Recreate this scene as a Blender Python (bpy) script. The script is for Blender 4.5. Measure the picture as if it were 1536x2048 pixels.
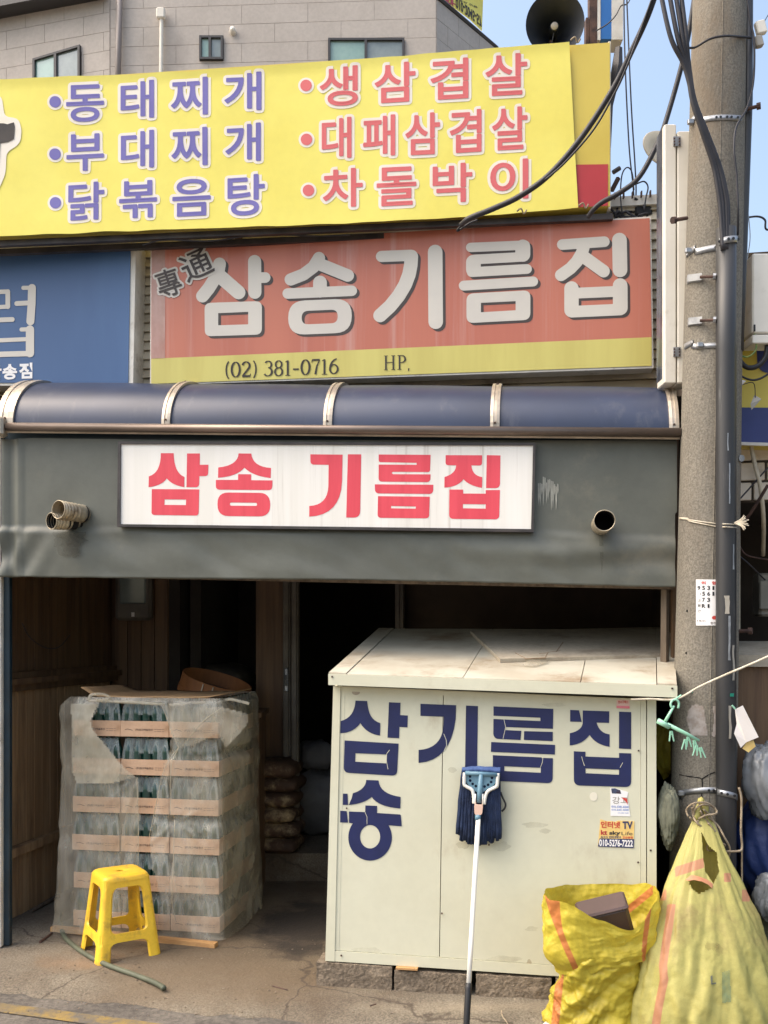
import bpy, math, random
from mathutils import Vector, Matrix, noise
from mathutils.geometry import tessellate_polygon

random.seed(7)
scene = bpy.context.scene
for o in list(bpy.data.objects):
    bpy.data.objects.remove(o)
COL = scene.collection

# ------------------------------------------------------------------ camera, sky, sun, exposure
F, CX, CY, CH = 1900.0, 768.0, 1265.0, 1.65      # focal length in photo pixels, principal point, eye height
cam_d = bpy.data.cameras.new('camera')
cam = bpy.data.objects.new('camera', cam_d)
COL.objects.link(cam)
cam.location = (0, 0, CH)
cam.rotation_euler = (math.radians(90), 0, 0)
cam_d.sensor_fit = 'VERTICAL'
cam_d.sensor_height = 36.0
cam_d.sensor_width = 27.0
cam_d.lens = 36.0 * F / 2048.0
cam_d.shift_y = (CY - 1024.0) / 2048.0
cam_d.clip_end = 800
cam_d.clip_start = 0.05
scene.camera = cam

SUN_ELEV, SUN_AZ = math.radians(55), math.radians(263)   # azimuth clockwise from +Y
world = bpy.data.worlds.new('World')
scene.world = world
world.use_nodes = True
wn = world.node_tree.nodes
wl = world.node_tree.links
wn.clear()
sky = wn.new('ShaderNodeTexSky')
sky.sky_type = 'NISHITA'
sky.sun_disc = False
sky.sun_elevation = SUN_ELEV
sky.sun_rotation = SUN_AZ
sky.air_density = 1.3
sky.dust_density = 6.0
sky.ozone_density = 0.3
bg = wn.new('ShaderNodeBackground')
bg.inputs['Strength'].default_value = 0.15
wo = wn.new('ShaderNodeOutputWorld')
wl.new(sky.outputs[0], bg.inputs['Color'])
wl.new(bg.outputs[0], wo.inputs['Surface'])

sun_d = bpy.data.lights.new('sun', 'SUN')
sun_d.energy = 1.1
sun_d.angle = math.radians(75)
sun_d.color = (1.0, 0.96, 0.91)
sun = bpy.data.objects.new('sun', sun_d)
COL.objects.link(sun)
to_sun = Vector((math.sin(SUN_AZ) * math.cos(SUN_ELEV), math.cos(SUN_AZ) * math.cos(SUN_ELEV), math.sin(SUN_ELEV)))
sun.rotation_euler = to_sun.to_track_quat('Z', 'Y').to_euler()

scene.view_settings.view_transform = 'Standard'
scene.view_settings.look = 'None'
scene.view_settings.exposure = 1.17
scene.view_settings.gamma = 1.0
scene.cycles.use_denoising = True
scene.cycles.max_bounces = 6
scene.cycles.transparent_max_bounces = 12


# ------------------------------------------------------------------ helpers
def lin(c):
    c = c / 255.0
    return c / 12.92 if c <= 0.04045 else ((c + 0.055) / 1.055) ** 2.4


def S(r, g, b):
    return (lin(r), lin(g), lin(b), 1.0)


def P(px, py, d):
    return Vector(((px - CX) * d / F, d, CH - (py - CY) * d / F))


def G(px, py, z=0.0):
    """ground point seen at a pixel"""
    d = F * (CH - z) / (py - CY)
    return Vector(((px - CX) * d / F, d, z))


class Plane:
    """vertical plane through two plan points"""
    def __init__(self, a, b, lean=0.0):
        a, b = Vector((a[0], a[1], 0)), Vector((b[0], b[1], 0))
        self.a = a
        self.u = (b - a).normalized()
        self.n = Vector((self.u.y, -self.u.x, 0)).normalized()     # towards the viewer
        if self.n.y > 0:
            self.n = -self.n
        if lean:
            self.n = (self.n + Vector((0, 0, lean))).normalized()
            self.a = a + Vector((0, 0, 0))

    def hit(self, px, py, off=0.0):
        r = Vector(((px - CX) / F, 1.0, -(py - CY) / F))
        o = Vector((0, 0, CH))
        t = (self.a - o).dot(self.n) / r.dot(self.n)
        return o + r * t + self.n * off

    def at(self, s, z, off=0.0):
        return self.a + self.u * s + Vector((0, 0, z)) + self.n * off


def px_plane(p0, d0, p1, d1):
    return Plane(((p0 - CX) * d0 / F, d0), ((p1 - CX) * d1 / F, d1))


def zm(x0, y0, s):
    return lambda x, y: (x0 + x / s, y0 + y / s)


IDENT = lambda x, y: (x, y)


def path(items, z=IDENT, seg=8):
    """(x,y) point, (x,y,r) rounded corner, ('q',cx,cy,x,y) quadratic curve to x,y"""
    pts = []
    for it in items:
        if it[0] == 'q':
            a = Vector(pts[-1][:2])
            c = Vector(it[1:3])
            b = Vector(it[3:5])
            for i in range(1, seg + 1):
                t = i / seg
                p = a * (1 - t) ** 2 + c * 2 * t * (1 - t) + b * t * t
                pts.append((p.x, p.y, 0))
        else:
            pts.append((it[0], it[1], it[2] if len(it) > 2 else 0))
    out = []
    n = len(pts)
    for i, p in enumerate(pts):
        if p[2]:
            c = Vector(p[:2])
            a = Vector(pts[i - 1][:2])
            b = Vector(pts[(i + 1) % n][:2])
            r = min(p[2], (a - c).length * 0.49, (b - c).length * 0.49)
            s = c + (a - c).normalized() * r
            e = c + (b - c).normalized() * r
            for k in range(7):
                t = k / 6
                q = s * (1 - t) ** 2 + c * 2 * t * (1 - t) + e * t * t
                out.append(z(q.x, q.y))
        else:
            out.append(z(p[0], p[1]))
    return out


def ellipse(cx, cy, rx, ry, n=36, z=IDENT):
    return [z(cx + rx * math.cos(2 * math.pi * i / n), cy + ry * math.sin(2 * math.pi * i / n)) for i in range(n)]


def rrect(x0, y0, x1, y1, r, z=IDENT, slope=0.0):
    sl = slope * (x1 - x0)
    return path([(x0, y0, r), (x1, y0 + sl, r), (x1, y1 + sl, r), (x0, y1, r)], z)


class MB:
    def __init__(self):
        self.v, self.f, self.mi = [], [], []

    def add(self, verts, faces, m=0):
        b = len(self.v)
        self.v += [Vector(p) for p in verts]
        for f in faces:
            self.f.append(tuple(b + i for i in f))
            self.mi.append(m)
        return self

    def hexa(self, q, m=0):
        """8 corners: bottom 4 ccw, top 4 ccw"""
        return self.add(q, [(3, 2, 1, 0), (4, 5, 6, 7), (0, 1, 5, 4), (1, 2, 6, 5), (2, 3, 7, 6), (3, 0, 4, 7)], m)

    def box(self, c, size, rot=None, m=0, bev=0.0):
        sx, sy, sz = size[0] / 2, size[1] / 2, size[2] / 2
        c = Vector(c)
        R = rot if rot is not None else Matrix.Identity(3)
        if bev <= 0:
            q = [(-sx, -sy, -sz), (sx, -sy, -sz), (sx, sy, -sz), (-sx, sy, -sz), (-sx, -sy, sz), (sx, -sy, sz), (sx, sy, sz), (-sx, sy, sz)]
            return self.hexa([c + R @ Vector(p) for p in q], m)
        b = min(bev, sx * .9, sy * .9, sz * .9)
        rings = []
        for z, ins in ((-sz, b), (-sz + b, 0), (sz - b, 0), (sz, b)):
            x, y = sx - ins, sy - ins
            rings.append([(-x + b - ins * .0, -y, z), (x - b, -y, z), (x, -y + b, z), (x, y - b, z), (x - b, y, z), (-x + b, y, z), (-x, y - b, z), (-x, -y + b, z)])
        vs = [c + R @ Vector(p) for r in rings for p in r]
        fs = [tuple(reversed(range(8))), tuple(range(24, 32))]
        for k in range(3):
            for i in range(8):
                j = (i + 1) % 8
                fs.append((k * 8 + i, k * 8 + j, k * 8 + 8 + j, k * 8 + 8 + i))
        return self.add(vs, fs, m)

    def tube(self, pts, r, seg=10, caps=True, m=0, closed=False):
        pts = [Vector(p) for p in pts]
        n = len(pts)
        rs = list(r) if hasattr(r, '__len__') else [r] * n
        t0 = (pts[1] - pts[0]).normalized()
        up = Vector((0, 0, 1)) if abs(t0.z) < .9 else Vector((1, 0, 0))
        x = t0.cross(up).normalized()
        vs, fs = [], []
        for i in range(n):
            if closed:
                t = (pts[(i + 1) % n] - pts[i - 1]).normalized()
            else:
                t = (pts[min(i + 1, n - 1)] - pts[max(i - 1, 0)])
                t = t.normalized() if t.length > 1e-9 else t0
            x = (x - t * x.dot(t))
            x = x.normalized() if x.length > 1e-6 else t.orthogonal().normalized()
            y = t.cross(x)
            for k in range(seg):
                a = 2 * math.pi * k / seg
                vs.append(pts[i] + (x * math.cos(a) + y * math.sin(a)) * rs[i])
        for i in range(n - (0 if closed else 1)):
            j = (i + 1) % n
            for k in range(seg):
                l = (k + 1) % seg
                fs.append((i * seg + k, i * seg + l, j * seg + l, j * seg + k))
        if caps and not closed:
            fs.append(tuple(reversed(range(seg))))
            fs.append(tuple(range((n - 1) * seg, n * seg)))
        return self.add(vs, fs, m)

    def lathe(self, prof, M=None, seg=24, m=0):
        """prof: list of (radius, z); M: 4x4"""
        M = M or Matrix.Identity(4)
        vs, fs = [], []
        for r, z in prof:
            for k in range(seg):
                a = 2 * math.pi * k / seg
                vs.append(M @ Vector((r * math.cos(a), r * math.sin(a), z)))
        for i in range(len(prof) - 1):
            for k in range(seg):
                l = (k + 1) % seg
                fs.append((i * seg + k, i * seg + l, (i + 1) * seg + l, (i + 1) * seg + k))
        return self.add(vs, fs, m)

    def slab(self, outer, plane, off=0.0, th=0.002, holes=(), m=0, flat=False):
        polys = [outer] + list(holes)
        allp = [p for q in polys for p in q]
        tri = tessellate_polygon([[Vector((p[0], p[1], 0)) for p in q] for q in polys])
        front = [plane.hit(p[0], p[1]) + plane.n * (off + th) for p in allp]
        n = len(front)
        fs = [tuple(t) for t in tri]
        vs = list(front)
        if not flat:
            vs += [v - plane.n * th for v in front]
            fs += [tuple(n + i for i in reversed(t)) for t in tri]
            b = 0
            for q in polys:
                k = len(q)
                for i in range(k):
                    j = (i + 1) % k
                    fs.append((b + i, b + j, n + b + j, n + b + i))
                b += k
        return self.add(vs, fs, m)

    def build(self, name, mat, parent=None, smooth=False, fix=False, attr=None):
        me = bpy.data.meshes.new(name)
        me.from_pydata([tuple(p) for p in self.v], [], self.f)
        if attr is not None:
            at_ = me.attributes.new('stripe', 'FLOAT', 'POINT')
            at_.data.foreach_set('value', attr)
        mats = mat if isinstance(mat, (list, tuple)) else [mat]
        for mm in mats:
            me.materials.append(mm)
        if len(mats) > 1:
            me.polygons.foreach_set('material_index', self.mi)
        if fix:
            import bmesh
            bm = bmesh.new()
            bm.from_mesh(me)
            bmesh.ops.recalc_face_normals(bm, faces=bm.faces)
            bm.to_mesh(me)
            bm.free()
        if smooth:
            me.polygons.foreach_set('use_smooth', [True] * len(me.polygons))
        me.update()
        return link(name, me, parent)


def link(name, me, parent=None):
    o = bpy.data.objects.new(name, me)
    COL.objects.link(o)
    if parent is not None:
        o.parent = parent
        # meshes are written in world coordinates; parts sit at the origin, roots at the thing's base
        if parent.parent is None and parent.type == 'EMPTY':
            o.matrix_parent_inverse = Matrix.Translation(-parent.location)
    return o


def tag(o, label=None, cat=None, group=None, kind=None):
    if label: o['label'] = label
    if cat: o['category'] = cat
    if group: o['group'] = group
    if kind: o['kind'] = kind
    return o


def thing(name, label, cat, loc=(0, 0, 0), group=None):
    o = bpy.data.objects.new(name, None)
    COL.objects.link(o)
    o.location = loc
    o.empty_display_size = 0.1
    return tag(o, label, cat, group)


def shade_auto(o, ang=35):
    me = o.data
    me.polygons.foreach_set('use_smooth', [True] * len(me.polygons))
    try:
        me.set_sharp_from_angle(angle=math.radians(ang))
    except Exception:
        pass
    return o


def nz(p, s=1.0, seed=0.0):
    return noise.noise(Vector((p[0] * s + seed * 7.13, p[1] * s + seed * 3.7, p[2] * s + seed * 1.9)))


def smooth_pts(pts, n=8):
    """catmull-rom through points"""
    pts = [Vector(p) for p in pts]
    out = []
    q = [pts[0] * 2 - pts[1]] + pts + [pts[-1] * 2 - pts[-2]]
    for i in range(1, len(q) - 2):
        for k in range(n):
            t = k / n
            a, b, c, d = q[i - 1], q[i], q[i + 1], q[i + 2]
            out.append(0.5 * ((2 * b) + (c - a) * t + (2 * a - 5 * b + 4 * c - d) * t * t + (3 * b - 3 * c + d - a) * t ** 3))
    out.append(pts[-1])
    return out


def _rdirs(seed, n):
    rg = random.Random(seed)
    out = []
    for i in range(n):
        d = Vector((rg.gauss(0, 1), rg.gauss(0, 1), rg.gauss(0, 1))).normalized()
        out.append((d, rg.uniform(.8, 1.3), rg.random()))
    return out


_rd = {}


def folded(p, f, seed, n=6):
    """relief of a crumpled sheet: flat facets meeting in sharp ridges, about -.5...5"""
    if (seed, n) not in _rd:
        _rd[(seed, n)] = _rdirs(seed, n)
    p = Vector(p)
    w = noise.noise_vector(p * (f * .35) + Vector((seed, 0, 0))) * .45
    tot = 0.0
    for i, (d, fr, ph) in enumerate(_rd[(seed, n)]):
        x = (p * f).dot(d) * fr * (1 + .45 * i) + w.dot(d) * 1.6 + ph
        t = abs((x % 1.0) - .5) * 2
        m = max(0.0, min(1.0, .55 + 1.2 * noise.noise(p * (f * .5) + Vector((i * 9.1, seed, 3)))))
        tot += (t - .5) * m / (1 + .55 * i)
    return tot / 1.6


def in_poly(x, y, poly):
    c = False
    n = len(poly)
    for i in range(n):
        x1, y1 = poly[i]
        x2, y2 = poly[i - 1]
        if (y1 > y) != (y2 > y) and x < (x2 - x1) * (y - y1) / (y2 - y1) + x1:
            c = not c
    return c


def to_px(p):
    return CX + p.x * F / p.y, CY + (CH - p.z) * F / p.y


# ------------------------------------------------------------------ materials
def mat(name, c1, c2=None, scale=6.0, rough=0.6, rvar=0.0, bump=0.0, bscale=None, metal=0.0, spec=0.5,
        stretch=(1, 1, 1), dirt=None, damt=0.0, dscale=3.0, dstretch=(1, 1, 1), fine=0.0, coat=0.0, detail=6.0, cut=(0.35, 0.65), trans=0.0, ridged=0.0, rscale=6.0, stripe=None, fscale=None, transl=0.0):
    m = bpy.data.materials.new(name)
    m.use_nodes = True
    nt = m.node_tree
    N, L = nt.nodes, nt.links
    b = N['Principled BSDF']
    b.inputs['Roughness'].default_value = rough
    b.inputs['Metallic'].default_value = metal
    b.inputs['Specular IOR Level'].default_value = spec
    b.inputs['Coat Weight'].default_value = coat
    b.inputs['Coat Roughness'].default_value = 0.15
    tc = N.new('ShaderNodeTexCoord')

    def nzn(sc, st, det=6.0, r=0.6):
        mp = N.new('ShaderNodeMapping')
        mp.inputs['Scale'].default_value = st
        L.new(tc.outputs['Object'], mp.inputs['Vector'])
        n = N.new('ShaderNodeTexNoise')
        n.inputs['Scale'].default_value = sc
        n.inputs['Detail'].default_value = det
        n.inputs['Roughness'].default_value = r
        L.new(mp.outputs[0], n.inputs['Vector'])
        return n

    def ramp(src, lo, hi):
        r = N.new('ShaderNodeMapRange')
        r.interpolation_type = 'SMOOTHSTEP'
        r.inputs['From Min'].default_value = lo
        r.inputs['From Max'].default_value = hi
        L.new(src, r.inputs['Value'])
        return r.outputs[0]

    def mix(f, a, bb, mode='MIX'):
        x = N.new('ShaderNodeMix')
        x.data_type = 'RGBA'
        x.blend_type = mode
        if isinstance(f, float):
            x.inputs[0].default_value = f
        else:
            L.new(f, x.inputs[0])
        for s, v in ((6, a), (7, bb)):
            if isinstance(v, tuple):
                x.inputs[s].default_value = v
            else:
                L.new(v, x.inputs[s])
        return x.outputs[2]

    col = c1
    n1 = nzn(scale, stretch, detail)
    if c2 is not None:
        col = mix(ramp(n1.outputs['Fac'], cut[0], cut[1]), c1, c2)
    if fine > 0:
        n3 = nzn(fscale or scale * 14, (1, 1, 1), 3.0)
        g = ramp(n3.outputs['Fac'], 0.3, 0.7)
        lo = tuple([1 - fine] * 3 + [1])
        hi = tuple([1 + fine * .5] * 3 + [1])
        col = mix(1.0, col, mix(g, lo, hi), 'MULTIPLY')
    if dirt is not None and damt > 0:
        n2 = nzn(dscale, dstretch, 8.0, 0.68)
        f = ramp(n2.outputs['Fac'], 0.62 - damt * .3, 0.86 - damt * .3)
        col = mix(f, col, dirt)
    if stripe is not None:
        at = N.new('ShaderNodeAttribute')
        at.attribute_name = 'stripe'
        if isinstance(col, tuple):
            rg = N.new('ShaderNodeRGB')
            rg.outputs[0].default_value = col
            col = rg.outputs[0]
        col = mix(ramp(at.outputs['Fac'], .42, .58), col, stripe)
    if isinstance(col, tuple):
        b.inputs['Base Color'].default_value = col
    else:
        L.new(col, b.inputs['Base Color'])
    if rvar > 0:
        r = N.new('ShaderNodeMapRange')
        r.inputs['To Min'].default_value = max(0.05, rough - rvar)
        r.inputs['To Max'].default_value = min(1, rough + rvar)
        L.new(n1.outputs['Fac'], r.inputs['Value'])
        L.new(r.outputs[0], b.inputs['Roughness'])
    if bump > 0:
        nb = nzn(bscale or scale * 4, stretch, 6.0, 0.65)
        bp = N.new('ShaderNodeBump')
        bp.inputs['Strength'].default_value = bump
        bp.inputs['Distance'].default_value = 0.01
        hsock = nb.outputs['Fac']
        if ridged > 0:
            rn = nzn(rscale, stretch, 3.0, .45)
            rn.noise_type = 'RIDGED_MULTIFRACTAL'
            rn.inputs['Distortion'].default_value = .6
            ma = N.new('ShaderNodeMath')
            ma.operation = 'MULTIPLY_ADD'
            ma.inputs[1].default_value = ridged
            L.new(rn.outputs['Fac'], ma.inputs[0])
            L.new(nb.outputs['Fac'], ma.inputs[2])
            hsock = ma.outputs[0]
        L.new(hsock, bp.inputs['Height'])
        L.new(bp.outputs[0], b.inputs['Normal'])
    if transl > 0:
        tl = N.new('ShaderNodeBsdfTranslucent')
        mx = N.new('ShaderNodeMixShader')
        mx.inputs[0].default_value = transl
        if isinstance(col, tuple):
            tl.inputs['Color'].default_value = col
        else:
            L.new(col, tl.inputs['Color'])
        L.new(b.outputs[0], mx.inputs[1])
        L.new(tl.outputs[0], mx.inputs[2])
        L.new(mx.outputs[0], N['Material Output'].inputs['Surface'])
    if trans > 0:
        tr = N.new('ShaderNodeBsdfTransparent')
        mx = N.new('ShaderNodeMixShader')
        out = N['Material Output']
        n4 = nzn(9.0, (1, 1, .5), 5.0)
        rr = N.new('ShaderNodeMapRange')
        rr.inputs['From Min'].default_value = 0.3
        rr.inputs['From Max'].default_value = 0.7
        rr.inputs['To Min'].default_value = min(1, trans + .18)
        rr.inputs['To Max'].default_value = max(0, trans - .18)
        L.new(n4.outputs['Fac'], rr.inputs['Value'])
        L.new(rr.outputs[0], mx.inputs[0])
        L.new(b.outputs[0], mx.inputs[1])
        L.new(tr.outputs[0], mx.inputs[2])
        L.new(mx.outputs[0], out.inputs['Surface'])
    return m


K = {}
K['concrete'] = mat('concrete', S(134, 125, 109), S(109, 99, 85), 1.6, .9, bump=.8, bscale=40, fine=.42, fscale=110, dirt=S(80, 65, 50), damt=.42, dscale=1.1)
K['asphalt'] = mat('asphalt', S(112, 105, 96), S(92, 86, 79), 3, .92, bump=.7, bscale=60, fine=.35)
K['line_yellow'] = mat('line_yellow', S(142, 118, 62), S(118, 101, 66), 4, .85, bump=.4, bscale=50, dirt=S(96, 90, 82), damt=.75, dscale=9)
K['block'] = mat('block', S(138, 124, 106), S(112, 99, 84), 5, .95, bump=.9, bscale=45, fine=.35, dirt=S(165, 152, 132), damt=.35, dscale=5)
K['pole'] = mat('pole', S(132, 126, 114), S(120, 114, 103), 2.6, .88, bump=.5, bscale=90, fine=.34, fscale=120, stretch=(1, 1, .45), dirt=S(118, 105, 88), damt=.26, dscale=2.5, dstretch=(1, 1, .4))
K['black_pipe'] = mat('black_pipe', S(44, 44, 46), S(58, 58, 58), 3, .45, rvar=.12, stretch=(1, 1, .15), dirt=S(110, 110, 108), damt=.12, dscale=9, dstretch=(2, 2, .25))
K['cable'] = mat('cable', S(38, 37, 42), S(52, 50, 54), 8, .55)
K['galv'] = mat('galv', S(176, 178, 180), S(140, 142, 145), 18, .42, metal=.7, rvar=.1)
K['rust'] = mat('rust', S(62, 46, 42), S(96, 70, 58), 20, .8, bump=.3, bscale=80)
K['cream'] = mat('cream', S(214, 212, 188), S(208, 205, 180), 1.6, .55, rvar=.08, fine=.02, dirt=S(186, 176, 150), damt=.2, dscale=3.2, dstretch=(1, 1, .6))
K['cream_roof'] = mat('cream_roof', S(194, 189, 172), S(174, 165, 146), 2.2, .62, bump=.12, bscale=20, dirt=S(142, 122, 96), damt=.5, dscale=2.6)
K['board'] = mat('board', S(180, 170, 151), S(164, 153, 134), 3, .8, fine=.12, dirt=S(120, 108, 92), damt=.35, dscale=3)
K['navy'] = mat('navy', S(32, 40, 86), S(28, 35, 76), 6, .45, rvar=.08)
K['red'] = mat('red', S(228, 78, 92), S(218, 70, 84), 4, .5, stretch=(4, 4, .3))
K['white_print'] = mat('white_print', S(240, 236, 228), S(232, 228, 218), 2, .45, stretch=(6, 6, .15), dirt=S(196, 188, 176), damt=.3, dscale=5, dstretch=(5, 5, .12))
K['frame_dark'] = mat('frame_dark', S(48, 44, 44), S(70, 64, 62), 8, .5)
K['tarp'] = mat('tarp', S(99, 101, 92), S(88, 90, 82), 1.4, .5, rvar=.1, bump=.25, bscale=5, fine=.04, dirt=S(120, 116, 102), damt=.3, dscale=2.4)
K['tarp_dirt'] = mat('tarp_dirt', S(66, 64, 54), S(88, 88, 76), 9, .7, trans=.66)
K['scuff'] = mat('scuff', S(176, 176, 164), S(160, 160, 150), 20, .8, trans=.25)
K['awning'] = mat('awning', S(46, 56, 80), S(39, 47, 68), 1.2, .4, rvar=.08, dirt=S(76, 80, 92), damt=.25, dscale=3.0, dstretch=(2.5, 2.5, .7))
K['alu'] = mat('alu', S(196, 184, 166), S(170, 158, 142), 10, .4, metal=.5, dirt=S(120, 108, 94), damt=.2, dscale=9)
K['bronze'] = mat('bronze', S(132, 116, 104), S(108, 95, 86), 6, .38, metal=.55, stretch=(.3, 1, 1))
K['teal'] = mat('teal', S(28, 50, 62), S(22, 40, 50), 5, .4)
K['banner'] = mat('banner', S(241, 229, 116), S(235, 221, 106), 1.5, .75, bump=.15, bscale=6, fine=.02)
K['ochre'] = mat('ochre', S(212, 190, 84), S(204, 180, 74), 2, .5)
K['box_red'] = mat('box_red', S(186, 56, 60), S(172, 50, 54), 2, .5)
K['ink_blue'] = mat('ink_blue', S(118, 112, 178), S(110, 104, 170), 3, .7)
K['ink_red'] = mat('ink_red', S(222, 112, 112), S(214, 104, 106), 3, .7)
K['ink_white'] = mat('ink_white', S(240, 232, 220), S(236, 226, 206), 3, .7)
K['ink_black'] = mat('ink_black', S(66, 60, 56), S(50, 46, 44), 5, .7)
K['sign_red'] = mat('sign_red', S(194, 117, 94), S(184, 107, 87), 1.0, .42, stretch=(3, 3, .25), dirt=S(198, 150, 138), damt=.34, dscale=2.2, dstretch=(4, 4, .1))
K['sign_yellow'] = mat('sign_yellow', S(208, 198, 112), S(198, 186, 102), 1.5, .45, stretch=(4, 4, .4))
K['sign_fade'] = mat('sign_fade', S(206, 178, 168), S(200, 168, 156), 3, .45, stretch=(5, 5, .2), trans=.38)
K['letter_grey'] = mat('letter_grey', S(214, 208, 196), S(206, 200, 190), 2, .5)
K['shadow_ink'] = mat('shadow_ink', S(72, 62, 58), S(64, 56, 52), 4, .5)
K['sign_blue'] = mat('sign_blue', S(72, 106, 150), S(62, 94, 138), .9, .42, stretch=(2, 2, .4))
K['white_frame'] = mat('white_frame', S(226, 222, 212), S(206, 200, 188), 6, .5, dirt=S(150, 140, 125), damt=.25, dscale=9)
K['siding'] = mat('siding', S(206, 196, 174), S(184, 172, 148), 3, .6, dirt=S(128, 116, 98), damt=.35, dscale=4)
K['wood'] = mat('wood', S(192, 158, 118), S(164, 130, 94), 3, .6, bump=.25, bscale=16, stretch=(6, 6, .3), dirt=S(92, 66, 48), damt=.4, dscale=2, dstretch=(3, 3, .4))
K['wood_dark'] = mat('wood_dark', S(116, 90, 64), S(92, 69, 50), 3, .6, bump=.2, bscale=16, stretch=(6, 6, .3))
K['wood_raw'] = mat('wood_raw', S(196, 152, 100), S(176, 132, 84), 6, .7, stretch=(.5, 3, 3), bump=.2, bscale=30, dirt=S(130, 100, 70), damt=.3, dscale=6)
K['old_post'] = mat('old_post', S(112, 98, 82), S(84, 72, 60), 8, .85, stretch=(3, 3, .4), bump=.5, bscale=40)
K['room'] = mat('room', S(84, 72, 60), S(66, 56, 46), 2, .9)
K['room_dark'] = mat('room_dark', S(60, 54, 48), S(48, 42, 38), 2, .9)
K['cardboard'] = mat('cardboard', S(206, 172, 142), S(194, 158, 128), 5, .85, fine=.05, dirt=S(160, 124, 92), damt=.2, dscale=6)
K['cardboard_top'] = mat('cardboard_top', S(176, 142, 102), S(156, 124, 88), 5, .85, dirt=S(120, 94, 66), damt=.3, dscale=6)
K['glass_green'] = mat('glass_green', S(26, 62, 54), S(20, 48, 42), 6, .08, coat=.6)
K['film'] = mat('film', S(200, 210, 208), S(170, 182, 182), 16, .1, bump=.7, bscale=22, ridged=.5, rscale=18, trans=.7)
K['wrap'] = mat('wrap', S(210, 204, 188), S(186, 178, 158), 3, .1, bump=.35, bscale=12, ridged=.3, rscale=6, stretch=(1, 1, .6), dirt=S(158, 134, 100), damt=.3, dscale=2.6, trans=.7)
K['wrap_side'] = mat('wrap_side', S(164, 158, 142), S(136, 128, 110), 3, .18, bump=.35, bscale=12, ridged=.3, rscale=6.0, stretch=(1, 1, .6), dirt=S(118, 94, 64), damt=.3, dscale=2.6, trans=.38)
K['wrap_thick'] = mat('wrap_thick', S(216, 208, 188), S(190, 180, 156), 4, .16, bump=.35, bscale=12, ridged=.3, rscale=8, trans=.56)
K['print'] = mat('print', S(92, 76, 66), None, rough=.8)
K['stool'] = mat('stool', S(243, 200, 58), S(236, 188, 48), 3, .42, rvar=.08, dirt=S(168, 130, 60), damt=.45, dscale=9, fine=.05, fscale=90)
K['hose'] = mat('hose', S(92, 96, 78), S(74, 78, 62), 8, .6)
K['bag'] = mat('bag', S(212, 194, 68), S(198, 178, 58), 3, .5, bump=.3, bscale=40, ridged=.25, rscale=6.0, fine=.06, fscale=160, dirt=S(160, 144, 66), damt=.34, dscale=3, stripe=S(204, 128, 70), transl=.28)
K['bag_pale'] = mat('bag_pale', S(200, 190, 112), S(184, 178, 104), 2.5, .55, bump=.3, bscale=40, ridged=.2, rscale=5.0, fine=.06, fscale=160, dirt=S(150, 132, 84), damt=.42, dscale=2.4, stripe=S(192, 138, 104), transl=.28)
K['bag_orange'] = mat('bag_orange', S(224, 140, 66), S(214, 128, 66), 6, .55, bump=.4, bscale=13)
K['bag_salmon'] = mat('bag_salmon', S(200, 138, 102), S(188, 126, 94), 6, .55, bump=.4, bscale=11)
K['brown_plastic'] = mat('brown_plastic', S(88, 70, 66), S(78, 62, 58), 5, .4)
K['rope'] = mat('rope', S(168, 152, 128), S(136, 120, 98), 30, .9, bump=.6, bscale=200)
K['rope_white'] = mat('rope_white', S(216, 206, 186), S(190, 178, 156), 30, .9)
K['mint'] = mat('mint', S(164, 216, 186), S(150, 204, 174), 6, .45)
K['cloth'] = mat('cloth', S(112, 114, 98), S(88, 90, 76), 6, .9, bump=.35, bscale=30, ridged=.4, rscale=10)
K['paper'] = mat('paper', S(240, 234, 228), S(232, 224, 216), 4, .8)
K['grey_plastic'] = mat('grey_plastic', S(134, 138, 142), S(112, 117, 122), 5, .25, bump=.4, bscale=8, ridged=.4, rscale=7, trans=.15)
K['blue_tarp'] = mat('blue_tarp', S(40, 60, 112), S(32, 48, 94), 4, .5, bump=.7, bscale=10, ridged=1.0, rscale=6)
K['tile'] = mat('tile', S(226, 214, 196), S(206, 192, 172), 5, .4, dirt=S(150, 134, 112), damt=.35, dscale=5)
K['grout'] = mat('grout', S(86, 76, 66), None, rough=.9)
K['cabinet'] = mat('cabinet', S(236, 230, 216), S(228, 221, 206), 3, .5, dirt=S(190, 180, 160), damt=.18, dscale=5)
K['panel_stone'] = mat('panel_stone', S(186, 177, 167), S(179, 170, 160), 1.2, .85, fine=.06, dirt=S(164, 154, 145), damt=.25, dscale=.8)
K['joint'] = mat('joint', S(170, 161, 152), None, rough=.9)
K['dark_trim'] = mat('dark_trim', S(56, 54, 54), None, rough=.5)
K['glass_win'] = mat('glass_win', S(150, 178, 166), S(128, 160, 150), 2, .08, spec=.8)
K['glass_win_grey'] = mat('glass_win_grey', S(140, 150, 146), S(120, 130, 128), 2, .08, spec=.8)
K['horn'] = mat('horn', S(38, 43, 54), S(30, 35, 45), 5, .55)
K['duct'] = mat('duct', S(196, 184, 160), S(166, 152, 128), 14, .42, metal=.55, dirt=S(96, 80, 60), damt=.35, dscale=14)
K['soot'] = mat('soot', S(22, 20, 18), None, rough=.95)
K['mop_blue'] = mat('mop_blue', S(108, 144, 162), S(98, 134, 152), 6, .4)
K['mop_white'] = mat('mop_white', S(238, 234, 224), None, rough=.4)
K['mop_pink'] = mat('mop_pink', S(226, 190, 170), None, rough=.45)
K['yarn'] = mat('yarn', S(36, 52, 84), S(24, 36, 62), 20, .95, bump=.8, bscale=140)
K['yarn_top'] = mat('yarn_top', S(78, 102, 150), S(60, 82, 130), 12, .9)
K['black'] = mat('black', S(34, 34, 36), None, rough=.5)
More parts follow.
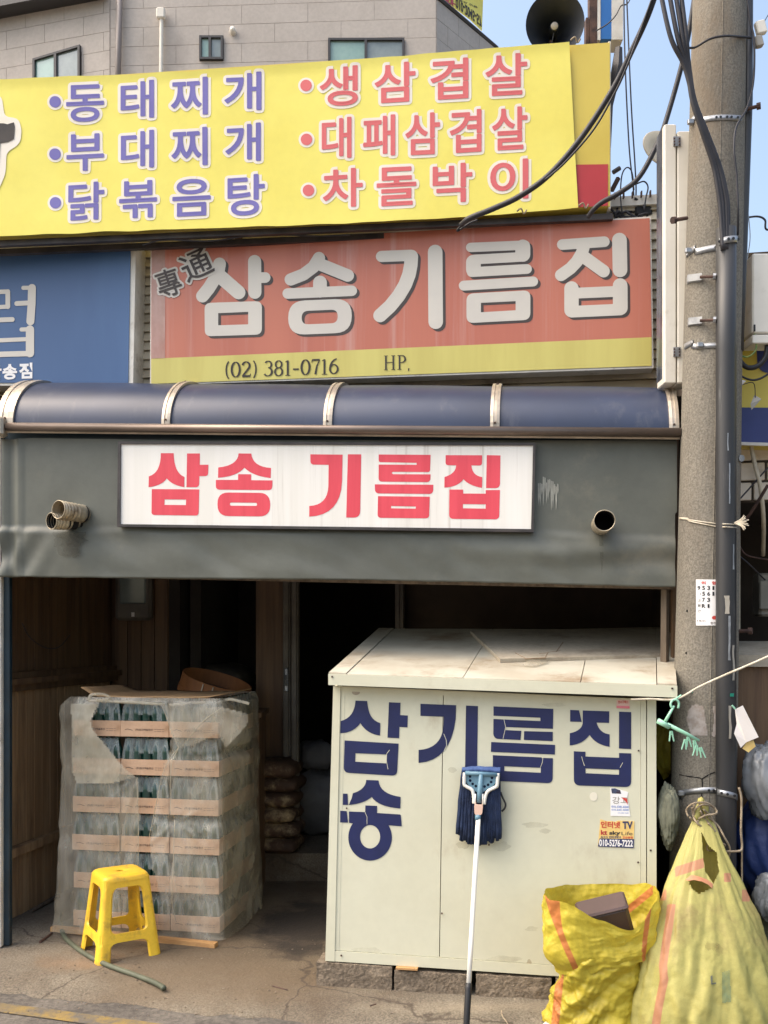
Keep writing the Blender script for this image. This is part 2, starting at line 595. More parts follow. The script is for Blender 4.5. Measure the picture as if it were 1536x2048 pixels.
K['sack_brown'] = mat('sack_brown', S(96, 72, 54), S(70, 52, 40), 5, .75, bump=.4, bscale=14, dirt=S(196, 172, 130), damt=.42, dscale=6)
K['sack_black'] = mat('sack_black', S(92, 86, 76), S(64, 60, 54), 5, .6, bump=.5, bscale=14, dirt=S(110, 106, 94), damt=.2, dscale=5)
K['sack_white'] = mat('sack_white', S(112, 112, 114), S(94, 94, 96), 4, .6, bump=.4, bscale=9)
K['sieve'] = mat('sieve', S(160, 104, 60), S(126, 80, 46), 4, .6, stretch=(1, 1, .3))
K['sticker_white'] = mat('sticker_white', S(240, 238, 236), None, rough=.5)
K['sticker_yellow'] = mat('sticker_yellow', S(238, 206, 130), S(228, 192, 116), 20, .5)
K['sticker_pink'] = mat('sticker_pink', S(228, 130, 140), None, rough=.5)
K['sticker_red'] = mat('sticker_red', S(200, 70, 60), None, rough=.5)
K['sticker_navy'] = mat('sticker_navy', S(56, 62, 100), None, rough=.5)
K['meter'] = mat('meter', S(168, 162, 150), S(150, 144, 132), 6, .5)
K['meter_old'] = mat('meter_old', S(112, 106, 96), S(94, 88, 80), 6, .6)
K['yellow_sign'] = mat('yellow_sign', S(226, 206, 92), S(216, 196, 84), 2, .45)
K['deep_blue'] = mat('deep_blue', S(48, 62, 124), S(42, 54, 112), 2, .45)
K['print_blue'] = mat('print_blue', S(96, 130, 196), None, rough=.6)
K['sky_blue'] = mat('sky_blue', S(48, 118, 190), S(44, 108, 178), 3, .45)
K['green_tag'] = mat('green_tag', S(20, 120, 100), None, rough=.5)


# ------------------------------------------------------------------ lettering
_gc = {}


def glyph(text, off=0.03):
    key = (text, off)
    if key not in _gc:
        c = bpy.data.curves.new('t', 'FONT')
        c.body = text
        c.offset = off
        c.resolution_u = 5
        o = bpy.data.objects.new('t', c)
        COL.objects.link(o)
        dg = bpy.context.evaluated_depsgraph_get()
        me = bpy.data.meshes.new_from_object(o.evaluated_get(dg))
        vs = [(v.co.x, v.co.y) for v in me.vertices]
        fs = [tuple(p.vertices) for p in me.polygons]
        x0, x1 = min(v[0] for v in vs), max(v[0] for v in vs)
        y0, y1 = min(v[1] for v in vs), max(v[1] for v in vs)
        vs = [((v[0] - x0) / (x1 - x0), (v[1] - y0) / (y1 - y0)) for v in vs]
        bpy.data.objects.remove(o)
        bpy.data.curves.remove(c)
        bpy.data.meshes.remove(me)
        _gc[key] = (vs, fs)
    return _gc[key]


def text_on(name, text, box, plane, mt, parent, off=0.003, slope=0.0, bold=0.03, z=IDENT, outline=None, rot=0.0, hit=None, fat=0.0):
    """box in (zoomed) photo coordinates; slope is dy/dx of the baseline"""
    vs, fs = glyph(text, bold)
    x0, y0 = z(box[0], box[1])
    x1, y1 = z(box[2], box[3])
    w = x1 - x0
    y0 = y0 - min(0, slope) * w if slope < 0 else y0
    y1 = y1 - slope * w if slope > 0 else y1
    hit = hit or (lambda a, b, o: plane.hit(a, b) + plane.n * o)
    pp = []
    cx, cy = (x0 + x1) / 2, (y0 + y1) / 2
    for u, v in vs:
        x = x0 + u * w
        y = y1 - v * (y1 - y0) + slope * (x - x0)
        if rot:
            dx, dy = x - cx, y - cy
            x, y = cx + dx * math.cos(rot) - dy * math.sin(rot), cy + dx * math.sin(rot) + dy * math.cos(rot)
        pp.append((x, y))
    def ribbons(wpx, base, step=5e-6):
        cnt = {}
        for f in fs:
            for i in range(len(f)):
                e = tuple(sorted((f[i], f[i - 1])))
                cnt[e] = cnt.get(e, 0) + 1
        mb = MB()
        k = 0
        for (a, b), c in cnt.items():
            if c != 1:
                continue
            A, B = Vector(pp[a]), Vector(pp[b])
            d = (B - A)
            if d.length < 1e-6:
                continue
            d.normalize()
            nrm = Vector((-d.y, d.x)) * wpx
            k += 1
            o_ = base + (k % 160) * step
            mb.add([hit(p.x, p.y, o_) for p in (A + nrm, B + nrm, B - nrm, A - nrm)], [(0, 1, 2, 3)])
            k += 1
            o_ = base + (k % 160) * step
            mb.add([hit(A.x + wpx * math.cos(t * math.pi / 5), A.y + wpx * math.sin(t * math.pi / 5), o_) for t in range(10)], [tuple(range(10))])
        return mb
    mb = ribbons(fat, off + 2e-4, 4e-6) if fat > 0 else MB()
    mb.add([hit(x, y, off) for x, y in pp], fs)
    o = mb.build(name, mt, parent)
    if outline:
        ol = ribbons(outline[0], off - (.0030 if off > .01 else .0017), 5e-6).build('outline', outline[1], None)
        ol.parent = o
    return o


_k = [0]


def stroke2d(mb, pts, w, plane, off, z=IDENT, round_cap=True, shift=(0, 0), m=0):
    """constant or varying width flat stroke in photo coordinates"""
    pts = [Vector(z(*p)) + Vector(shift) for p in pts]
    sc = (Vector(z(1, 0)) - Vector(z(0, 0))).length
    ws = [x * sc / 2 for x in (w if hasattr(w, '__len__') else [w] * len(pts))]
    for i in range(len(pts) - 1):
        A, B = pts[i], pts[i + 1]
        d = (B - A).normalized()
        n = Vector((-d.y, d.x))
        _k[0] += 1
        o = off + (_k[0] % 60) * 1e-5
        mb.add([plane.hit(p.x, p.y) + plane.n * o for p in (A + n * ws[i], B + n * ws[i + 1], B - n * ws[i + 1], A - n * ws[i])], [(0, 1, 2, 3)], m)
    for i, p in enumerate(pts):
        if not round_cap and i in (0, len(pts) - 1):
            continue
        _k[0] += 1
        o = off + (_k[0] % 60) * 1e-5
        mb.add([plane.hit(p.x + ws[i] * math.cos(t * math.pi / 10), p.y + ws[i] * math.sin(t * math.pi / 10)) + plane.n * o for t in range(20)], [tuple(range(20))], m)
    return mb


# ================================================================== GROUND
def ground():
    mb = MB()
    mb.add([(-150, -60, -.035), (150, -60, -.035), (150, 200, -.035), (-150, 200, -.035)], [(0, 1, 2, 3)])
    tag(mb.build('road', K['asphalt']), 'worn grey asphalt street surface', kind='structure')
    # concrete apron with a ragged front edge that feathers into the asphalt
    edge = [(-9, 6.0), (-4, 4.95), (-1.784, 4.43), (-.36, 4.1), (.24, 4.06), (1.0, 3.92), (2.5, 3.55), (9, 1.9)]

    def ey(x):
        for (x0, y0), (x1, y1) in zip(edge, edge[1:]):
            if x0 <= x <= x1:
                return y0 + (y1 - y0) * (x - x0) / (x1 - x0)
        return edge[-1][1]
    vs, fs = [], []
    nx, ny = 220, 60
    for j in range(ny + 1):
        for i in range(nx + 1):
            # denser columns in view
            t = i / nx
            x = -9 + 18 * (t + .0) if False else (-9 + 6.6 * (t / .15) if t < .15 else (-2.4 + 4.8 * (t - .15) / .7 if t < .85 else 2.4 + 6.6 * (t - .85) / .15))
            e = ey(x) + .05 * nz((x, 0, 0), 3.0) + .03 * nz((x, 5, 0), 11.0)
            s = j / ny
            y = e + (13 - e) * s ** 2.2
            dy = y - e
            z = -.034 + .034 * min(1, dy / .22) ** .7
            z += .006 * nz((x, y, 0), 2.5) * min(1, dy / .3) + .003 * nz((x, y, 3), 9) * min(1, dy / .1)
            vs.append((x, y, z))
    w = nx + 1
    for j in range(ny):
        for i in range(nx):
            fs.append((j * w + i, j * w + i + 1, (j + 1) * w + i + 1, (j + 1) * w + i))
    mb = MB().add(vs, fs)
    # own material: dusty concrete, brown shop floor, oil stain beside the storage box, cracks
    m = K['concrete']
    N, L = m.node_tree.nodes, m.node_tree.links
    b = N['Principled BSDF']
    src = b.inputs['Base Color'].links[0].from_socket
    geo = N.new('ShaderNodeNewGeometry')

    def blob(cx, cy, rx, ry, colr, nsc, amt, lo=.25, hi=.75):
        nonlocal src
        mp = N.new('ShaderNodeMapping')
        mp.vector_type = 'POINT'
        mp.inputs['Location'].default_value = (-cx / rx, -cy / ry, 0)
        mp.inputs['Scale'].default_value = (1 / rx, 1 / ry, 0)
        L.new(geo.outputs['Position'], mp.inputs['Vector'])
        ln = N.new('ShaderNodeVectorMath')
        ln.operation = 'LENGTH'
        L.new(mp.outputs[0], ln.inputs[0])
        n = N.new('ShaderNodeTexNoise')
        n.inputs['Scale'].default_value = nsc
        n.inputs['Detail'].default_value = 8
        n.inputs['Roughness'].default_value = .7
        L.new(geo.outputs['Position'], n.inputs['Vector'])
        mm = N.new('ShaderNodeMath')
        mm.operation = 'MULTIPLY_ADD'
        mm.inputs[1].default_value = -.75
        L.new(ln.outputs['Value'], mm.inputs[0])
        L.new(n.outputs['Fac'], mm.inputs[2])
        r = N.new('ShaderNodeMapRange')
        r.interpolation_type = 'SMOOTHSTEP'
        r.inputs['From Min'].default_value = lo - .25
        r.inputs['From Max'].default_value = hi - .25
        r.inputs['To Max'].default_value = amt
        L.new(mm.outputs[0], r.inputs['Value'])
        x = N.new('ShaderNodeMix')
        x.data_type = 'RGBA'
        L.new(r.outputs[0], x.inputs[0])
        L.new(src, x.inputs[6])
        x.inputs[7].default_value = colr
        src = x.outputs[2]
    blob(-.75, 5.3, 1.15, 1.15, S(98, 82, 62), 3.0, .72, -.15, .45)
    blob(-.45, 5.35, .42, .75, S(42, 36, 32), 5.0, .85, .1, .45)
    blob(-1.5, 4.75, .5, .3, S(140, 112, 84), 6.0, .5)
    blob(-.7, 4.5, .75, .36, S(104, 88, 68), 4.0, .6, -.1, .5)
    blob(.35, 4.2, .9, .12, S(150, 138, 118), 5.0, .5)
    vo = N.new('ShaderNodeTexVoronoi')
    vo.feature = 'DISTANCE_TO_EDGE'
    vo.inputs['Scale'].default_value = 1.1
    nn = N.new('ShaderNodeTexNoise')
    nn.inputs['Scale'].default_value = 5
    nn.inputs['Detail'].default_value = 6
    L.new(geo.outputs['Position'], nn.inputs['Vector'])
    vm = N.new('ShaderNodeMix')
    vm.data_type = 'VECTOR'
    vm.inputs[0].default_value = .16
    L.new(geo.outputs['Position'], vm.inputs[4])
    L.new(nn.outputs['Color'], vm.inputs[5])
    L.new(vm.outputs[1], vo.inputs['Vector'])
    r = N.new('ShaderNodeMapRange')
    r.inputs['From Min'].default_value = .0015
    r.inputs['From Max'].default_value = .007
    r.inputs['To Min'].default_value = .8
    r.inputs['To Max'].default_value = 0
    L.new(vo.outputs['Distance'], r.inputs['Value'])
    x = N.new('ShaderNodeMix')
    x.data_type = 'RGBA'
    L.new(r.outputs[0], x.inputs[0])
    L.new(src, x.inputs[6])
    x.inputs[7].default_value = S(70, 60, 50)
    L.new(x.outputs[2], b.inputs['Base Color'])
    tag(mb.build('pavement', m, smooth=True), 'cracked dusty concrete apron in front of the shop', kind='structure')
    # yellow line on the asphalt
    a, c = G(-20, 2012, -.03), G(262, 2049, -.03)
    d = (c - a).normalized()
    n = Vector((-d.y, d.x, 0))
    mb = MB()
    pts0 = [a + d * (t * .12 - 3.6) for t in range(90)]
    vs, fs = [], []
    for i, p in enumerate(pts0):
        wob = .004 * nz((i, 0, 0), .9)
        vs += [p + n * (.045 + wob), p - n * (.045 - wob)]
    fs = [(2 * i, 2 * i + 1, 2 * i + 3, 2 * i + 2) for i in range(len(pts0) - 1)]
    tag(mb.add(vs, fs).build('road_marking', K['line_yellow']), 'worn yellow painted line along the edge of the asphalt', kind='structure')


ground()

# ================================================================== FAR BUILDING
def far_building():
    D = 18.0
    ca = P(222, 100, D)                  # corner between the left and the middle face
    cc = P(872, 100, D - .3)             # corner to the right-hand receding face
    ztop = 14.3
    zbot = -.03
    root = thing('grey_building', 'grey stone-panelled building with dark framed windows behind the yellow banner', 'building', ((ca.x + cc.x) / 2, D, 0))
    A = Plane((ca.x - 6, ca.y + 6 * .26), (ca.x, ca.y))
    B = Plane((ca.x, ca.y), (cc.x, cc.y))
    Cend = (cc.x + 1.32, cc.y + 1.55)
    C = Plane((cc.x, cc.y), Cend)
    if C.n.x < 0:
        C.n = -C.n
    ZA, ZC = 13.78, 13.47
    a0 = (ca.x - 6, ca.y + 6 * .26)
    for pl, zt_ in (([a0, (ca.x, ca.y), (ca.x + .5, ca.y + 8), (a0[0], a0[1] + 8)], ZA), ([(ca.x, ca.y), (cc.x - .6, cc.y + .02), (cc.x - .6, cc.y + 6), (ca.x + .5, ca.y + 8)], ztop),
                    ([(cc.x - .6, cc.y + .02), (cc.x, cc.y), Cend, (Cend[0] - .5, Cend[1] + 4), (cc.x - .6, cc.y + 6)], ZC)):
        n = len(pl)
        mb = MB()
        mb.add([(x, y, zbot) for x, y in pl] + [(x, y, zt_) for x, y in pl], [tuple(range(n, 2 * n))] + [(i, (i + 1) % n, n + (i + 1) % n, n + i) for i in range(n)])
        mb.build('wall', K['joint'], root, fix=True)
    ph, gap = .36, .0035

    def panels(pl_, L, z0, z1, wpan, shift=0.0, cuts=()):
        z = z1
        row = 0
        while z - ph > z0:
            x = -wpan * .5 * (row % 2) + shift
            while x < L:
                a, b_ = max(0.0, x) + gap, min(L, x + wpan) - gap
                za, zb = z - ph + gap, z - gap
                if b_ - a > .05:
                    rects = [(a, b_, za, zb)]
                    for (c0, c1, cz0, cz1) in cuts:
                        nr = []
                        for s0, s1, y0_, y1_ in rects:
                            if c1 <= s0 or c0 >= s1 or cz1 <= y0_ or cz0 >= y1_:
                                nr.append((s0, s1, y0_, y1_))
                                continue
                            nr += [(s0, c0, y0_, y1_), (c1, s1, y0_, y1_), (max(s0, c0), min(s1, c1), y0_, cz0), (max(s0, c0), min(s1, c1), cz1, y1_)]
                        rects = [q_ for q_ in nr if q_[1] - q_[0] > .03 and q_[3] - q_[2] > .02]
                    for s0, s1, y0_, y1_ in rects:
                        o = .012 + .002 * random.random()
                        q = [pl_.at(s0, y0_, 0), pl_.at(s1, y0_, 0), pl_.at(s1, y0_, o), pl_.at(s0, y0_, o)]
                        MB().hexa([q[3], q[2], q[1], q[0]] + [p + Vector((0, 0, y1_ - y0_)) for p in (q[3], q[2], q[1], q[0])]).build('panel', K['panel_stone'], root)
                x += wpan
            z -= ph
            row += 1

    def win(pl_, x0, y0, x1, y1, split, light=True):
        w = MB()
        fr = 5
        outer = [(x0, y0[0]), (x1, y0[1]), (x1, y1[1]), (x0, y1[0])]
        t = 4.2

        def inset(a, b):
            ya0 = y0[0] + (y0[1] - y0[0]) * (a - x0) / (x1 - x0)
            yb0 = y0[0] + (y0[1] - y0[0]) * (b - x0) / (x1 - x0)
            ya1 = y1[0] + (y1[1] - y1[0]) * (a - x0) / (x1 - x0)
            yb1 = y1[0] + (y1[1] - y1[0]) * (b - x0) / (x1 - x0)
            return [(a, ya0 + t), (b, yb0 + t), (b, yb1 - t), (a, ya1 - t)]
        h1, h2 = inset(x0 + t, split - t * .6), inset(split + t * .6, x1 - t)
        w.slab(outer, pl_, .0, .07, holes=[h1, h2])
        wo_ = w.build('window', K['dark_trim'], root, fix=True)
        MB().slab(h1, pl_, .015, .01, flat=True).build('pane', K['glass_win'], wo_)
        MB().slab(h2, pl_, .018, .01, flat=True).build('pane', K['glass_win_grey'], wo_)
        p0, p1 = pl_.hit(x0, y0[0]), pl_.hit(x1, y1[1])
        return ((p0 - pl_.a).dot(pl_.u) - .01, (p1 - pl_.a).dot(pl_.u) + .01, min(p0.z, p1.z) - .01, max(p0.z, p1.z) + .01)
    cutB = [win(B, 400, (75, 75), 447, (122, 122), 421), win(B, 657, (80, 80), 809, (170, 170), 732)]
    cutA = [win(A, 69, (121, 93), 163, (200, 175), 114)]
    LB = (Vector((cc.x, cc.y, 0)) - Vector((ca.x, ca.y, 0))).length
    zlow = P(0, 260, D).z
    panels(B, LB, zlow, ZC - .02 + 2 * .36, 1.25, 0, cutB)
    panels(A, (A.u * 6.18).length, zlow, ZA - .02, .85, .1, cutA)
    panels(C, 2.03, zlow, ZC - .02, .7, 0)
    # dark eave along the top of the left face
    e0 = Vector((a0[0], a0[1], ZA)) + A.n * .35
    e1 = Vector((ca.x - .05, ca.y + .05 * .26, ZA)) + A.n * .35
    mb = MB()
    q = [e0, e1, e1 - A.n * 3, e0 - A.n * 3]
    mb.hexa([p + Vector((0, 0, -.12)) for p in q] + [p + Vector((0, 0, .16)) for p in q])
    mb.build('eave', K['dark_trim'], root, fix=True)
    # coping on the receding face
    mb = MB()
    mb.tube([Vector((cc.x, cc.y - .03, ZC + .02)), Vector((Cend[0], Cend[1], ZC + .02))], .045, 6)
    mb.build('coping', K['dark_trim'], root)
    mb = MB()
    mb.tube([P(240, -60, D - .12), P(234, 260, D - .12)], .055, 10)
    mb.build('downpipe', mat('pipe_grey', S(132, 122, 116), None, rough=.5), root, smooth=True)
    mb = MB()
    mb.tube([P(323, 30, D - .15), P(321, 260, D - .15)], .036, 10)
    mb.box(P(322, 28, D - .16), (.16, .12, .2), bev=.02)
    mb.build('rainwater_pipe', K['cabinet'], root)
    mb = MB()
    M_ = Matrix.Translation(P(466, 64, D - .14)) @ Matrix.Rotation(math.radians(80), 4, 'X')
    mb.lathe([(0, .1), (.045, .09), (.062, .03), (.062, -.06), (.03, -.1)], M_, 16)
    mb.build('vent_cap', K['cabinet'], root, smooth=True)
    # yellow notice banner on the roof edge
    T = Plane((P(866, 0, 18.0).x, 18.0), (P(966, 0, 19.5).x, 19.5))
    b = thing('roof_banner', 'small yellow notice banner with black and red letters on the grey building roof', 'banner', P(920, 40, 18.8))
    mb = MB()
    mb.slab([(868, -40), (966, -18), (963, 62), (940, 40), (905, 14), (868, -16)], T, 0, .012)
    mb.build('sheet', K['banner'], b)
    text_on('letter', '환', (876, -14, 910, 20), T, K['box_red'], b, .02, slope=.5)
    text_on('letter', '경고 현장', (915, 2, 954, 14), T, K['ink_black'], b, .02, slope=.4)
    text_on('letter', '010-2045-57', (910, 16, 962, 34), T, K['ink_black'], b, .02, slope=.75)
    return root


far_building()

# ================================================================== SHOP SHELL
TAN = .17
U = Vector((1, -TAN, 0)).normalized()
V = Vector((TAN, 1, 0)).normalized()
WALL = px_plane(302, 5.2, 1303, 4.83)          # plane of the big signs
SIDE = px_plane(302, 5.36, 1303, 4.99)         # wall behind them
TARP = px_plane(5, 4.95, 1352, 4.45)


def quad_piece(pts, th_vec):
    """flat quad thickened by a vector"""
    return list(pts) + [p + th_vec for p in pts]


def shop():
    root = thing('shop_building', 'low shop building with plank-lined dark front room and pale horizontal siding', 'building', (-.3, 6.5, 0))
    # horizontal siding above the awning
    zt = SIDE.hit(700, 452).z
    z0 = 2.72
    s0, s1 = -1.35, 2.92
    k = 0
    z = z0
    while z < zt:
        h = .052
        a, b = SIDE.at(s0, z, 0), SIDE.at(s1, z, 0)
        n = SIDE.n
        mb = MB()
        up = Vector((0, 0, h - .004))
        mb.hexa([a + n * .022, b + n * .022, b - n * .02, a - n * .02, a + up + n * .004, b + up + n * .004, b + up - n * .02, a + up - n * .02])
        mb.build('siding_board', K['siding'], root)
        z += h
        k += 1
    a, b = SIDE.at(s0, zt, 0), SIDE.at(s1, zt, 0)
    mb = MB()
    mb.box((a + b) / 2 + Vector((0, .02, .03)), ((b - a).length, .12, .05), Matrix.Rotation(math.atan2(SIDE.u.y, SIDE.u.x), 3, 'Z'))
    mb.build('parapet_cap', K['white_frame'], root)
    # bead strip of small bracket teeth along the top of the wall
    mb = MB()
    for i in range(62):
        p = SIDE.at(.12 + i * .045, zt + .05, .06)
        mb.box(p, (.006, .02, .03))
    mb.build('bracket_strip', K['rust'], root)
    # side walls, back walls, ceiling, roof
    def wall(name, a, b, z0, z1, m, th=.08):
        a, b = Vector(a), Vector(b)
        d = (b - a).normalized()
        n = Vector((-d.y, d.x, 0)) * th
        mb = MB()
        mb.hexa([a + Vector((0, 0, z0)), b + Vector((0, 0, z0)), b + n + Vector((0, 0, z0)), a + n + Vector((0, 0, z0)),
                 a + Vector((0, 0, z1)), b + Vector((0, 0, z1)), b + n + Vector((0, 0, z1)), a + n + Vector((0, 0, z1))])
        return mb.build(name, m, root, fix=True)
    L0 = Vector((-2.167 - .19 * .42, 4.94, 0))            # left wall, front end
    Ld = Vector((.187, .982, 0))
    L1 = L0 + Ld * 1.83                                   # back left corner
    n_in = Vector((.982, -.187, 0))
    wall('side_wall', L0 - n_in * .03, L1 + Ld * .25 - n_in * .03, 0, 3.0, K['wood_dark'])
    # plank tiers on the left wall
    pw = .088
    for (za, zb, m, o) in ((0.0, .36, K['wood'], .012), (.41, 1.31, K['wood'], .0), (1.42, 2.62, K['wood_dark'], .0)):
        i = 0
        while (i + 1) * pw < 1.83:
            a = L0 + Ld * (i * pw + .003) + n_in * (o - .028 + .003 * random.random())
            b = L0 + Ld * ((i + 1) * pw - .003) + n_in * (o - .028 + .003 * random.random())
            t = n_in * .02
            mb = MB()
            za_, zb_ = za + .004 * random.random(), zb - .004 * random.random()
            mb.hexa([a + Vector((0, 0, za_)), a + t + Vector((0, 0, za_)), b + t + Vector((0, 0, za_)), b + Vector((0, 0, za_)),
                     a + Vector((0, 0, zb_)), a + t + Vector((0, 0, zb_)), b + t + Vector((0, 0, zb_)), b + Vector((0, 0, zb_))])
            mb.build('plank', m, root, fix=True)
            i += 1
    for (za, zb, out_, nm) in ((.36, .41, .035, 'rail'), (1.31, 1.35, .03, 'ledge_moulding'), (1.35, 1.385, .06, 'ledge'), (1.385, 1.42, .02, 'ledge_moulding')):
        mb = MB()
        a, b = L0 - n_in * .01, L1 - n_in * .01
        t = n_in * (out_ + .01)
        mb.hexa([p + Vector((0, 0, za)) for p in (a, a + t, b + t, b)] + [p + Vector((0, 0, zb)) for p in (a, a + t, b + t, b)])
        mb.build(nm, K['wood'] if nm == 'rail' else K['wood_dark'], root, fix=True)
    # back wall, left part with planks
    bw = lambda px, d0=L1.y, x0=L1.x: (lambda k: (d0 + TAN * x0) / (1 + TAN * k))((px - CX) / F)

    def BW(px):
        d = bw(px)
        return Vector(((px - CX) * d / F, d, 0))
    B0, B1 = L1, BW(338)
    wall('back_wall', B0 - U * .12, B1, 0, 3.0, K['wood_dark'], .06)
    ln = (B1 - B0).length
    dn = (B1 - B0).normalized()
    nn = Vector((dn.y, -dn.x, 0))
    for i in range(int(ln / .1)):
        a, b = B0 + dn * (i * .1 + .003), B0 + dn * ((i + 1) * .1 - .003)
        t = nn * (.016 + .003 * random.random())
        mb = MB()
        mb.hexa([p for p in (a + t, b + t, b, a)] + [p + Vector((0, 0, 2.6)) for p in (a + t, b + t, b, a)])
        mb.build('plank', K['wood_dark'], root, fix=True)
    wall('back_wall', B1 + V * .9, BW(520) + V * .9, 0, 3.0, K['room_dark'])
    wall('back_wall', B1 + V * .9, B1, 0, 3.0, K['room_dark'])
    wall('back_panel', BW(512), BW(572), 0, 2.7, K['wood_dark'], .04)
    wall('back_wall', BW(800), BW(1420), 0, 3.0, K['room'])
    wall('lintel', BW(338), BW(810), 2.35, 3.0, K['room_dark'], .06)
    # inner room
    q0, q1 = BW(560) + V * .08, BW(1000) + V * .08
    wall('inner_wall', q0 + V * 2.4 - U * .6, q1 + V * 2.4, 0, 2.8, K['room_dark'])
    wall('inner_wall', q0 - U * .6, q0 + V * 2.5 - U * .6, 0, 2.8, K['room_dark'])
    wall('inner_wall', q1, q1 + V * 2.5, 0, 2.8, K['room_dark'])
    # step in front of the door
    a, b = G(516, 1762), G(860, 1762) + Vector((0, -.02, 0))
    mb = MB()
    q = [a, b, b + V * 3.0, a + V * 3.0]
    mb.hexa([p + Vector((0, 0, .002)) for p in q] + [p + Vector((0, 0, .185)) for p in q])
    mb.build('step', K['concrete'], root)
    # right wall
    R0 = Vector((1.47, 4.62, 0))
    wall('side_wall', R0 + V * 2.4, R0, 0, 3.0, K['room'], .1)
    # ceiling and flat roof
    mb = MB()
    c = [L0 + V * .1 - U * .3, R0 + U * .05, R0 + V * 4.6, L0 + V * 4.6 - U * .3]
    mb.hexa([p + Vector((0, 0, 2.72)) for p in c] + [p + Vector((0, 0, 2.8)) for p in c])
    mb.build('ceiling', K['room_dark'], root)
    mb = MB()
    c = [SIDE.at(s0, 0, -.03), SIDE.at(s1, 0, -.03), SIDE.at(s1, 0, -3.2), SIDE.at(s0, 0, -3.2)]
    mb.hexa([p + Vector((0, 0, 2.83)) for p in c] + [p + Vector((0, 0, zt - .06)) for p in c])
    mb.build('roof', K['room'], root)
    # aluminium door frames at the back
    for px, w, dep in ((579, .055, .05), (598, .05, .09), (799, .04, .05), (808, .03, .07)):
        p = BW(px) - V * dep
        mb = MB()
        mb.box(p + Vector((0, 0, 1.26)), (w, .05, 2.2), Matrix.Rotation(-math.atan(TAN), 3, 'Z'), bev=.006)
        mb.box(p + Vector((0, -.03, 1.2)) - V * .0, (w * .35, .02, 2.1), Matrix.Rotation(-math.atan(TAN), 3, 'Z'))
        mb.build('door_frame', K['meter_old'], root)
    p = BW(580) - V * .09
    mb = MB()
    mb.box(p + Vector((0, 0, 1.33)), (.028, .03, .16), bev=.006)
    mb.tube([p + Vector((0, -.02, 1.36)), p + Vector((0.0, -.05, 1.33)), p + Vector((0, -.02, 1.29))], .006, 6)
    mb.build('door_handle', K['galv'], root)
    # posts at the two ends of the canopy
    mb = MB()
    a = P(13, 1500, 5.0)
    mb.box((a.x, 5.02, 1.35), (.032, .04, 2.7), bev=.004)
    mb.build('post', K['teal'], root)
    mb = MB()
    a = P(-1, 1500, 4.97)
    mb.box((a.x - .01, 4.99, 1.35), (.034, .04, 2.7), bev=.004)
    mb.build('post', K['white_frame'], root)
    mb = MB()
    a, b = P(1338, 1176, 4.47), P(1337, 1326, 4.47)
    mb.tube([a + Vector((0, .06, .03)), a + Vector((0, .06, 0)), b + Vector((0, .06, .02)), b + Vector((0, .06, .0))], [.02, .02, .021, .021], 4)
    mb.build('post', K['old_post'], root)
    mb = MB()
    mb.box(Vector((P(1352, 1000, 4.5).x + .03, 4.62, 1.45)), (.03, .03, 2.55))
    mb.build('post', K['wood_dark'], root)
    # beam carrying the canvas
    a, b = TARP.hit(8, 905, -.05), TARP.hit(1350, 905, -.05)
    for dz in (.0, -.62):
        mb = MB()
        mb.tube([a + Vector((0, 0, dz)), b + Vector((0, 0, dz))], .022, 6)
        mb.build('beam', K['old_post'], root)
    return root, BW


SHOP, BW = shop()


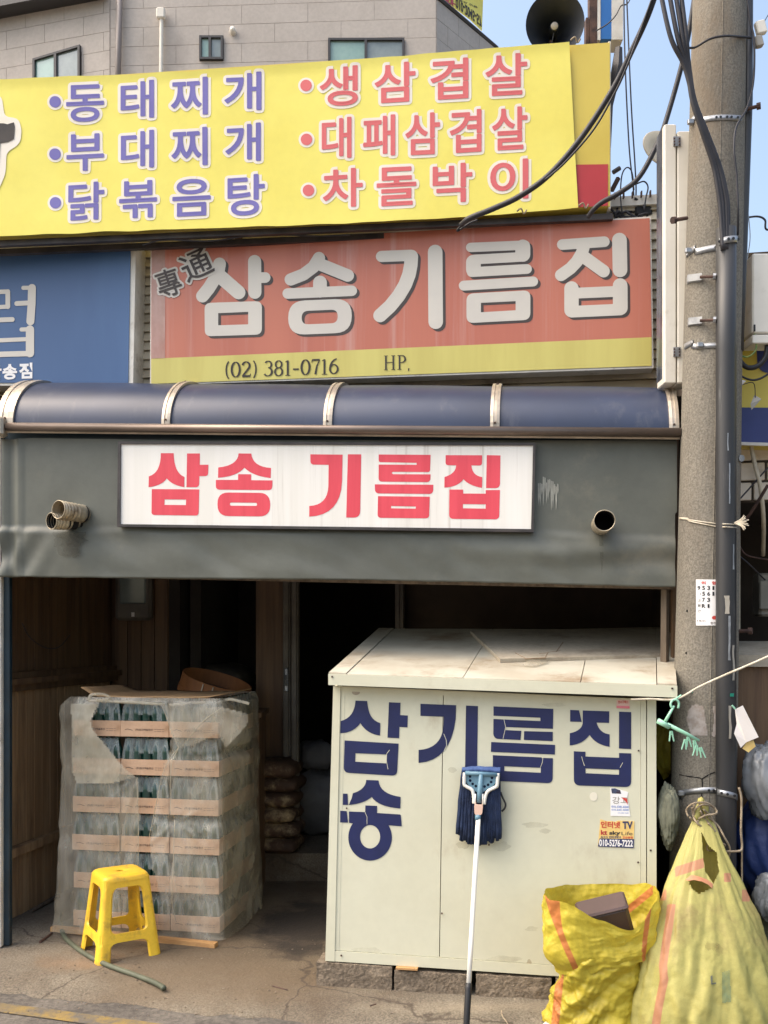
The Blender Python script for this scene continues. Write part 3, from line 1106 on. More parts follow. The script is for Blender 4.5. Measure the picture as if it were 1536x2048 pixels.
# ------------------------------------------------------------------ neighbours
def neighbours():
    r = thing('neighbour_shop', 'neighbouring shop front with white wall tiles behind the utility pole', 'building', (2.3, 5.2, 0))
    pl = Plane((1.62, 4.72), (3.6, 4.38))
    # tile wall under the sign
    zt, zb = pl.hit(1500, 888).z + .15, pl.hit(1500, 1003).z
    tw, thh = .125, .098
    mb = MB()
    mb.slab([(1440, 800), (2400, 800), (2400, 1003), (1440, 1003)], pl, -.06, .05)
    mb.build('wall', K['grout'], r)
    z = zb
    row = 0
    while z < zt:
        s = -.05 - (tw / 2 if row % 2 else 0)
        while s < 1.2:
            p = pl.at(s + tw / 2, z + thh / 2, 0)
            m2 = MB()
            m2.box(p, (tw - .012, .016, thh - .012), Matrix.Rotation(math.atan2(pl.u.y, pl.u.x), 3, 'Z'), bev=.003)
            m2.build('tile', K['tile'], r)
            s += tw
        z += thh
        row += 1
    # dark recess
    def wl_(a, b, z0, z1, m):
        a, b = Vector(a), Vector(b)
        d = (b - a).normalized()
        n = Vector((-d.y, d.x, 0)) * .05
        q = [a, b, b + n, a + n]
        MB().hexa([p + Vector((0, 0, z0)) for p in q] + [p + Vector((0, 0, z1)) for p in q]).build('wall', m, r, fix=True)
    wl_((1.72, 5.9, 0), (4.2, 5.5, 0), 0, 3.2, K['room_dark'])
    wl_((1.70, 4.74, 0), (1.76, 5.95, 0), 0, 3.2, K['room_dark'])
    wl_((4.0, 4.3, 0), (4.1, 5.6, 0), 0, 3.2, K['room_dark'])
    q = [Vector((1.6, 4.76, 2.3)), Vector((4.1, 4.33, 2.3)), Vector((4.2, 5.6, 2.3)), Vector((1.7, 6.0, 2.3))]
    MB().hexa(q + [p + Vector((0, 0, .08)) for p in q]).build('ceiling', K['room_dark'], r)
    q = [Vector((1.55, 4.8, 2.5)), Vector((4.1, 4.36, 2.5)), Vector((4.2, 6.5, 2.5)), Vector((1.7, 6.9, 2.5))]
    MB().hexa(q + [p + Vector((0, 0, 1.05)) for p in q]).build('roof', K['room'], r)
    # light door jamb beside the pole
    mb = MB()
    a, b = P(1474, 690, 4.66), P(1474, 1262, 4.66)
    mb.box((a + b) / 2, (.022, .03, abs(a.z - b.z)))
    mb.build('door_jamb', mat('jamb', S(178, 170, 148), S(150, 142, 122), 20, .6), r)
    # brown boards below the counter
    for i in range(5):
        a = P(1470 + i * 30, 1310, 5.0)
        mb = MB()
        mb.box((a.x + .035, 5.02 - i * .006, .75), (.074, .02, 1.5))
        mb.build('board', K['wood_dark'], r)
    # signboard
    s = thing('neighbour_sign', 'yellow and blue signboard partly hidden behind the utility pole', 'signboard', P(1520, 880, 4.6))
    sp = Plane((1.55, 4.60), (3.4, 4.28))
    mb = MB()
    mb.slab([(1440, 535), (2300, 500), (2300, 915), (1440, 888)], sp, -.12, .12)
    mb.build('panel', K['yellow_sign'], s, fix=True)
    mb = MB()
    mb.slab([(1440, 815), (2298, 822), (2298, 910), (1440, 884)], sp, .003, .002)
    mb.build('stripe', K['deep_blue'], s, fix=True)
    mb = MB()
    mb.slab([(1440, 884), (2300, 911), (2300, 917), (1440, 890)], sp, .006, .012)
    mb.build('edge_trim', K['white_frame'], s, fix=True)
    mb = MB()
    mb.slab(path([(1491, 667), (1536, 667), (1560, 700), (1560, 748, 20), (1515, 745, 30), (1513, 700), (1491, 690)]), sp, .004, .002)
    mb.build('emblem', K['deep_blue'], s, fix=True)
    for y0, y1 in ((538, 572), (630, 658)):
        mb = MB()
        mb.slab([(1478, y0), (1540, y0 - 2), (1540, y1 - 2), (1478, y1)], sp, .01, .05)
        mb.build('bracket', K['meter'], s, fix=True)
    # counter top / pale box
    c = thing('counter_box', 'pale grey counter box standing behind the pole', 'counter', (1.95, 4.85, 0))
    top = [P(1466, 1309, 4.45), P(1620, 1312, 4.40), P(1590, 1270, 4.9), P(1470, 1258, 4.95)]
    z = 1.55
    q = [Vector((p.x, p.y, 0)) for p in top]
    q = [Vector((1.64, 4.46, 0)), Vector((2.3, 4.36, 0)), Vector((2.4, 4.9, 0)), Vector((1.70, 5.0, 0))]
    MB().hexa([p + Vector((0, 0, 1.49)) for p in q] + [p + Vector((0, 0, 1.545 + (.06 if i > 1 else 0))) for i, p in enumerate(q)]).build('top', K['board'], c, fix=True)
    q2 = [p + Vector((.02, .03, 0)) for p in q]
    MB().hexa([p for p in q2] + [p + Vector((0, 0, 1.488)) for p in q2]).build('body', K['wood_dark'], c, fix=True)
    # meter box inside the dark recess
    m = thing('meter_cabinet', 'beige meter cabinet hanging in the dark recess behind the pole', 'cabinet', P(1530, 1180, 5.3))
    mb = MB()
    mb.box(P(1535, 1190, 5.3), (.13, .1, .24), bev=.012)
    mb.build('body', K['meter'], m)
    mb = MB()
    mb.box(P(1533, 1190, 5.23), (.08, .02, .16), bev=.006)
    mb.build('door', K['meter'], m)
    # pipes and wires against the tiles
    def wire(name, label, pts, rad, mt, d=4.62, cat='pipe'):
        o = MB().tube(smooth_pts([P(x, y, dd) for x, y, dd in pts], 6), rad, 8).build(name, mt, None, smooth=True)
        tag(o, label, cat)
    wire('lagged_pipe', 'taped pale pipe snaking down the white tiles', [(1500, 880, 4.60), (1510, 930, 4.60), (1521, 975, 4.60), (1527, 1040, 4.65), (1526, 1110, 4.85)], .011, K['siding'])
    wire('steel_strut', 'dark diagonal strut crossing in front of the tiles', [(1536, 970, 4.5), (1505, 1020, 4.56), (1476, 1060, 4.62)], .008, K['rust'], cat='strut')
    wire('loose_wire', 'thin brown wire looping below the tiles, upper one', [(1476, 1085, 4.7), (1490, 1108, 4.7), (1515, 1116, 4.75), (1545, 1120, 4.8)], .004, K['rust'], cat='wire')
    wire('loose_wire', 'thin dark wire sagging below the looped brown wire', [(1476, 1110, 4.7), (1500, 1130, 4.7), (1530, 1160, 4.8)], .004, K['cable'], cat='wire')
    wire('loose_wire', 'thin dark wire rising diagonally over the tile corner', [(1476, 1002, 4.6), (1505, 970, 4.6), (1536, 935, 4.58)], .004, K['cable'], cat='wire')
    # left neighbour wall beyond the frame
    l = thing('neighbour_wall', 'pale rendered wall of the next shop at the left edge', 'wall', (-3.4, 5.35, 0))
    q = [Vector((-2.16, 5.0, 0)), Vector((-2.10, 5.3, 0)), Vector((-7, 6.2, 0)), Vector((-7, 5.9, 0))]
    MB().hexa([p for p in q] + [p + Vector((0, 0, 2.85)) for p in q]).build('wall', K['white_frame'], l, fix=True)


neighbours()

# ================================================================== SIGNS
BAN = px_plane(0, 5.10, 1220, 4.79)


def yellow_banner():
    r = thing('fabric_banner', 'long yellow fabric banner with blue and red menu lettering above the shop', 'banner', BAN.hit(600, 450))
    top = [(-420, 186), (-120, 170), (0, 162), (350, 148), (700, 123), (1000, 100), (1138, 88)]
    bot = [(-420, 480), (-120, 476), (0, 474), (300, 462), (600, 452), (800, 443), (1000, 431), (1156, 417)]

    def interp(t, x):
        for (x0, y0), (x1, y1) in zip(t, t[1:]):
            if x <= x1:
                return y0 + (y1 - y0) * (x - x0) / (x1 - x0)
        return t[-1][1]

    def off(px, py):
        e = max(0.0, (px - 1100) / 50)
        v = (py - interp(top, px)) / max(1, interp(bot, px) - interp(top, px))
        w = .006 * nz((px / 170, py / 200, 0), 1) + .0015 * nz((px / 60, py / 260, 3), 1)
        w += .006 * math.exp(-((v - .0) / .03) ** 2)
        return .010 + w
    nx, ny = 150, 40
    vs, fs = [], []
    for j in range(ny + 1):
        for i in range(nx + 1):
            t = i / nx
            v = j / ny
            x = -420 + t * (1138 + 18 * v + 420)
            y = interp(top, x) * (1 - v) + interp(bot, x) * v
            y += 2.0 * nz((x / 60, v * 2, 5), 1) * (1 if v > .98 or v < .02 else 0)
            vs.append(BAN.hit(x, y) + BAN.n * off(x, y))
    w = nx + 1
    for j in range(ny):
        for i in range(nx):
            fs.append((j * w + i, (j + 1) * w + i, (j + 1) * w + i + 1, j * w + i + 1))
    MB().add(vs, fs).build('sheet', K['banner'], r, smooth=True)
    hit = lambda a, b, o: BAN.hit(a, b) + BAN.n * (o + off(a, b))
    za, zb = zm(80, 120, 3.2), zm(590, 90, 3.1347)
    rows = [
        (za, K['ink_blue'], [('동', 180, 165, 410, 405), ('태', 525, 140, 730, 382), ('찌', 848, 122, 1075, 365), ('개', 1190, 88, 1416, 335),
                             ('부', 180, 478, 410, 717), ('대', 527, 458, 730, 700), ('찌', 850, 440, 1072, 685), ('개', 1195, 412, 1412, 658),
                             ('닭', 192, 787, 413, 1033), ('볶', 518, 778, 750, 1020), ('음', 857, 765, 1092, 1007), ('탕', 1208, 738, 1437, 1003)],
         [(105, 278), (103, 610), (105, 920)]),
        (zb, K['ink_red'], [('생', 162, 140, 392, 393), ('삼', 505, 118, 752, 370), ('겹', 855, 95, 1083, 350), ('살', 1198, 65, 1450, 327),
                            ('대', 175, 463, 352, 720), ('패', 432, 447, 625, 705), ('삼', 697, 432, 905, 695), ('겹', 975, 413, 1165, 680), ('살', 1240, 395, 1452, 665),
                            ('차', 182, 780, 422, 1027), ('돌', 518, 770, 757, 1017), ('박', 868, 745, 1107, 995), ('이', 1228, 722, 1458, 977)],
         [(72, 262), (75, 600), (87, 918)])]
    for z, ink, chars, dots in rows:
        for ch, x0, y0, x1, y1 in chars:
            text_on('letter', ch, (x0, y0, x1, y1), BAN, ink, r, .0030, slope=-.055, bold=0.0, fat=1.5, z=z, outline=(7.4, K['ink_white']), hit=hit)
        for x, y in dots:
            c = z(x, y)
            o = MB().add([hit(*p, .0030) for p in ellipse(c[0], c[1], 11.5, 11.5, 24)], [tuple(range(24))]).build('bullet', ink, r)
            MB().add([hit(*p, .0016) for p in ellipse(c[0], c[1], 16, 16, 24)], [tuple(range(24))]).build('outline', K['ink_white'], o)
    # part of a big brush-written character at the left edge
    blob = [(-160, 250), (10, 250), (18, 252), (31, 248), (33, 258), (31, 281), (20, 287), (4, 290), (2, 320), (-2, 348), (-160, 350)]
    halo = path([(-160, 200), (-20, 185), (6, 195, 12), (12, 236, 10), (40, 240, 12), (46, 262, 8), (44, 290, 14), (16, 308, 10), (14, 350, 12), (0, 382, 10), (-160, 385)])

    def sheet(poly, o, m, nm, par):
        tri = tessellate_polygon([[Vector((p[0], p[1], 0)) for p in poly]])
        return MB().add([hit(p[0], p[1], o) for p in poly], [tuple(t) for t in tri]).build(nm, m, par)
    l = sheet(blob, .005, K['ink_black'], 'letter', r)
    sheet(halo, .0028, K['ink_white'], 'outline', l)
    # ties at the right-hand end
    for (x, y) in ((1140, 88), (1156, 417), (1033, 428)):
        mb = MB()
        p = BAN.hit(x, y, .03)
        mb.tube(smooth_pts([p, p + Vector((.02, -.01, .01)), p + Vector((.035, 0, -.012)), p + Vector((.05, 0, .008))], 4), .004, 6)
        mb.build('tie', K['rope'], r)

    # box sign behind the banner whose end shows at the right
    b = thing('box_sign', 'yellow and red box sign showing past the right end of the banner', 'signboard', BAN.hit(1100, 420, -.15))
    mb = MB()
    mb.slab([(-400, 190), (1220, 84), (1220, 412), (-400, 478)], BAN, -.19, .186)
    mb.build('cabinet', K['ochre'], b, fix=True)
    mb = MB()
    mb.slab([(1080, 330), (1216, 328), (1216, 411), (1080, 418)], BAN, -.0035, .002)
    mb.build('stripe', K['box_red'], b, fix=True)
    mb = MB()
    mb.slab([(1217, 80), (1222, 80), (1222, 415), (1217, 415)], BAN, -.19, .18)
    mb.build('edge_trim', K['white_frame'], b, fix=True)
    # dark frame it stands on
    f = thing('sign_frame', 'dark rusty steel frame carrying the banner above the red sign', 'frame', BAN.hit(600, 470, -.1))
    for (y0, y1, dep) in ((498, 426, .05), (502, 433, .13)):
        a, c = BAN.hit(-400, y0, -dep), BAN.hit(1228, y1, -dep)
        mb = MB()
        mb.box((a + c) / 2, ((c - a).length, .03, .03), Matrix.Rotation(math.atan2(BAN.u.y, BAN.u.x), 3, 'Z') @ Matrix.Rotation(-math.atan2((c - a).z, (c - a).xy.length), 3, 'Y'))
        mb.build('rail', K['frame_dark'], f)
    for x in (-200, 120, 450, 760, 1035, 1200):
        a = BAN.hit(x, 440, -.30)
        mb = MB()
        mb.box((a.x, a.y, a.z + .25), (.04, .04, .62))
        mb.build('post', K['rust'], f)
    mb = MB()
    a, c = BAN.hit(1246, 60, -.15), BAN.hit(1224, 300, -.15)
    mb.tube([a, BAN.hit(1243, 100, -.15), BAN.hit(1226, 180, -.15), c], [.02, .03, .022, .012], 6)
    mb.build('strut', K['frame_dark'], f)
    a, c = BAN.hit(1230, 360, -.12), BAN.hit(1244, 333, -.12)
    MB().tube([a, c], .012, 4).build('strut', K['rust'], f)


yellow_banner()


def red_sign():
    r = thing('signboard', 'faded salmon red signboard with big pale grey Korean letters and a yellow phone strip', 'signboard', WALL.hit(800, 760))
    quad = [(301, 490), (1302, 433), (1307, 736), (300, 771)]
    MB().slab(quad, WALL, -.10, .10).build('cabinet', K['white_frame'], r, fix=True)
    MB().slab([(304, 493), (1299, 437), (1303, 675), (303, 718)], WALL, .002, .003).build('red_face', K['sign_red'], r, fix=True)
    MB().slab([(303, 718), (1303, 675), (1303, 732), (303, 768)], WALL, .002, .003).build('yellow_face', K['sign_yellow'], r, fix=True)
    MB().slab([(304, 493), (331, 491), (331, 716.7), (303, 718)], WALL, .006, .001, flat=True).build('sun_bleached_edge', K['sign_fade'], r)
    zf, zc, zg, zh = zm(300, 460, 3.84), zm(0, 460, 2.0), zm(700, 440, 3.84), zm(1080, 440, 6.4)
    letters = []
    # each letter: list of ('s', zoom, points, width) strokes and ('p', outer, holes) outlines
    letters.append([('s', zf, [(537, 264), (528, 315), (495, 385), (455, 450), (406, 511)], 98), ('s', zf, [(530, 350), (683, 483)], 106),
                    ('s', zf, [(806, 246), (808, 482)], 101), ('s', zf, [(806, 370), (887, 369)], 82),
                    ('p', path([(422, 564, 50), (862, 549, 50), (862, 806, 50), (424, 820, 50)], zf), [path([(527, 642), (757, 632), (757, 728), (527, 735)], zf)])])
    letters.append([('s', zc, [(1277, 114), (1255, 150), (1215, 180), (1164, 200)], 49), ('s', zc, [(1283, 140), (1392, 184)], 50),
                    ('s', zc, [(1281, 212), (1281, 245)], 55), ('s', zc, [(1152, 256), (1408, 245)], 42),
                    ('p', path([(577, 603, 34), (704, 598, 34), (704, 666, 34), (577, 671, 34)]), [path([(604, 623, 14), (676, 620, 14), (676, 647, 14), (604, 650, 14)])])])
    letters.append([('s', zg, [(243, 284), (470, 275)], 86), ('s', zg, [(472, 284), (468, 350), (455, 420), (425, 500), (375, 585), (310, 665), (232, 737)], 104),
                    ('s', zg, [(655, 250), (659, 785)], 112)])
    letters.append([('s', zg, [(927, 215), (1345, 197)], 72), ('s', zg, [(1327, 212), (1327, 268)], 115), ('s', zg, [(950, 308), (1330, 287)], 74),
                    ('s', zg, [(948, 328), (948, 385)], 113), ('s', zg, [(935, 404), (1359, 380)], 75), ('s', zg, [(874, 508), (1406, 476)], 76),
                    ('p', path([(895, 570, 55), (1385, 543, 55), (1385, 770, 55), (895, 796, 55)], zg), [path([(1006, 640), (1272, 627), (1272, 697), (1006, 712)], zg)])])
    letters.append([('s', zh, [(284, 322), (822, 285)], 136), ('s', zh, [(558, 350), (535, 430), (470, 540), (390, 625), (268, 712)], 155), ('s', zh, [(560, 480), (812, 662)], 160),
                    ('s', zh, [(1015, 265), (1022, 645)], 188), ('s', zh, [(402, 882), (402, 1160)], 184), ('s', zh, [(1024, 846), (1026, 1130)], 188),
                    ('s', zh, [(403, 945), (1025, 918)], 138), ('s', zh, [(403, 1180), (1026, 1152)], 148)])
    for L_ in letters:
        o = MB()
        sh = MB()
        for it in L_:
            if it[0] == 's':
                stroke2d(o, it[2], it[3], WALL, .0068, it[1])
                stroke2d(sh, it[2], it[3], WALL, .0057, it[1], shift=(5.4, 4.6))
            else:
                o.slab(it[1], WALL, .0062, .001, holes=it[2], flat=True)
                f = lambda q: [(x + 5.4, y + 4.6) for x, y in q]
                sh.slab(f(it[1]), WALL, .0050, .001, holes=[f(h) for h in it[2]], flat=True)
        lo = o.build('letter', K['letter_grey'], r)
        sh.build('letter_shadow', K['shadow_ink'], lo)
    # brush-written characters upper left
    for ch, box, rt in (('專', (315, 540, 362, 594), -.32), ('通', (364, 504, 424, 558), -.42)):
        text_on('letter', ch, box, WALL, K['shadow_ink'], r, .0112, bold=0, fat=.5, rot=rt, outline=(4.6, K['letter_grey']))
    # phone number in serif figures
    x, base = 452.0, 756.0

    def arc(cx, cy, rx, ry, a0, a1, n=14):
        return [(cx + rx * math.cos(math.radians(a0 + (a1 - a0) * i / n)), cy - ry * math.sin(math.radians(a0 + (a1 - a0) * i / n))) for i in range(n + 1)]

    def serif(ch):
        """strokes in a 0..1 high cell, y down from the top; returns (width, [(pts, widths)])"""
        def vw(pts, thin, thick):
            ws = []
            for i in range(len(pts)):
                a, b = pts[max(0, i - 1)], pts[min(len(pts) - 1, i + 1)]
                d = Vector((b[0] - a[0], b[1] - a[1]))
                t = abs(d.y) / (d.length + 1e-9)
                ws.append(thin + (thick - thin) * t)
            return (pts, ws)
        if ch == '0': return .62, [vw(arc(.31, .5, .25, .46, 90, 450, 28), .04, .13)]
        if ch == '1': return .46, [([(.22, .04), (.22, .96)], [.12, .12]), ([(.06, .97), (.38, .97)], [.045, .045]), ([(.07, .14), (.22, .05)], [.04, .07])]
        if ch == '2': return .62, [vw(arc(.3, .28, .22, .24, 170, -50, 16) + [(.08, .93)], .05, .13), ([(.06, .93), (.55, .93)], [.12, .12]), ([(.55, .93), (.58, .78)], [.06, .04])]
        if ch == '3': return .58, [vw(arc(.27, .26, .2, .22, 150, -85, 14), .05, .12), vw(arc(.25, .7, .25, .26, 85, -150, 16), .05, .13)]
        if ch == '6': return .62, [vw([(.5, .03), (.34, .1), (.2, .24), (.11, .44), (.08, .66)], .05, .12), vw(arc(.32, .67, .24, .28, 180, 540, 22), .05, .12)]
        if ch == '7': return .58, [([(.07, .06), (.54, .06)], [.11, .11]), ([(.54, .06), (.36, .45), (.27, .96)], [.05, .1, .13]), ([(.07, .05), (.05, .22)], [.06, .04])]
        if ch == '8': return .62, [vw(arc(.31, .26, .19, .22, 0, 360, 20), .05, .11), vw(arc(.31, .72, .23, .25, 0, 360, 22), .05, .12)]
        if ch == '(': return .36, [vw(arc(.42, .52, .32, .62, 120, 240, 12), .03, .09)]
        if ch == ')': return .36, [vw(arc(-.06, .52, .32, .62, 60, -60, 12), .03, .09)]
        if ch == '-': return .5, [([(.06, .6), (.42, .6)], [.1, .1])]
        if ch == 'H': return .9, [([(.18, .02), (.18, .98)], [.11, .11]), ([(.7, .02), (.7, .98)], [.11, .11]), ([(.18, .48), (.7, .48)], [.05, .05]),
                                  ([(.05, .02), (.31, .02)], [.04, .04]), ([(.57, .02), (.83, .02)], [.04, .04]), ([(.05, .98), (.31, .98)], [.04, .04]), ([(.57, .98), (.83, .98)], [.04, .04])]
        if ch == 'P': return .72, [([(.2, .02), (.2, .98)], [.11, .11]), vw([(.2, .03)] + arc(.34, .27, .26, .245, 80, -80, 12) + [(.2, .52)], .05, .12), ([(.06, .02), (.3, .02)], [.04, .04]), ([(.06, .98), (.34, .98)], [.04, .04])]
        if ch == ',': return .3, [([(.1, .93), (.08, 1.12)], [.11, .04])]
        return .35, []

    def write(s, x, y_top, h, sx, slope, step):
        for ch in s:
            w, st = serif(ch)
            if st:
                mb = MB()
                for pts, ws in st:
                    q = [(x + a * h * sx, y_top + slope * (x - 452) + slope * a * h * sx + b * h) for a, b in pts]
                    stroke2d(mb, q, [v * h for v in ws], WALL, .0075, round_cap=False)
                mb.build('letter', K['ink_black'], r)
            x += w * h * sx * step
        return x
    write('(02) 381-0716', 450, 724.5, 32, 1.0, -.033, 1.06)
    write('HP,', 767, 722.5, 29, .98, -.033, 1.04)
    # small tie on the top edge
    mb = MB()
    p = WALL.hit(968, 449, .02)
    mb.box(p, (.05, .03, .02), bev=.006)
    mb.build('clip', K['white_frame'], r)


red_sign()


def blue_sign():
    r = thing('signboard', 'blue signboard with white letters cut off by the left edge, beside the red one', 'signboard', WALL.hit(100, 770))
    q = [(-420, 512), (272, 485), (266, 771), (-420, 771)]
    MB().slab(q, WALL, -.14, .14).build('cabinet', K['white_frame'], r, fix=True)
    MB().slab([(-415, 518), (262, 491), (257, 766), (-415, 766)], WALL, .002, .003).build('blue_face', K['sign_blue'], r, fix=True)
    z = zm(0, 150, 3.15)
    mb = MB()
    for pts, w in (([(-120, 1372), (54, 1368)], 28), ([(54, 1368), (54, 1462)], 30), ([(54, 1462), (-120, 1472)], 26), ([(-100, 1470), (-100, 1545)], 30), ([(-110, 1550), (82, 1543)], 30),
                   ([(110, 1443), (200, 1438)], 30), ([(152, 1344), (215, 1344)], 26), ([(206, 1345), (204, 1445), (196, 1555)], 50)):
        stroke2d(mb, pts, w, WALL, .0075, z)
    for pts, w in (([(140, 1606), (205, 1604)], 26), ([(193, 1606), (193, 1755)], 52), ([(-80, 1678), (190, 1666)], 26), ([(-100, 1765), (196, 1757)], 34), ([(-90, 1620), (-90, 1760)], 50)):
        stroke2d(mb, pts, w, WALL, .0075, z)
    mb.build('letter', K['letter_grey'], r)
    for ch, b in (('삼', (-62, 1830, 14, 1925)), ('송', (20, 1822, 112, 1922)), ('점', (124, 1814, 208, 1916))):
        text_on('letter', ch, b, WALL, K['sticker_white'], r, .0075, slope=-.03, bold=.04, z=z)
    # fluorescent strip frame lip over it
    return r


blue_sign()


def shop_sign():
    r = thing('signboard', 'white framed signboard with red Korean shop name hanging on the grey canvas', 'signboard', TARP.hit(655, 1060))
    q = [(243, 886), (1071, 889), (1067, 1066), (241, 1055)]
    inn = [(248, 891), (1066, 894), (1062, 1060), (247, 1050)]
    MB().slab(q, TARP, .012, .03, holes=[inn]).build('frame', K['frame_dark'], r, fix=True)
    MB().slab(inn, TARP, .012, .022).build('face', K['white_print'], r, fix=True)
    za, zb = zm(280, 880, 3.84), zm(600, 880, 3.4909)
    L = []
    L.append([(path([(180, 111), (278, 111), ('q', 281, 262, 360, 292), (359, 370), ('q', 265, 355, 225, 303), ('q', 190, 358, 86, 370), (88, 288), ('q', 180, 262, 180, 111)], za), []),
              (path([(380, 113), (478, 113), (477, 199), (543, 199), (540, 286, 25), (474, 286), (472, 371, 30), (375, 370)], za), []),
              (path([(111, 385), (473, 387), (468, 587, 25), (108, 582, 25)], za), [path([(209, 463), (373, 465), (371, 507), (207, 505)], za)])])
    L.append([(path([(773, 113), (870, 114), ('q', 880, 215, 1020, 224), (1018, 301), ('q', 880, 285, 818, 222), ('q', 757, 290, 616, 298), (618, 220), ('q', 768, 205, 773, 113)], za), []),
              (path([(770, 271), (869, 272), (869, 317), (1032, 319), (1029, 393, 30), (599, 389, 30), (600, 315), (769, 315)], za), []),
              (path([(612, 410, 85), (1014, 414, 85), (1014, 594, 85), (612, 590, 85)], za), [path([(707, 487, 12), (914, 489, 12), (914, 513, 12), (707, 511, 12)], za)])])
    L.append([(path([(83, 109), (307, 111), (303, 300), ('q', 292, 532, 75, 541), (76, 467), ('q', 202, 462, 208, 330), (210, 182), (84, 180, 25)], zb), []),
              (path([(343, 109), (436, 109), (428, 548, 60), (332, 547)], zb), [])])
    L.append([(path([(557, 110), (917, 113), (913, 232, 18), (655, 230), (647, 238), (655, 247), (917, 248), (914, 302, 25), (556, 298, 25), (557, 180), (820, 182), (820, 168), (557, 163, 15)], zb), []),
              (path([(530, 317), (936, 320), (934, 384, 30), (531, 380, 30)], zb), []),
              (path([(552, 399), (911, 403), (906, 553, 25), (549, 549, 25)], zb), [path([(643, 467), (815, 471), (813, 486), (642, 483)], zb)])])
    L.append([(path([(1021, 115), (1274, 116), (1273, 187, 20), (1200, 186), ('q', 1205, 258, 1275, 267), (1273, 342), ('q', 1180, 325, 1145, 282), ('q', 1105, 335, 1012, 340), (1013, 266), ('q', 1090, 245, 1094, 186), (1020, 184, 20)], zb), []),
              (path([(1306, 115), (1401, 117), (1397, 344, 35), (1301, 343)], zb), []),
              (path([(1047, 353), (1142, 354), (1143, 381), (1299, 382), (1299, 357), (1397, 357), (1392, 560, 30), (1045, 556, 30)], zb), [path([(1141, 454), (1299, 456), (1298, 486), (1140, 483)], zb)])])
    for pieces in L:
        mb = MB()
        for o_, h in pieces:
            mb.slab(o_, TARP, .0342, .0008, holes=h, flat=True)
        mb.build('letter', K['red'], r)


shop_sign()


# ================================================================== AWNING AND CANVAS
def awning():
    fr = px_plane(-10, 4.92, 1360, 4.40)       # plane of the front gutter
    r = thing('awning', 'curved dark blue plastic awning with pale metal ribs and a bronze gutter pipe', 'awning', fr.hit(650, 870))
    A0, A1 = fr.hit(-60, 853), fr.hit(1356, 868)
    back = V * .46
    T0, T1 = fr.hit(-60, 768), fr.hit(1356, 775)
    # roof curve at the two ends: start vertical at the front, end nearly level at the wall
    prof = [(math.sin(t) if False else 1 - math.cos(t), math.sin(t)) for t in [i / 14 * math.radians(84) for i in range(15)]]

    def pt(s, i, out=0.0):
        lo = A0.lerp(A1, s)
        hz = (.312 if True else 0) * (1 - s) + .295 * s
        a, b = prof[i]
        n = Vector((-math.cos(i / 14 * math.radians(84)) * V.x, -math.cos(i / 14 * math.radians(84)) * V.y, math.sin(i / 14 * math.radians(84))))
        return lo + V * (.44 * a) + Vector((0, 0, hz * b + .01)) + n * out

    def s_at(px):
        lo, hi = -.3, 1.3
        for _ in range(40):
            m = (lo + hi) / 2
            if to_px(A0.lerp(A1, m))[0] < px: lo = m
            else: hi = m
        return lo
    ribs = [12, 333, 656, 990, 1348]
    ss = [s_at(p) for p in ribs]
    for a, b in zip(ss, ss[1:]):
        vs, fs = [], []
        n = 12
        for k in range(n + 1):
            s = a + (b - a) * k / n
            for i in range(15):
                vs.append(pt(s, i, .004 * math.sin(math.pi * k / n) + .0015 * nz((s * 6, i * .3, 0), 1)))
        for k in range(n):
            for i in range(14):
                fs.append((k * 15 + i, (k + 1) * 15 + i, (k + 1) * 15 + i + 1, k * 15 + i + 1))
        MB().add(vs, fs).build('panel', K['awning'], r, smooth=True)
    for j, s in enumerate(ss):
        hw = .022 if j else .045
        hw = hw / (A1 - A0).length
        mb = MB()
        vs, fs = [], []
        lay = [(-1, .002), (-1, .014), (-.35, .016), (-.3, .011), (.3, .011), (.35, .016), (1, .014), (1, .002)]
        for i in range(15):
            for u, o in lay:
                vs.append(pt(s + hw * u, i, o))
        m = len(lay)
        for i in range(14):
            for k in range(m):
                l = (k + 1) % m
                fs.append((i * m + k, i * m + l, (i + 1) * m + l, (i + 1) * m + k))
        fs += [tuple(range(m)), tuple(reversed(range(14 * m, 15 * m)))]
        mb.add(vs, fs)
        rib = mb.build('rib', K['alu'], r, fix=True)
        for i in (1, 11):
            mb = MB()
            mb.box(pt(s, i, .014), (.009, .009, .009), bev=.002)
            mb.build('screw', K['rust'], rib)
    # gutter pipe and the strip under it
    mb = MB()
    mb.tube([fr.hit(18, 855, .02), fr.hit(1360, 867, .02)], .0215, 14)
    mb.build('gutter_pipe', K['bronze'], r, smooth=True)
    mb = MB()
    mb.tube([fr.hit(10, 863, .0), fr.hit(1360, 876, .0)], .008, 6)
    mb.build('gutter_lip', K['alu'], r)
    mb = MB()
    a, b = fr.hit(4, 866, -.06), fr.hit(1356, 876, -.06)
    q = [a, b, b + V * .03, a + V * .03]
    mb.hexa([p + Vector((0, 0, -.07)) for p in q] + [p + Vector((0, 0, .02)) for p in q])
    mb.build('fascia', K['teal'], r)
    # end bracket at the left
    mb = MB()
    p = fr.hit(2, 856, .02)
    mb.box(p, (.07, .08, .1), bev=.012)
    mb.build('end_bracket', K['alu'], r)
    # closed end cheek
    mb = MB()
    e = [pt(ss[-1], i, 0) for i in range(15)] + [pt(ss[-1], 14, 0) * 1 + Vector((0, 0, -.32))]
    mb.add(e, [tuple(range(len(e)))])
    mb.build('end_cheek', K['teal'], r)
    e = fr.hit(1346, 764, -.25)
    mb = MB()
    mb.tube(smooth_pts([e, e + Vector((.01, -.03, -.02)), e + Vector((.015, -.03, -.07)), e + Vector((.02, -.03, -.1))], 4), .005, 6)
    tag(mb.build('twisted_wire', mat('teal_wire', S(70, 110, 120), None), None), 'short twisted teal wire at the right end of the awning', 'wire')


awning()


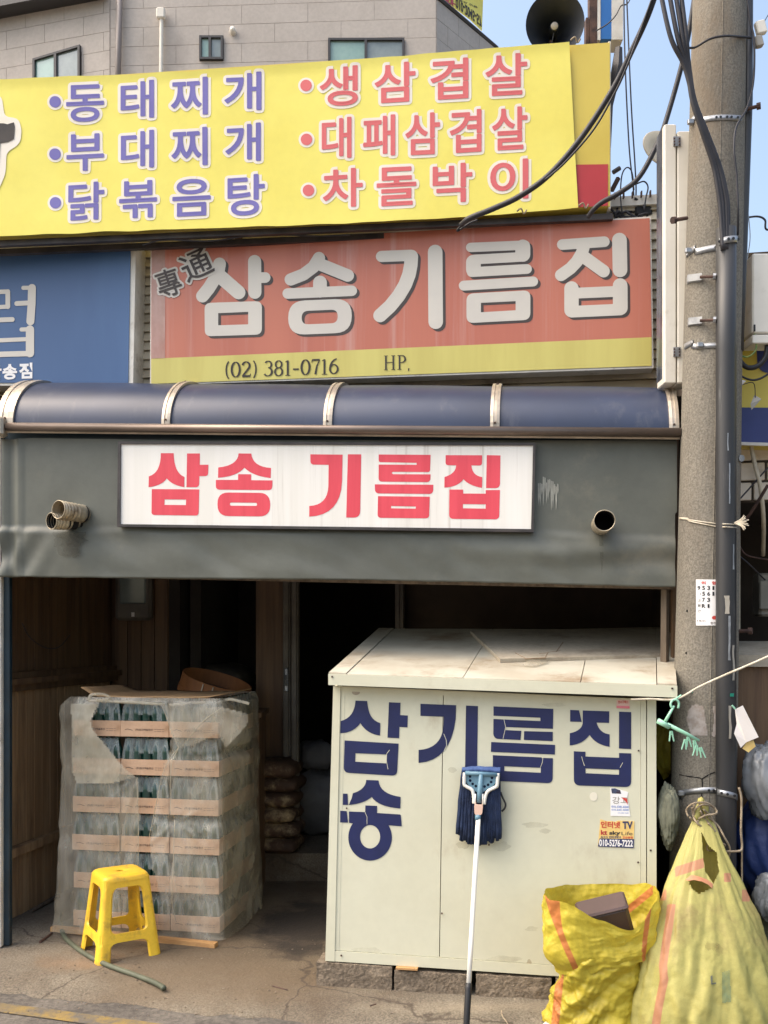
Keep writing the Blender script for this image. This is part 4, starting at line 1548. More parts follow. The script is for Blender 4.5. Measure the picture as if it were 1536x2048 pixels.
def canvas():
    r = thing('canvas_valance', 'grey canvas valance stretched below the awning over the shop front', 'canvas', TARP.hit(680, 1170))
    top = [(8, 879), (60, 876), (400, 881), (800, 880), (1354, 881)]
    bot = [(4, 1154), (300, 1157), (700, 1160), (1000, 1166), (1346, 1175)]
    seam = [(4, 1058), (200, 1060), (1100, 1066), (1347, 1078)]

    def ip(t, x):
        for (x0, y0), (x1, y1) in zip(t, t[1:]):
            if x <= x1:
                return y0 + (y1 - y0) * (x - x0) / (x1 - x0)
        return t[-1][1]

    def off(x, y):
        ys = ip(seam, x)
        o = .003 * nz((x / 120, y / 90, 1), 1) + .0025 * folded((x / 500, y / 300, 0), 2.2, 61)
        if y > ys - 6:
            t = min(1, (y - ys + 6) / 12)
            v = (y - ys) / 100
            o += t * .010 * folded((x / 420, y / 260, 1), 2.4, 63)
            o += t * .010 + t * .012 * nz((x / 170, y / 60, 8), 1) * (1 - .3 * v)
            # drooping folds towards the right-hand corner
            e = max(0, (x - 780) / 560)
            o += t * .010 * e * math.sin((y - ys - 60 * e * (1 - e) - 22 * nz((x / 200, 0, 2), 1)) / 12.0) * math.exp(-((y - ys - 38) / 38) ** 2)
            o += t * .010 * max(0, 1 - x / 130) * math.sin(x / 9 + (y - ys) / 14)
        if x < 40:
            o += .010 * math.sin(x / 5)
        return o
    nx, ny = 190, 70
    vs, fs = [], []
    for j in range(ny + 1):
        for i in range(nx + 1):
            t, v = i / nx, j / ny
            x = 4 + t * 1346
            y = ip(top, x) * (1 - v) + ip(bot, x) * v
            if j == ny:
                y += 1.3 * nz((x / 40, 0, 0), 1)
            vs.append(TARP.hit(x + (4 if v < .5 else 0) * (1 if t > .5 else 0), y) + TARP.n * off(x, y))
    w = nx + 1
    for j in range(ny):
        for i in range(nx):
            fs.append((j * w + i, (j + 1) * w + i, (j + 1) * w + i + 1, j * w + i + 1))
    # hem returns backwards
    b = len(vs)
    for i in range(nx + 1):
        vs.append(vs[ny * w + i] - TARP.n * .03 + Vector((0, 0, .012)))
    for i in range(nx):
        fs.append((ny * w + i, b + i, b + i + 1, ny * w + i + 1))
    cv = MB().add(vs, fs).build('canvas_sheet', K['tarp'], r, smooth=True)
    # stains under the ducts and the scuffed paint
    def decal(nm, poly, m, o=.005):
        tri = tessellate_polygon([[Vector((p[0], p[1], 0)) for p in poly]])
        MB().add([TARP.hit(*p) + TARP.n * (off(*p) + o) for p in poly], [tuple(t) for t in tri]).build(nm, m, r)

    def blotch(cx, cy, rx, ry, seed, n=26, k=.5):
        return [(cx + rx * math.cos(2 * math.pi * i / n) * (1 + k * nz((math.cos(i * .24) * 2, math.sin(i * .24) * 2, seed), 1)),
                 cy + ry * math.sin(2 * math.pi * i / n) * (1 + k * nz((math.cos(i * .24) * 2, math.sin(i * .24) * 2, seed + 4), 1))) for i in range(n)]
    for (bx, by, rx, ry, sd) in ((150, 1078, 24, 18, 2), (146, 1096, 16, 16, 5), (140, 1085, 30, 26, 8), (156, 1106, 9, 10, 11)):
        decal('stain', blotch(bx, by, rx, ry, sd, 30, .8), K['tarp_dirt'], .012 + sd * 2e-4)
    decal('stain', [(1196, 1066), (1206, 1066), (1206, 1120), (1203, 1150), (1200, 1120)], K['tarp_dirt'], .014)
    random.seed(3)
    for i in range(13):
        x = 1076 + i * 3.2
        yy = 944 + random.random() * 18 + (abs(i - 6) * 3)
        h = 20 + random.random() * 48
        decal('scuff_mark', [(x, yy), (x + 2.2, yy + 1), (x + 2.8, yy + h * .6), (x + .8, yy + h), (x - .4, yy + h * .5)], K['scuff'], .004)
    return off


TOFF = canvas()


def ducts():
    def duct(label, pts, rad, inner, ribbed=True, lip=0.0):
        r = thing('vent_duct', label, 'vent duct', pts[-1], 'ducts poking through the canvas')
        q = []
        n = 46
        L = [Vector(p) for p in pts]
        sp = smooth_pts(L, n // (len(L) - 1))
        rs = []
        for i in range(len(sp)):
            rs.append(rad * (1 + (.05 * math.cos(i * 1.25) if ribbed else 0)) + (lip if i < 3 else 0))
        MB().tube(sp, rs, 26, caps=False).build('tube', K['duct'], r, smooth=True)
        d = (sp[1] - sp[0]).normalized()
        MB().tube([sp[0] + d * .001] + [sp[0] + d * (.02 + .03 * k) for k in range(5)], [rad * .96] * 6, 24, caps=False).build('inside', inner, r, smooth=True)
        MB().tube([sp[0] + d * .16, sp[0] + d * .165], rad * .97, 24).build('dark_core', K['soot'], r)
        rim = [sp[0] + (sp[1] - sp[0]).normalized() * .0 + v for v in []]
        c = MB()
        up = Vector((0, 0, 1))
        x = d.cross(up).normalized()
        y = x.cross(d)
        c.tube([sp[0] + (x * math.cos(a) + y * math.sin(a)) * (rad * 1.0) * (1 + .03 * nz((a * 2, rad * 40, 0), 1)) for a in [k / 28 * 2 * math.pi for k in range(28)]], .0022, 6, closed=True)
        c.build('rim', K['duct'], r, smooth=True)
    dl = 4.86
    duct('crinkled metal duct, the upper of the left pair poking through the canvas', [P(117, 1019, dl - .13), P(145, 1024, dl - .05), P(180, 1030, dl + .08)], .045, K['duct'])
    duct('sooty duct under the upper one of the left pair', [P(103, 1042, dl - .10), P(130, 1043, dl - .03), P(168, 1040, dl + .10)], .041, K['soot'])
    duct('single short dark-mouthed duct at the right end of the canvas', [P(1209, 1041, 4.30), P(1206, 1046, 4.40), P(1200, 1052, 4.56)], .047, K['soot'], ribbed=False)


ducts()

# ================================================================== STORAGE BOX
SHED = Plane((-.252, 4.44), (1.2025, 4.20))


def storage_box():
    r = thing('storage_box', 'cream metal storage box with sloping roof and navy Korean letters', 'storage box', SHED.at(.73, 0, -.5))
    e = lambda t, x: t[0][1] + (t[1][1] - t[0][1]) * (x - t[0][0]) / (t[1][0] - t[0][0])
    T = lambda x: e([(660, 1372), (1312, 1400)], x)
    Bm = lambda x: e([(652, 1921), (1115, 1952)], x)
    xl = lambda y: 668 - (y - 1370) * 16 / 550       # leaning left edge
    dv = -SHED.n

    def pan(name, x0t, x1t, x0b, x1b, yt, yb, off, th, m=K['cream'], parent=r):
        poly = [(x0t, yt(x0t)), (x1t, yt(x1t)), (x1b, yb(x1b)), (x0b, yb(x0b))]
        return MB().slab(poly, SHED, off - th, th).build(name, m, parent, fix=True)
    rail_t = lambda x: Bm(x) - 22
    pan('front_panel', 683, 886, 671, 878, T, rail_t, .0, .03)
    pan('front_panel', 887.6, 1281, 879.6, 1281, T, rail_t, .0, .03)
    pan('corner_trim', 667, 681.5, 651, 669.5, T, Bm, .006, .05)
    pan('corner_trim', 681.9, 690, 670, 678, T, rail_t, .0012, .02)
    pan('corner_trim', 1281.5, 1292, 1281.5, 1292, T, Bm, .0022, .03)
    pan('corner_trim', 1294, 1312, 1294, 1313, T, Bm, .006, .05)
    pan('bottom_rail', 670, 1281, 669.5, 1281, lambda x: Bm(x) - 21, Bm, .004, .03)
    pan('top_rail', 690, 1281, 690, 1281, lambda x: T(x) - 1, lambda x: T(x) + 9, .004, .02)
    # side and back walls
    a0, a1 = SHED.hit(667, 1372, -.03), SHED.hit(1311, 1400, -.03)
    b0, b1 = SHED.hit(652, 1921, -.03), SHED.hit(1311, 1962, -.03)
    D = 1.15
    for nm, t, b in (('side_panel', a0, b0), ('side_panel', a1, b1)):
        s = SHED.u * (.012 if t is a0 else -.012)
        q = [b, b + dv * D, b + dv * D + s, b + s]
        tt = [t, t + dv * D + Vector((0, 0, .19)), t + dv * D + s + Vector((0, 0, .19)), t + s]
        MB().hexa(q + tt).build(nm, K['cream'], r, fix=True)
    MB().hexa([b0 + dv * D, b1 + dv * D, b1 + dv * (D + .02), b0 + dv * (D + .02)] + [p + Vector((0, 0, .19)) for p in (a0 + dv * D, a1 + dv * D, a1 + dv * (D + .02), a0 + dv * (D + .02))]).build('back_panel', K['cream'], r, fix=True)
    # roof of three sheets with a folded front lip
    f0, f1 = SHED.hit(664, 1345, .075), SHED.hit(1349, 1368, .085)
    k0, k1 = P(757, 1257, 5.58), P(1345, 1259, 5.33)
    cuts = [0, .055, .40, .735, .945, 1.0]
    for i in range(5):
        u0, u1 = cuts[i] + .0012, cuts[i + 1] - .0012
        q = [f0.lerp(f1, u0), f0.lerp(f1, u1), k0.lerp(k1, u1), k0.lerp(k1, u0)]
        lift = .004 if i in (0, 4) else 0
        MB().hexa([p + Vector((0, 0, -.022)) for p in q] + [p + Vector((0, 0, lift)) for p in q]).build('roof_sheet', K['cream_roof'], r, fix=True)
    dz = Vector((0, 0, -.054))
    q = [f0 + SHED.n * .004, f1 + SHED.n * .004, f1 + dv * .012, f0 + dv * .012]
    MB().hexa([p + dz for p in q] + [p + Vector((0, 0, -.003)) for p in q]).build('roof_lip', K['cream'], r, fix=True)
    # lip return below
    q = [f0 + dv * .014, f1 + dv * .014, f1 + dv * .09, f0 + dv * .09]
    MB().hexa([p + dz + Vector((0, 0, .004)) for p in q] + [p + dz + Vector((0, 0, .012)) for p in q]).build('roof_soffit', K['cream'], r, fix=True)
    for u in (.012, .986):
        p = f0.lerp(f1, u) + SHED.n * .006 + Vector((0, 0, -.015))
        MB().box(p, (.007, .006, .007)).build('screw', K['rust'], r)
    # corner screws
    for x, y in ((1301, 1700), (1276, 1724), (1277, 1501), (884, 1826), (694, 1616), (978, 1689), (683, 1910)):
        p = SHED.hit(x, y, .007)
        MB().box(p, (.007, .004, .007)).build('screw', K['rust'], r)
    # letters
    zc, zd, ze = zm(660, 1380, 4.5176), zm(960, 1390, 4.5176), zm(660, 1540, 5.12)
    L = []
    L.append([(path([(231, 95), (337, 99), ('q', 345, 270, 455, 298), (452, 411), ('q', 330, 395, 275, 298), ('q', 215, 385, 93, 391), (97, 280), ('q', 222, 248, 231, 95)], zc), []),
              (path([(533, 110), (637, 115), (634, 226), (703, 230), (700, 337), (628, 333), (624, 435), (520, 430)], zc), []),
              (path([(133, 455), (620, 484), (605, 775, 50), (123, 745, 50)], zc), [path([(230, 570), (512, 582), (508, 662), (227, 647)], zc)])])
    L.append([(path([(134, 241), (180, 242), (186, 357), (132, 356)], ze), []),
              (path([(372, 101), (497, 106), ('q', 510, 245, 724, 275), (720, 393), ('q', 490, 375, 428, 275), ('q', 345, 345, 193, 357), (222, 290), (235, 237), ('q', 365, 200, 372, 101)], ze), []),
              (path([(106, 416), (172, 420), (186, 538), (104, 536)], ze), []),
              (path([(195, 424), (360, 430), (363, 362), (483, 367), (481, 439), (725, 455, 12), (735, 575), (560, 562), (440, 556), (300, 555), (195, 540)], ze), [])])
    L.append([(path([(818, 124), (1140, 137), (1136, 260), ('q', 1090, 640, 800, 658), (801, 541), ('q', 1005, 530, 1025, 330), (1027, 241), (817, 233)], zc), []),
              (path([(1229, 140), (1337, 145), (1327, 800), (1219, 800)], zc), [])])
    L.append([(path([(122, 102), (662, 125), (659, 305), (232, 289), (230, 316), (374, 323), (366, 406), (160, 396), ('q', 122, 390, 120, 340), (122, 216), (546, 235), (545, 205), (122, 187)], zd), []),
              (path([(399, 326), (658, 333), (656, 416), (396, 405)], zd), []),
              (path([(101, 424), (678, 450), (676, 537), (99, 513)], zd), []),
              (path([(116, 543), (555, 563), (559, 572), (572, 568), (659, 570), (655, 797, 50), (116, 775)], zd), [path([(220, 643), (550, 657), (548, 702), (219, 686)], zd)])])
    L.append([(path([(815, 134), (895, 138), (918, 242), (814, 240)], zd), []),
              (path([(928, 139), (1168, 147), (1166, 252), (1053, 249), ('q', 1080, 345, 1171, 355), (1170, 468), ('q', 1040, 445, 990, 360), ('q', 930, 445, 810, 455), (811, 345), ('q', 930, 320, 928, 240)], zd), []),
              (path([(1256, 150), (1366, 154), (1365, 488), (1255, 483)], zd), []),
              (path([(847, 508), (953, 512), (952, 555), (1256, 567), (1256, 523), (1366, 527), (1365, 832, 55), (848, 815, 55)], zd), [path([(953, 662), (1256, 674), (1255, 720), (953, 706)], zd)])])
    for j, pieces in enumerate(L):
        mb = MB()
        for o_, h in pieces:
            mb.slab(o_, SHED, .0014, .0006, holes=h, flat=True)
        if j == 1:
            mb.slab(ellipse(411, 690, 223, 237, 48, ze), SHED, .0011, .0006, holes=[ellipse(411, 682, 103, 120, 40, ze)], flat=True)
        mb.build('letter', K['navy'], r)
    # cracked, lifting edges in the vinyl letters
    for z, pts in ((zc, [(1028, 395), (1050, 450), (1055, 500), (1030, 550)]), (zc, [(540, 540), (513, 575), (510, 640), (525, 715)]), (zd, [(215, 215), (232, 290), (208, 395)]),
                   (zd, [(568, 565), (563, 610), (545, 655)]), (zd, [(918, 555), (930, 600), (945, 640)]), (zd, [(1290, 610), (1265, 655)]), (ze, [(360, 432), (380, 480), (380, 555)]), (zd, [(905, 140), (925, 240)])):
        stroke2d(MB(), pts, 4.5, SHED, .0023, z, round_cap=False).build('peeling_edge', K['cream'], r)
    # stickers: things stuck on it
    def sticker(label, poly):
        return tag(thing('sticker', label, 'sticker', SHED.hit(*poly[0], .006)), group='stickers on the storage box')
    s = sticker('small torn pink sticker near the top right of the cream box', [(1232, 1400)])
    MB().slab([(1233, 1399), (1259, 1400), (1259, 1417), (1233, 1415)], SHED, .0042, .0008).build('paper', mat('pink_pale', S(226, 190, 180), None), s)
    MB().slab([(1233, 1411), (1259, 1412), (1259, 1417), (1233, 1416)], SHED, .0053, .0004, flat=True).build('stripe', K['sticker_pink'], s)
    text_on('lettering', '현수구팩스', (1236, 1401, 1256, 1407), SHED, K['sticker_red'], s, .0062, bold=.02)
    zs = zm(1180, 1560, 12.8)
    s = sticker('torn white paper notice stuck above the yellow sticker', [(1222, 1580)])
    MB().slab(path([(520, 200), (640, 205), (980, 310), (960, 400), (950, 480), (990, 620), (1010, 780), (1035, 930), (525, 915)], zs), SHED, .0012, .0008).build('paper', K['sticker_white'], s)
    MB().slab(path([(540, 215), (640, 210), (770, 260), (800, 350), (560, 340)], zs), SHED, .0023, .0004, flat=True).build('picture', mat('pic', S(70, 90, 120), S(60, 44, 56), 60, .5), s)
    text_on('lettering', '강고', (570, 425, 970, 605), SHED, K['meter'], s, .0031, bold=.0, z=zs)
    MB().slab(path([(800, 440), (950, 470), (965, 630), (930, 570)], zs), SHED, .0034, .0004, flat=True).build('red_mark', K['sticker_red'], s)
    for i, (y0, y1) in enumerate(((650, 715), (735, 785), (825, 855))):
        text_on('lettering', '010-3381-8200', (550 + 160 * (i > 1), y0, 990, y1), SHED, K['print_blue'], s, .0031, bold=.01, z=zs, slope=.02)
    s = sticker('yellow satellite TV sticker with a phone number on the cream box', [(1200, 1640)])
    base = path([(262, 1000), (420, 1050), (560, 1050), (640, 1070), (720, 1035), (1135, 1050), (1115, 1740), (200, 1700)], zs)
    MB().slab(base, SHED, .0012, .0008).build('paper', K['sticker_yellow'], s)
    MB().slab(path([(245, 1490), (1128, 1510), (1115, 1740), (200, 1700)], zs), SHED, .0023, .0004, flat=True).build('phone_strip', K['sticker_navy'], s)
    text_on('lettering', '인터넷', (275, 1050, 770, 1235), SHED, K['sticker_red'], s, .0033, bold=.03, z=zs, slope=.03)
    text_on('lettering', 'TV', (830, 1055, 1090, 1250), SHED, K['sticker_navy'], s, .0033, bold=.04, z=zs)
    text_on('lettering', 'kt', (275, 1275, 440, 1400), SHED, K['box_red'], s, .0033, bold=.03, z=zs)
    text_on('lettering', 'sky', (490, 1300, 780, 1425), SHED, K['ink_black'], s, .0033, bold=.04, z=zs)
    text_on('lettering', 'Life', (805, 1320, 1085, 1410), SHED, K['print'], s, .0033, bold=.0, z=zs)
    text_on('lettering', '초고속 인터넷방송', (270, 1430, 800, 1485), SHED, K['sticker_navy'], s, .0033, bold=.03, z=zs)
    text_on('lettering', '현금증정', (830, 1440, 1090, 1498), SHED, K['sticker_red'], s, .0033, bold=.03, z=zs)
    text_on('lettering', '010-5276-7222', (235, 1510, 1095, 1710), SHED, K['sticker_white'], s, .0033, bold=.03, z=zs, slope=.025)
    # rubbed grime below the mop, a rust bloom and dust at the foot of the panels
    gr = mat('grime', S(186, 176, 152), S(164, 154, 130), 14, .8, trans=.9)
    gr2 = mat('rust_bloom', S(160, 120, 70), S(170, 140, 96), 20, .8, trans=.6)
    random.seed(8)
    for x, y, rx, ry, mm in ((1000, 1692, 20, 9, gr), (925, 1690, 14, 8, gr), (1068, 1650, 26, 5, gr), (1090, 1662, 12, 4, gr), (1064, 1858, 14, 5, gr), (1058, 1926, 5, 7, gr2), (905, 1540, 10, 5, gr), (1110, 1410, 22, 4, gr), (735, 1900, 30, 6, gr), (1005, 1918, 34, 6, gr)):
        pl_ = [(x + rx * math.cos(i * .3) * (1 + .5 * nz((math.cos(i * .3), math.sin(i * .3), x), 1.5)), y + ry * math.sin(i * .3) * (1 + .5 * nz((math.cos(i * .3), math.sin(i * .3), y), 1.5))) for i in range(21)]
        MB().slab(pl_, SHED, .0006, .0003, flat=True).build('grime_mark', mm, r)
    # residue where something was peeled off
    for x, y, rx, ry in ((1187, 1593, 8, 9), (712, 1385, 8, 5)):
        MB().slab(ellipse(x, y, rx, ry, 20), SHED, .0010, .0004, flat=True).build('glue_mark', mat('glue', S(228, 222, 202), None, rough=.5) if x > 800 else K['board'], r)
    # board lying on the roof
    up = (k0 - f0).cross(f1 - f0).normalized()
    if up.z < 0: up = -up
    pl_n, pl_p = up, f0

    def on_roof(px, py, o=.0):
        ray = Vector(((px - CX) / F, 1.0, -(py - CY) / F))
        c = Vector((0, 0, CH))
        t = (pl_p - c).dot(pl_n) / ray.dot(pl_n)
        return c + ray * t + pl_n * o
    q = [on_roof(1000, 1328, .008), on_roof(1329, 1320, .008), on_roof(1329, 1263, .008), on_roof(941, 1271, .008)]
    b = MB().hexa(q + [p + pl_n * .018 for p in q]).build('loose_board', K['board'], None, fix=True)
    tag(b, 'flat grey board lying on the roof of the cream storage box', 'board')
    mb = MB()
    tw = thing('dry_twig', 'dry broken twig lying at the edge of the grey board', 'twig', on_roof(1080, 1322, .01))
    for pts in ([(1030, 1316), (1052, 1328), (1090, 1326)], [(1090, 1326), (1096, 1315), (1120, 1312)], [(1112, 1314), (1126, 1294)], [(1096, 1316), (1078, 1318)]):
        MB().tube([on_roof(x, y, .025) for x, y in pts], [.003] * len(pts), 5).build('branch', mat('twig', S(150, 130, 104), S(120, 100, 78), 30, .9) if 'twig' not in bpy.data.materials else bpy.data.materials['twig'], tw)
    mb = MB()
    scr = [(1043, 1336), (1058, 1327), (1098, 1326), (1094, 1331), (1068, 1338)]
    mb.add([on_roof(x, y, .012 + .006 * random.random()) for x, y in scr], [(0, 1, 2, 3, 4)])
    tag(mb.build('plastic_scrap', K['wrap_thick'], None), 'scrap of clear plastic by the board on the box roof', 'scrap')
    mb = MB()
    q = [on_roof(x, y, .006) for x, y in ((1270, 1331), (1312, 1329), (1302, 1337), (1280, 1338))]
    tag(mb.add(q, [(0, 1, 2, 3)]).build('tape_patch', K['meter'], None), 'grey tape patch near the right end of the box roof', 'tape')
    # concrete blocks it stands on
    defs = [(634, 784, 'leftmost concrete block under the storage box, crusted with mortar'), (789, 940, 'second concrete block from the left, under the storage box'),
            (952, 1103, 'third concrete block from the left, behind the mop foot'), (1112, 1262, 'concrete block under the box hidden behind the yellow bags')]
    for i, (x0, x1, lab) in enumerate(defs):
        yb = lambda x: 1971 + (x - 632) * (2012 - 1971) / 478
        yt = lambda x: Bm(x) + 3 + (6 if 785 < x < 1100 else 0)
        nx, nyy = 16, 7
        vs, fs = [], []
        mb = MB()
        a, c = SHED.hit(x0, yt(x0), .012), SHED.hit(x1, yt(x1), .012)
        zt = (a.z + c.z) / 2
        # all six faces as displaced grids
        o = SHED.hit(x0, yb(x0), .012)
        o.z = -.012
        ex, ez, ey_ = (SHED.hit(x1, yb(x1), .012) - SHED.hit(x0, yb(x0), .012)), Vector((0, 0, zt + .012)), dv * .15
        ex.z = 0

        def face(p, e1, e2, n1, n2):
            vv, ff = [], []
            for j in range(n2 + 1):
                for ii in range(n1 + 1):
                    q_ = p + e1 * (ii / n1) + e2 * (j / n2)
                    d_ = Vector((nz(q_, 25, i), nz(q_, 25, i + 9), nz(q_, 25, i + 5))) * .004 + Vector((nz(q_, 90, i), nz(q_, 90, i + 2), nz(q_, 90, i + 3))) * .0022
                    vv.append(q_ + d_)
            for j in range(n2):
                for ii in range(n1):
                    ff.append((j * (n1 + 1) + ii, j * (n1 + 1) + ii + 1, (j + 1) * (n1 + 1) + ii + 1, (j + 1) * (n1 + 1) + ii))
            mb.add(vv, ff)
        face(o, ex, ez, 40, 16)
        face(o + ez, ex, ey_, 40, 10)
        face(o, ey_, ez, 10, 16)
        face(o + ex, ey_, ez, 10, 16)
        face(o + ey_, ex, ez, 4, 4)
        b = mb.build('concrete_block', K['block'], None)
        tag(b, lab, 'concrete block', 'blocks under the storage box')
    w = MB()
    w.box(SHED.hit(815, 1934, .0), (.1, .06, .008), Matrix.Rotation(math.atan2(SHED.u.y, SHED.u.x), 3, 'Z'))
    tag(w.build('wood_wedge', K['wood_raw'], None), 'thin wooden wedge between a concrete block and the cream box', 'wedge')
    # dark space under the box: floor beam
    return r


storage_box()


# ================================================================== MOP
def mop():
    r = thing('mop', 'blue string mop standing upside down against the cream storage box', 'mop', (.345, 3.97, 0))
    MP = Plane(tuple((SHED.a + SHED.n * .03).xy), tuple((SHED.a + SHED.u + SHED.n * .03).xy))
    z = zm(880, 1500, 9.306)
    hit = lambda x, y, o=0.0: MP.hit(*z(x, y)) + MP.n * o
    # pole
    top, foot = MP.hit(958, 1634, .05), Vector((.343, 3.965, .0))
    MB().tube([top.lerp(foot, t) for t in (0, .3, .6, .80)], .0108, 14).build('pole', K['mop_white'], r, smooth=True)
    MB().tube([top.lerp(foot, .797), top.lerp(foot, .82), top.lerp(foot, .99), foot], [.0135, .0145, .0135, .011], 14).build('grip', K['black'], r, smooth=True)
    MB().tube([hit(715, 1265, .05), hit(722, 1170, .045)], [.0128, .0135], 14).build('collar', K['mop_blue'], r, smooth=True)
    MB().slab(path([(650, 980, 30), (815, 985, 30), (795, 1165, 45), (660, 1165, 45)], z), MP, .035, .022).build('lever', K['mop_pink'], r, fix=True)
    # head plate with holes
    holes = [ellipse(x, y, 26, 27, 14, z) for x, y in ((568, 475), (572, 550), (618, 612), (678, 652), (837, 660), (903, 630), (958, 577), (975, 500))]
    MB().slab(path([(478, 400), (1075, 432), (1060, 560, 60), (1000, 650, 60), (800, 765), (790, 835), (695, 835), (700, 765), (560, 660, 60), (490, 570, 60)], z), MP, .022, .010, holes=holes).build('head_plate', K['mop_blue'], r, fix=True)
    MB().tube([hit(478, 405, .034), hit(1072, 437, .034)], .010, 10).build('head_bar', K['mop_blue'], r, smooth=True)
    MB().tube([hit(772, 430, .034), hit(748, 790, .036), hit(735, 950, .038)], [.011, .011, .009], 12).build('socket', K['mop_blue'], r, smooth=True)
    for pts in ([(470, 400), (462, 600), (500, 655), (610, 725), (640, 860), (640, 970)], [(1088, 410), (1070, 630), (1040, 668), (900, 745), (850, 860), (830, 985)]):
        MB().tube(smooth_pts([hit(x, y, .034) for x, y in pts], 5), .0078, 8).build('side_arm', K['mop_white'], r, smooth=True)
    for x in (668, 806):
        MB().tube([hit(x, 790, .038), hit(x - 2, 985, .04)], .004, 6).build('side_arm', K['mop_white'], r, smooth=True)
    # yarn: band over the bar, then loose strands hanging down
    random.seed(11)
    vs, fs = [], []
    n = 26
    for i in range(n + 1):
        t = i / n
        x = 420 + t * 705
        yb = 290 + 40 * abs(t - .45) + 10 * nz((t * 6, 0, 0), 1)
        for j, (dy, o) in enumerate(((70, -.012), (30, -.005), (0, .012), (0 + 12, .03), (46, .040), (88, .030))):
            vs.append(hit(x, yb + dy + (18 * t if j > 2 else 0), o + .006 * nz((t * 14, j * .7, 2), 1)))
    for i in range(n):
        for j in range(5):
            fs.append((i * 6 + j, i * 6 + j + 1, (i + 1) * 6 + j + 1, (i + 1) * 6 + j))
    MB().add(vs, fs).build('yarn_band', K['yarn_top'], r, smooth=True)
    for lay in range(3):
        for i in range(26):
            t = (i + random.random() * .9 + lay * .3) / 26.5
            x0 = 425 + t * 690
            x1 = 300 + t * 850 + random.uniform(-14, 14)
            if x1 > 1150: x1 = 1150
            y1 = 1540 + 110 * math.sin(math.pi * min(1, max(0, t))) + random.uniform(-40, 120)
            if t < .08: y1 = 1540 + random.random() * 40
            o = (.002, .011, .019)[lay]
            pts = []
            for k in range(9):
                s = k / 8
                ease = s ** .8
                pts.append(hit(x0 + (x1 - x0) * ease + 9 * nz((s * 3, i, lay), 1), 345 + (y1 - 345) * s, o * (1 - .5 * s) + .004 * nz((s * 4, i * 2.2, lay + 5), 1) + (.004 if k else 0)))
            rad = .0062 + random.random() * .0018
            MB().tube(pts, [rad * (1 + .12 * math.sin(k * 2.1 + i)) for k in range(9)], 6).build('strand', K['yarn'], r, smooth=True)
    MB().tube(smooth_pts([hit(x, y, .004) for x, y in ((1130, 780), (1165, 880), (1220, 1000), (1205, 1080), (1150, 1140))], 5), .0045, 6).build('strand', K['black'], r, smooth=True)


mop()


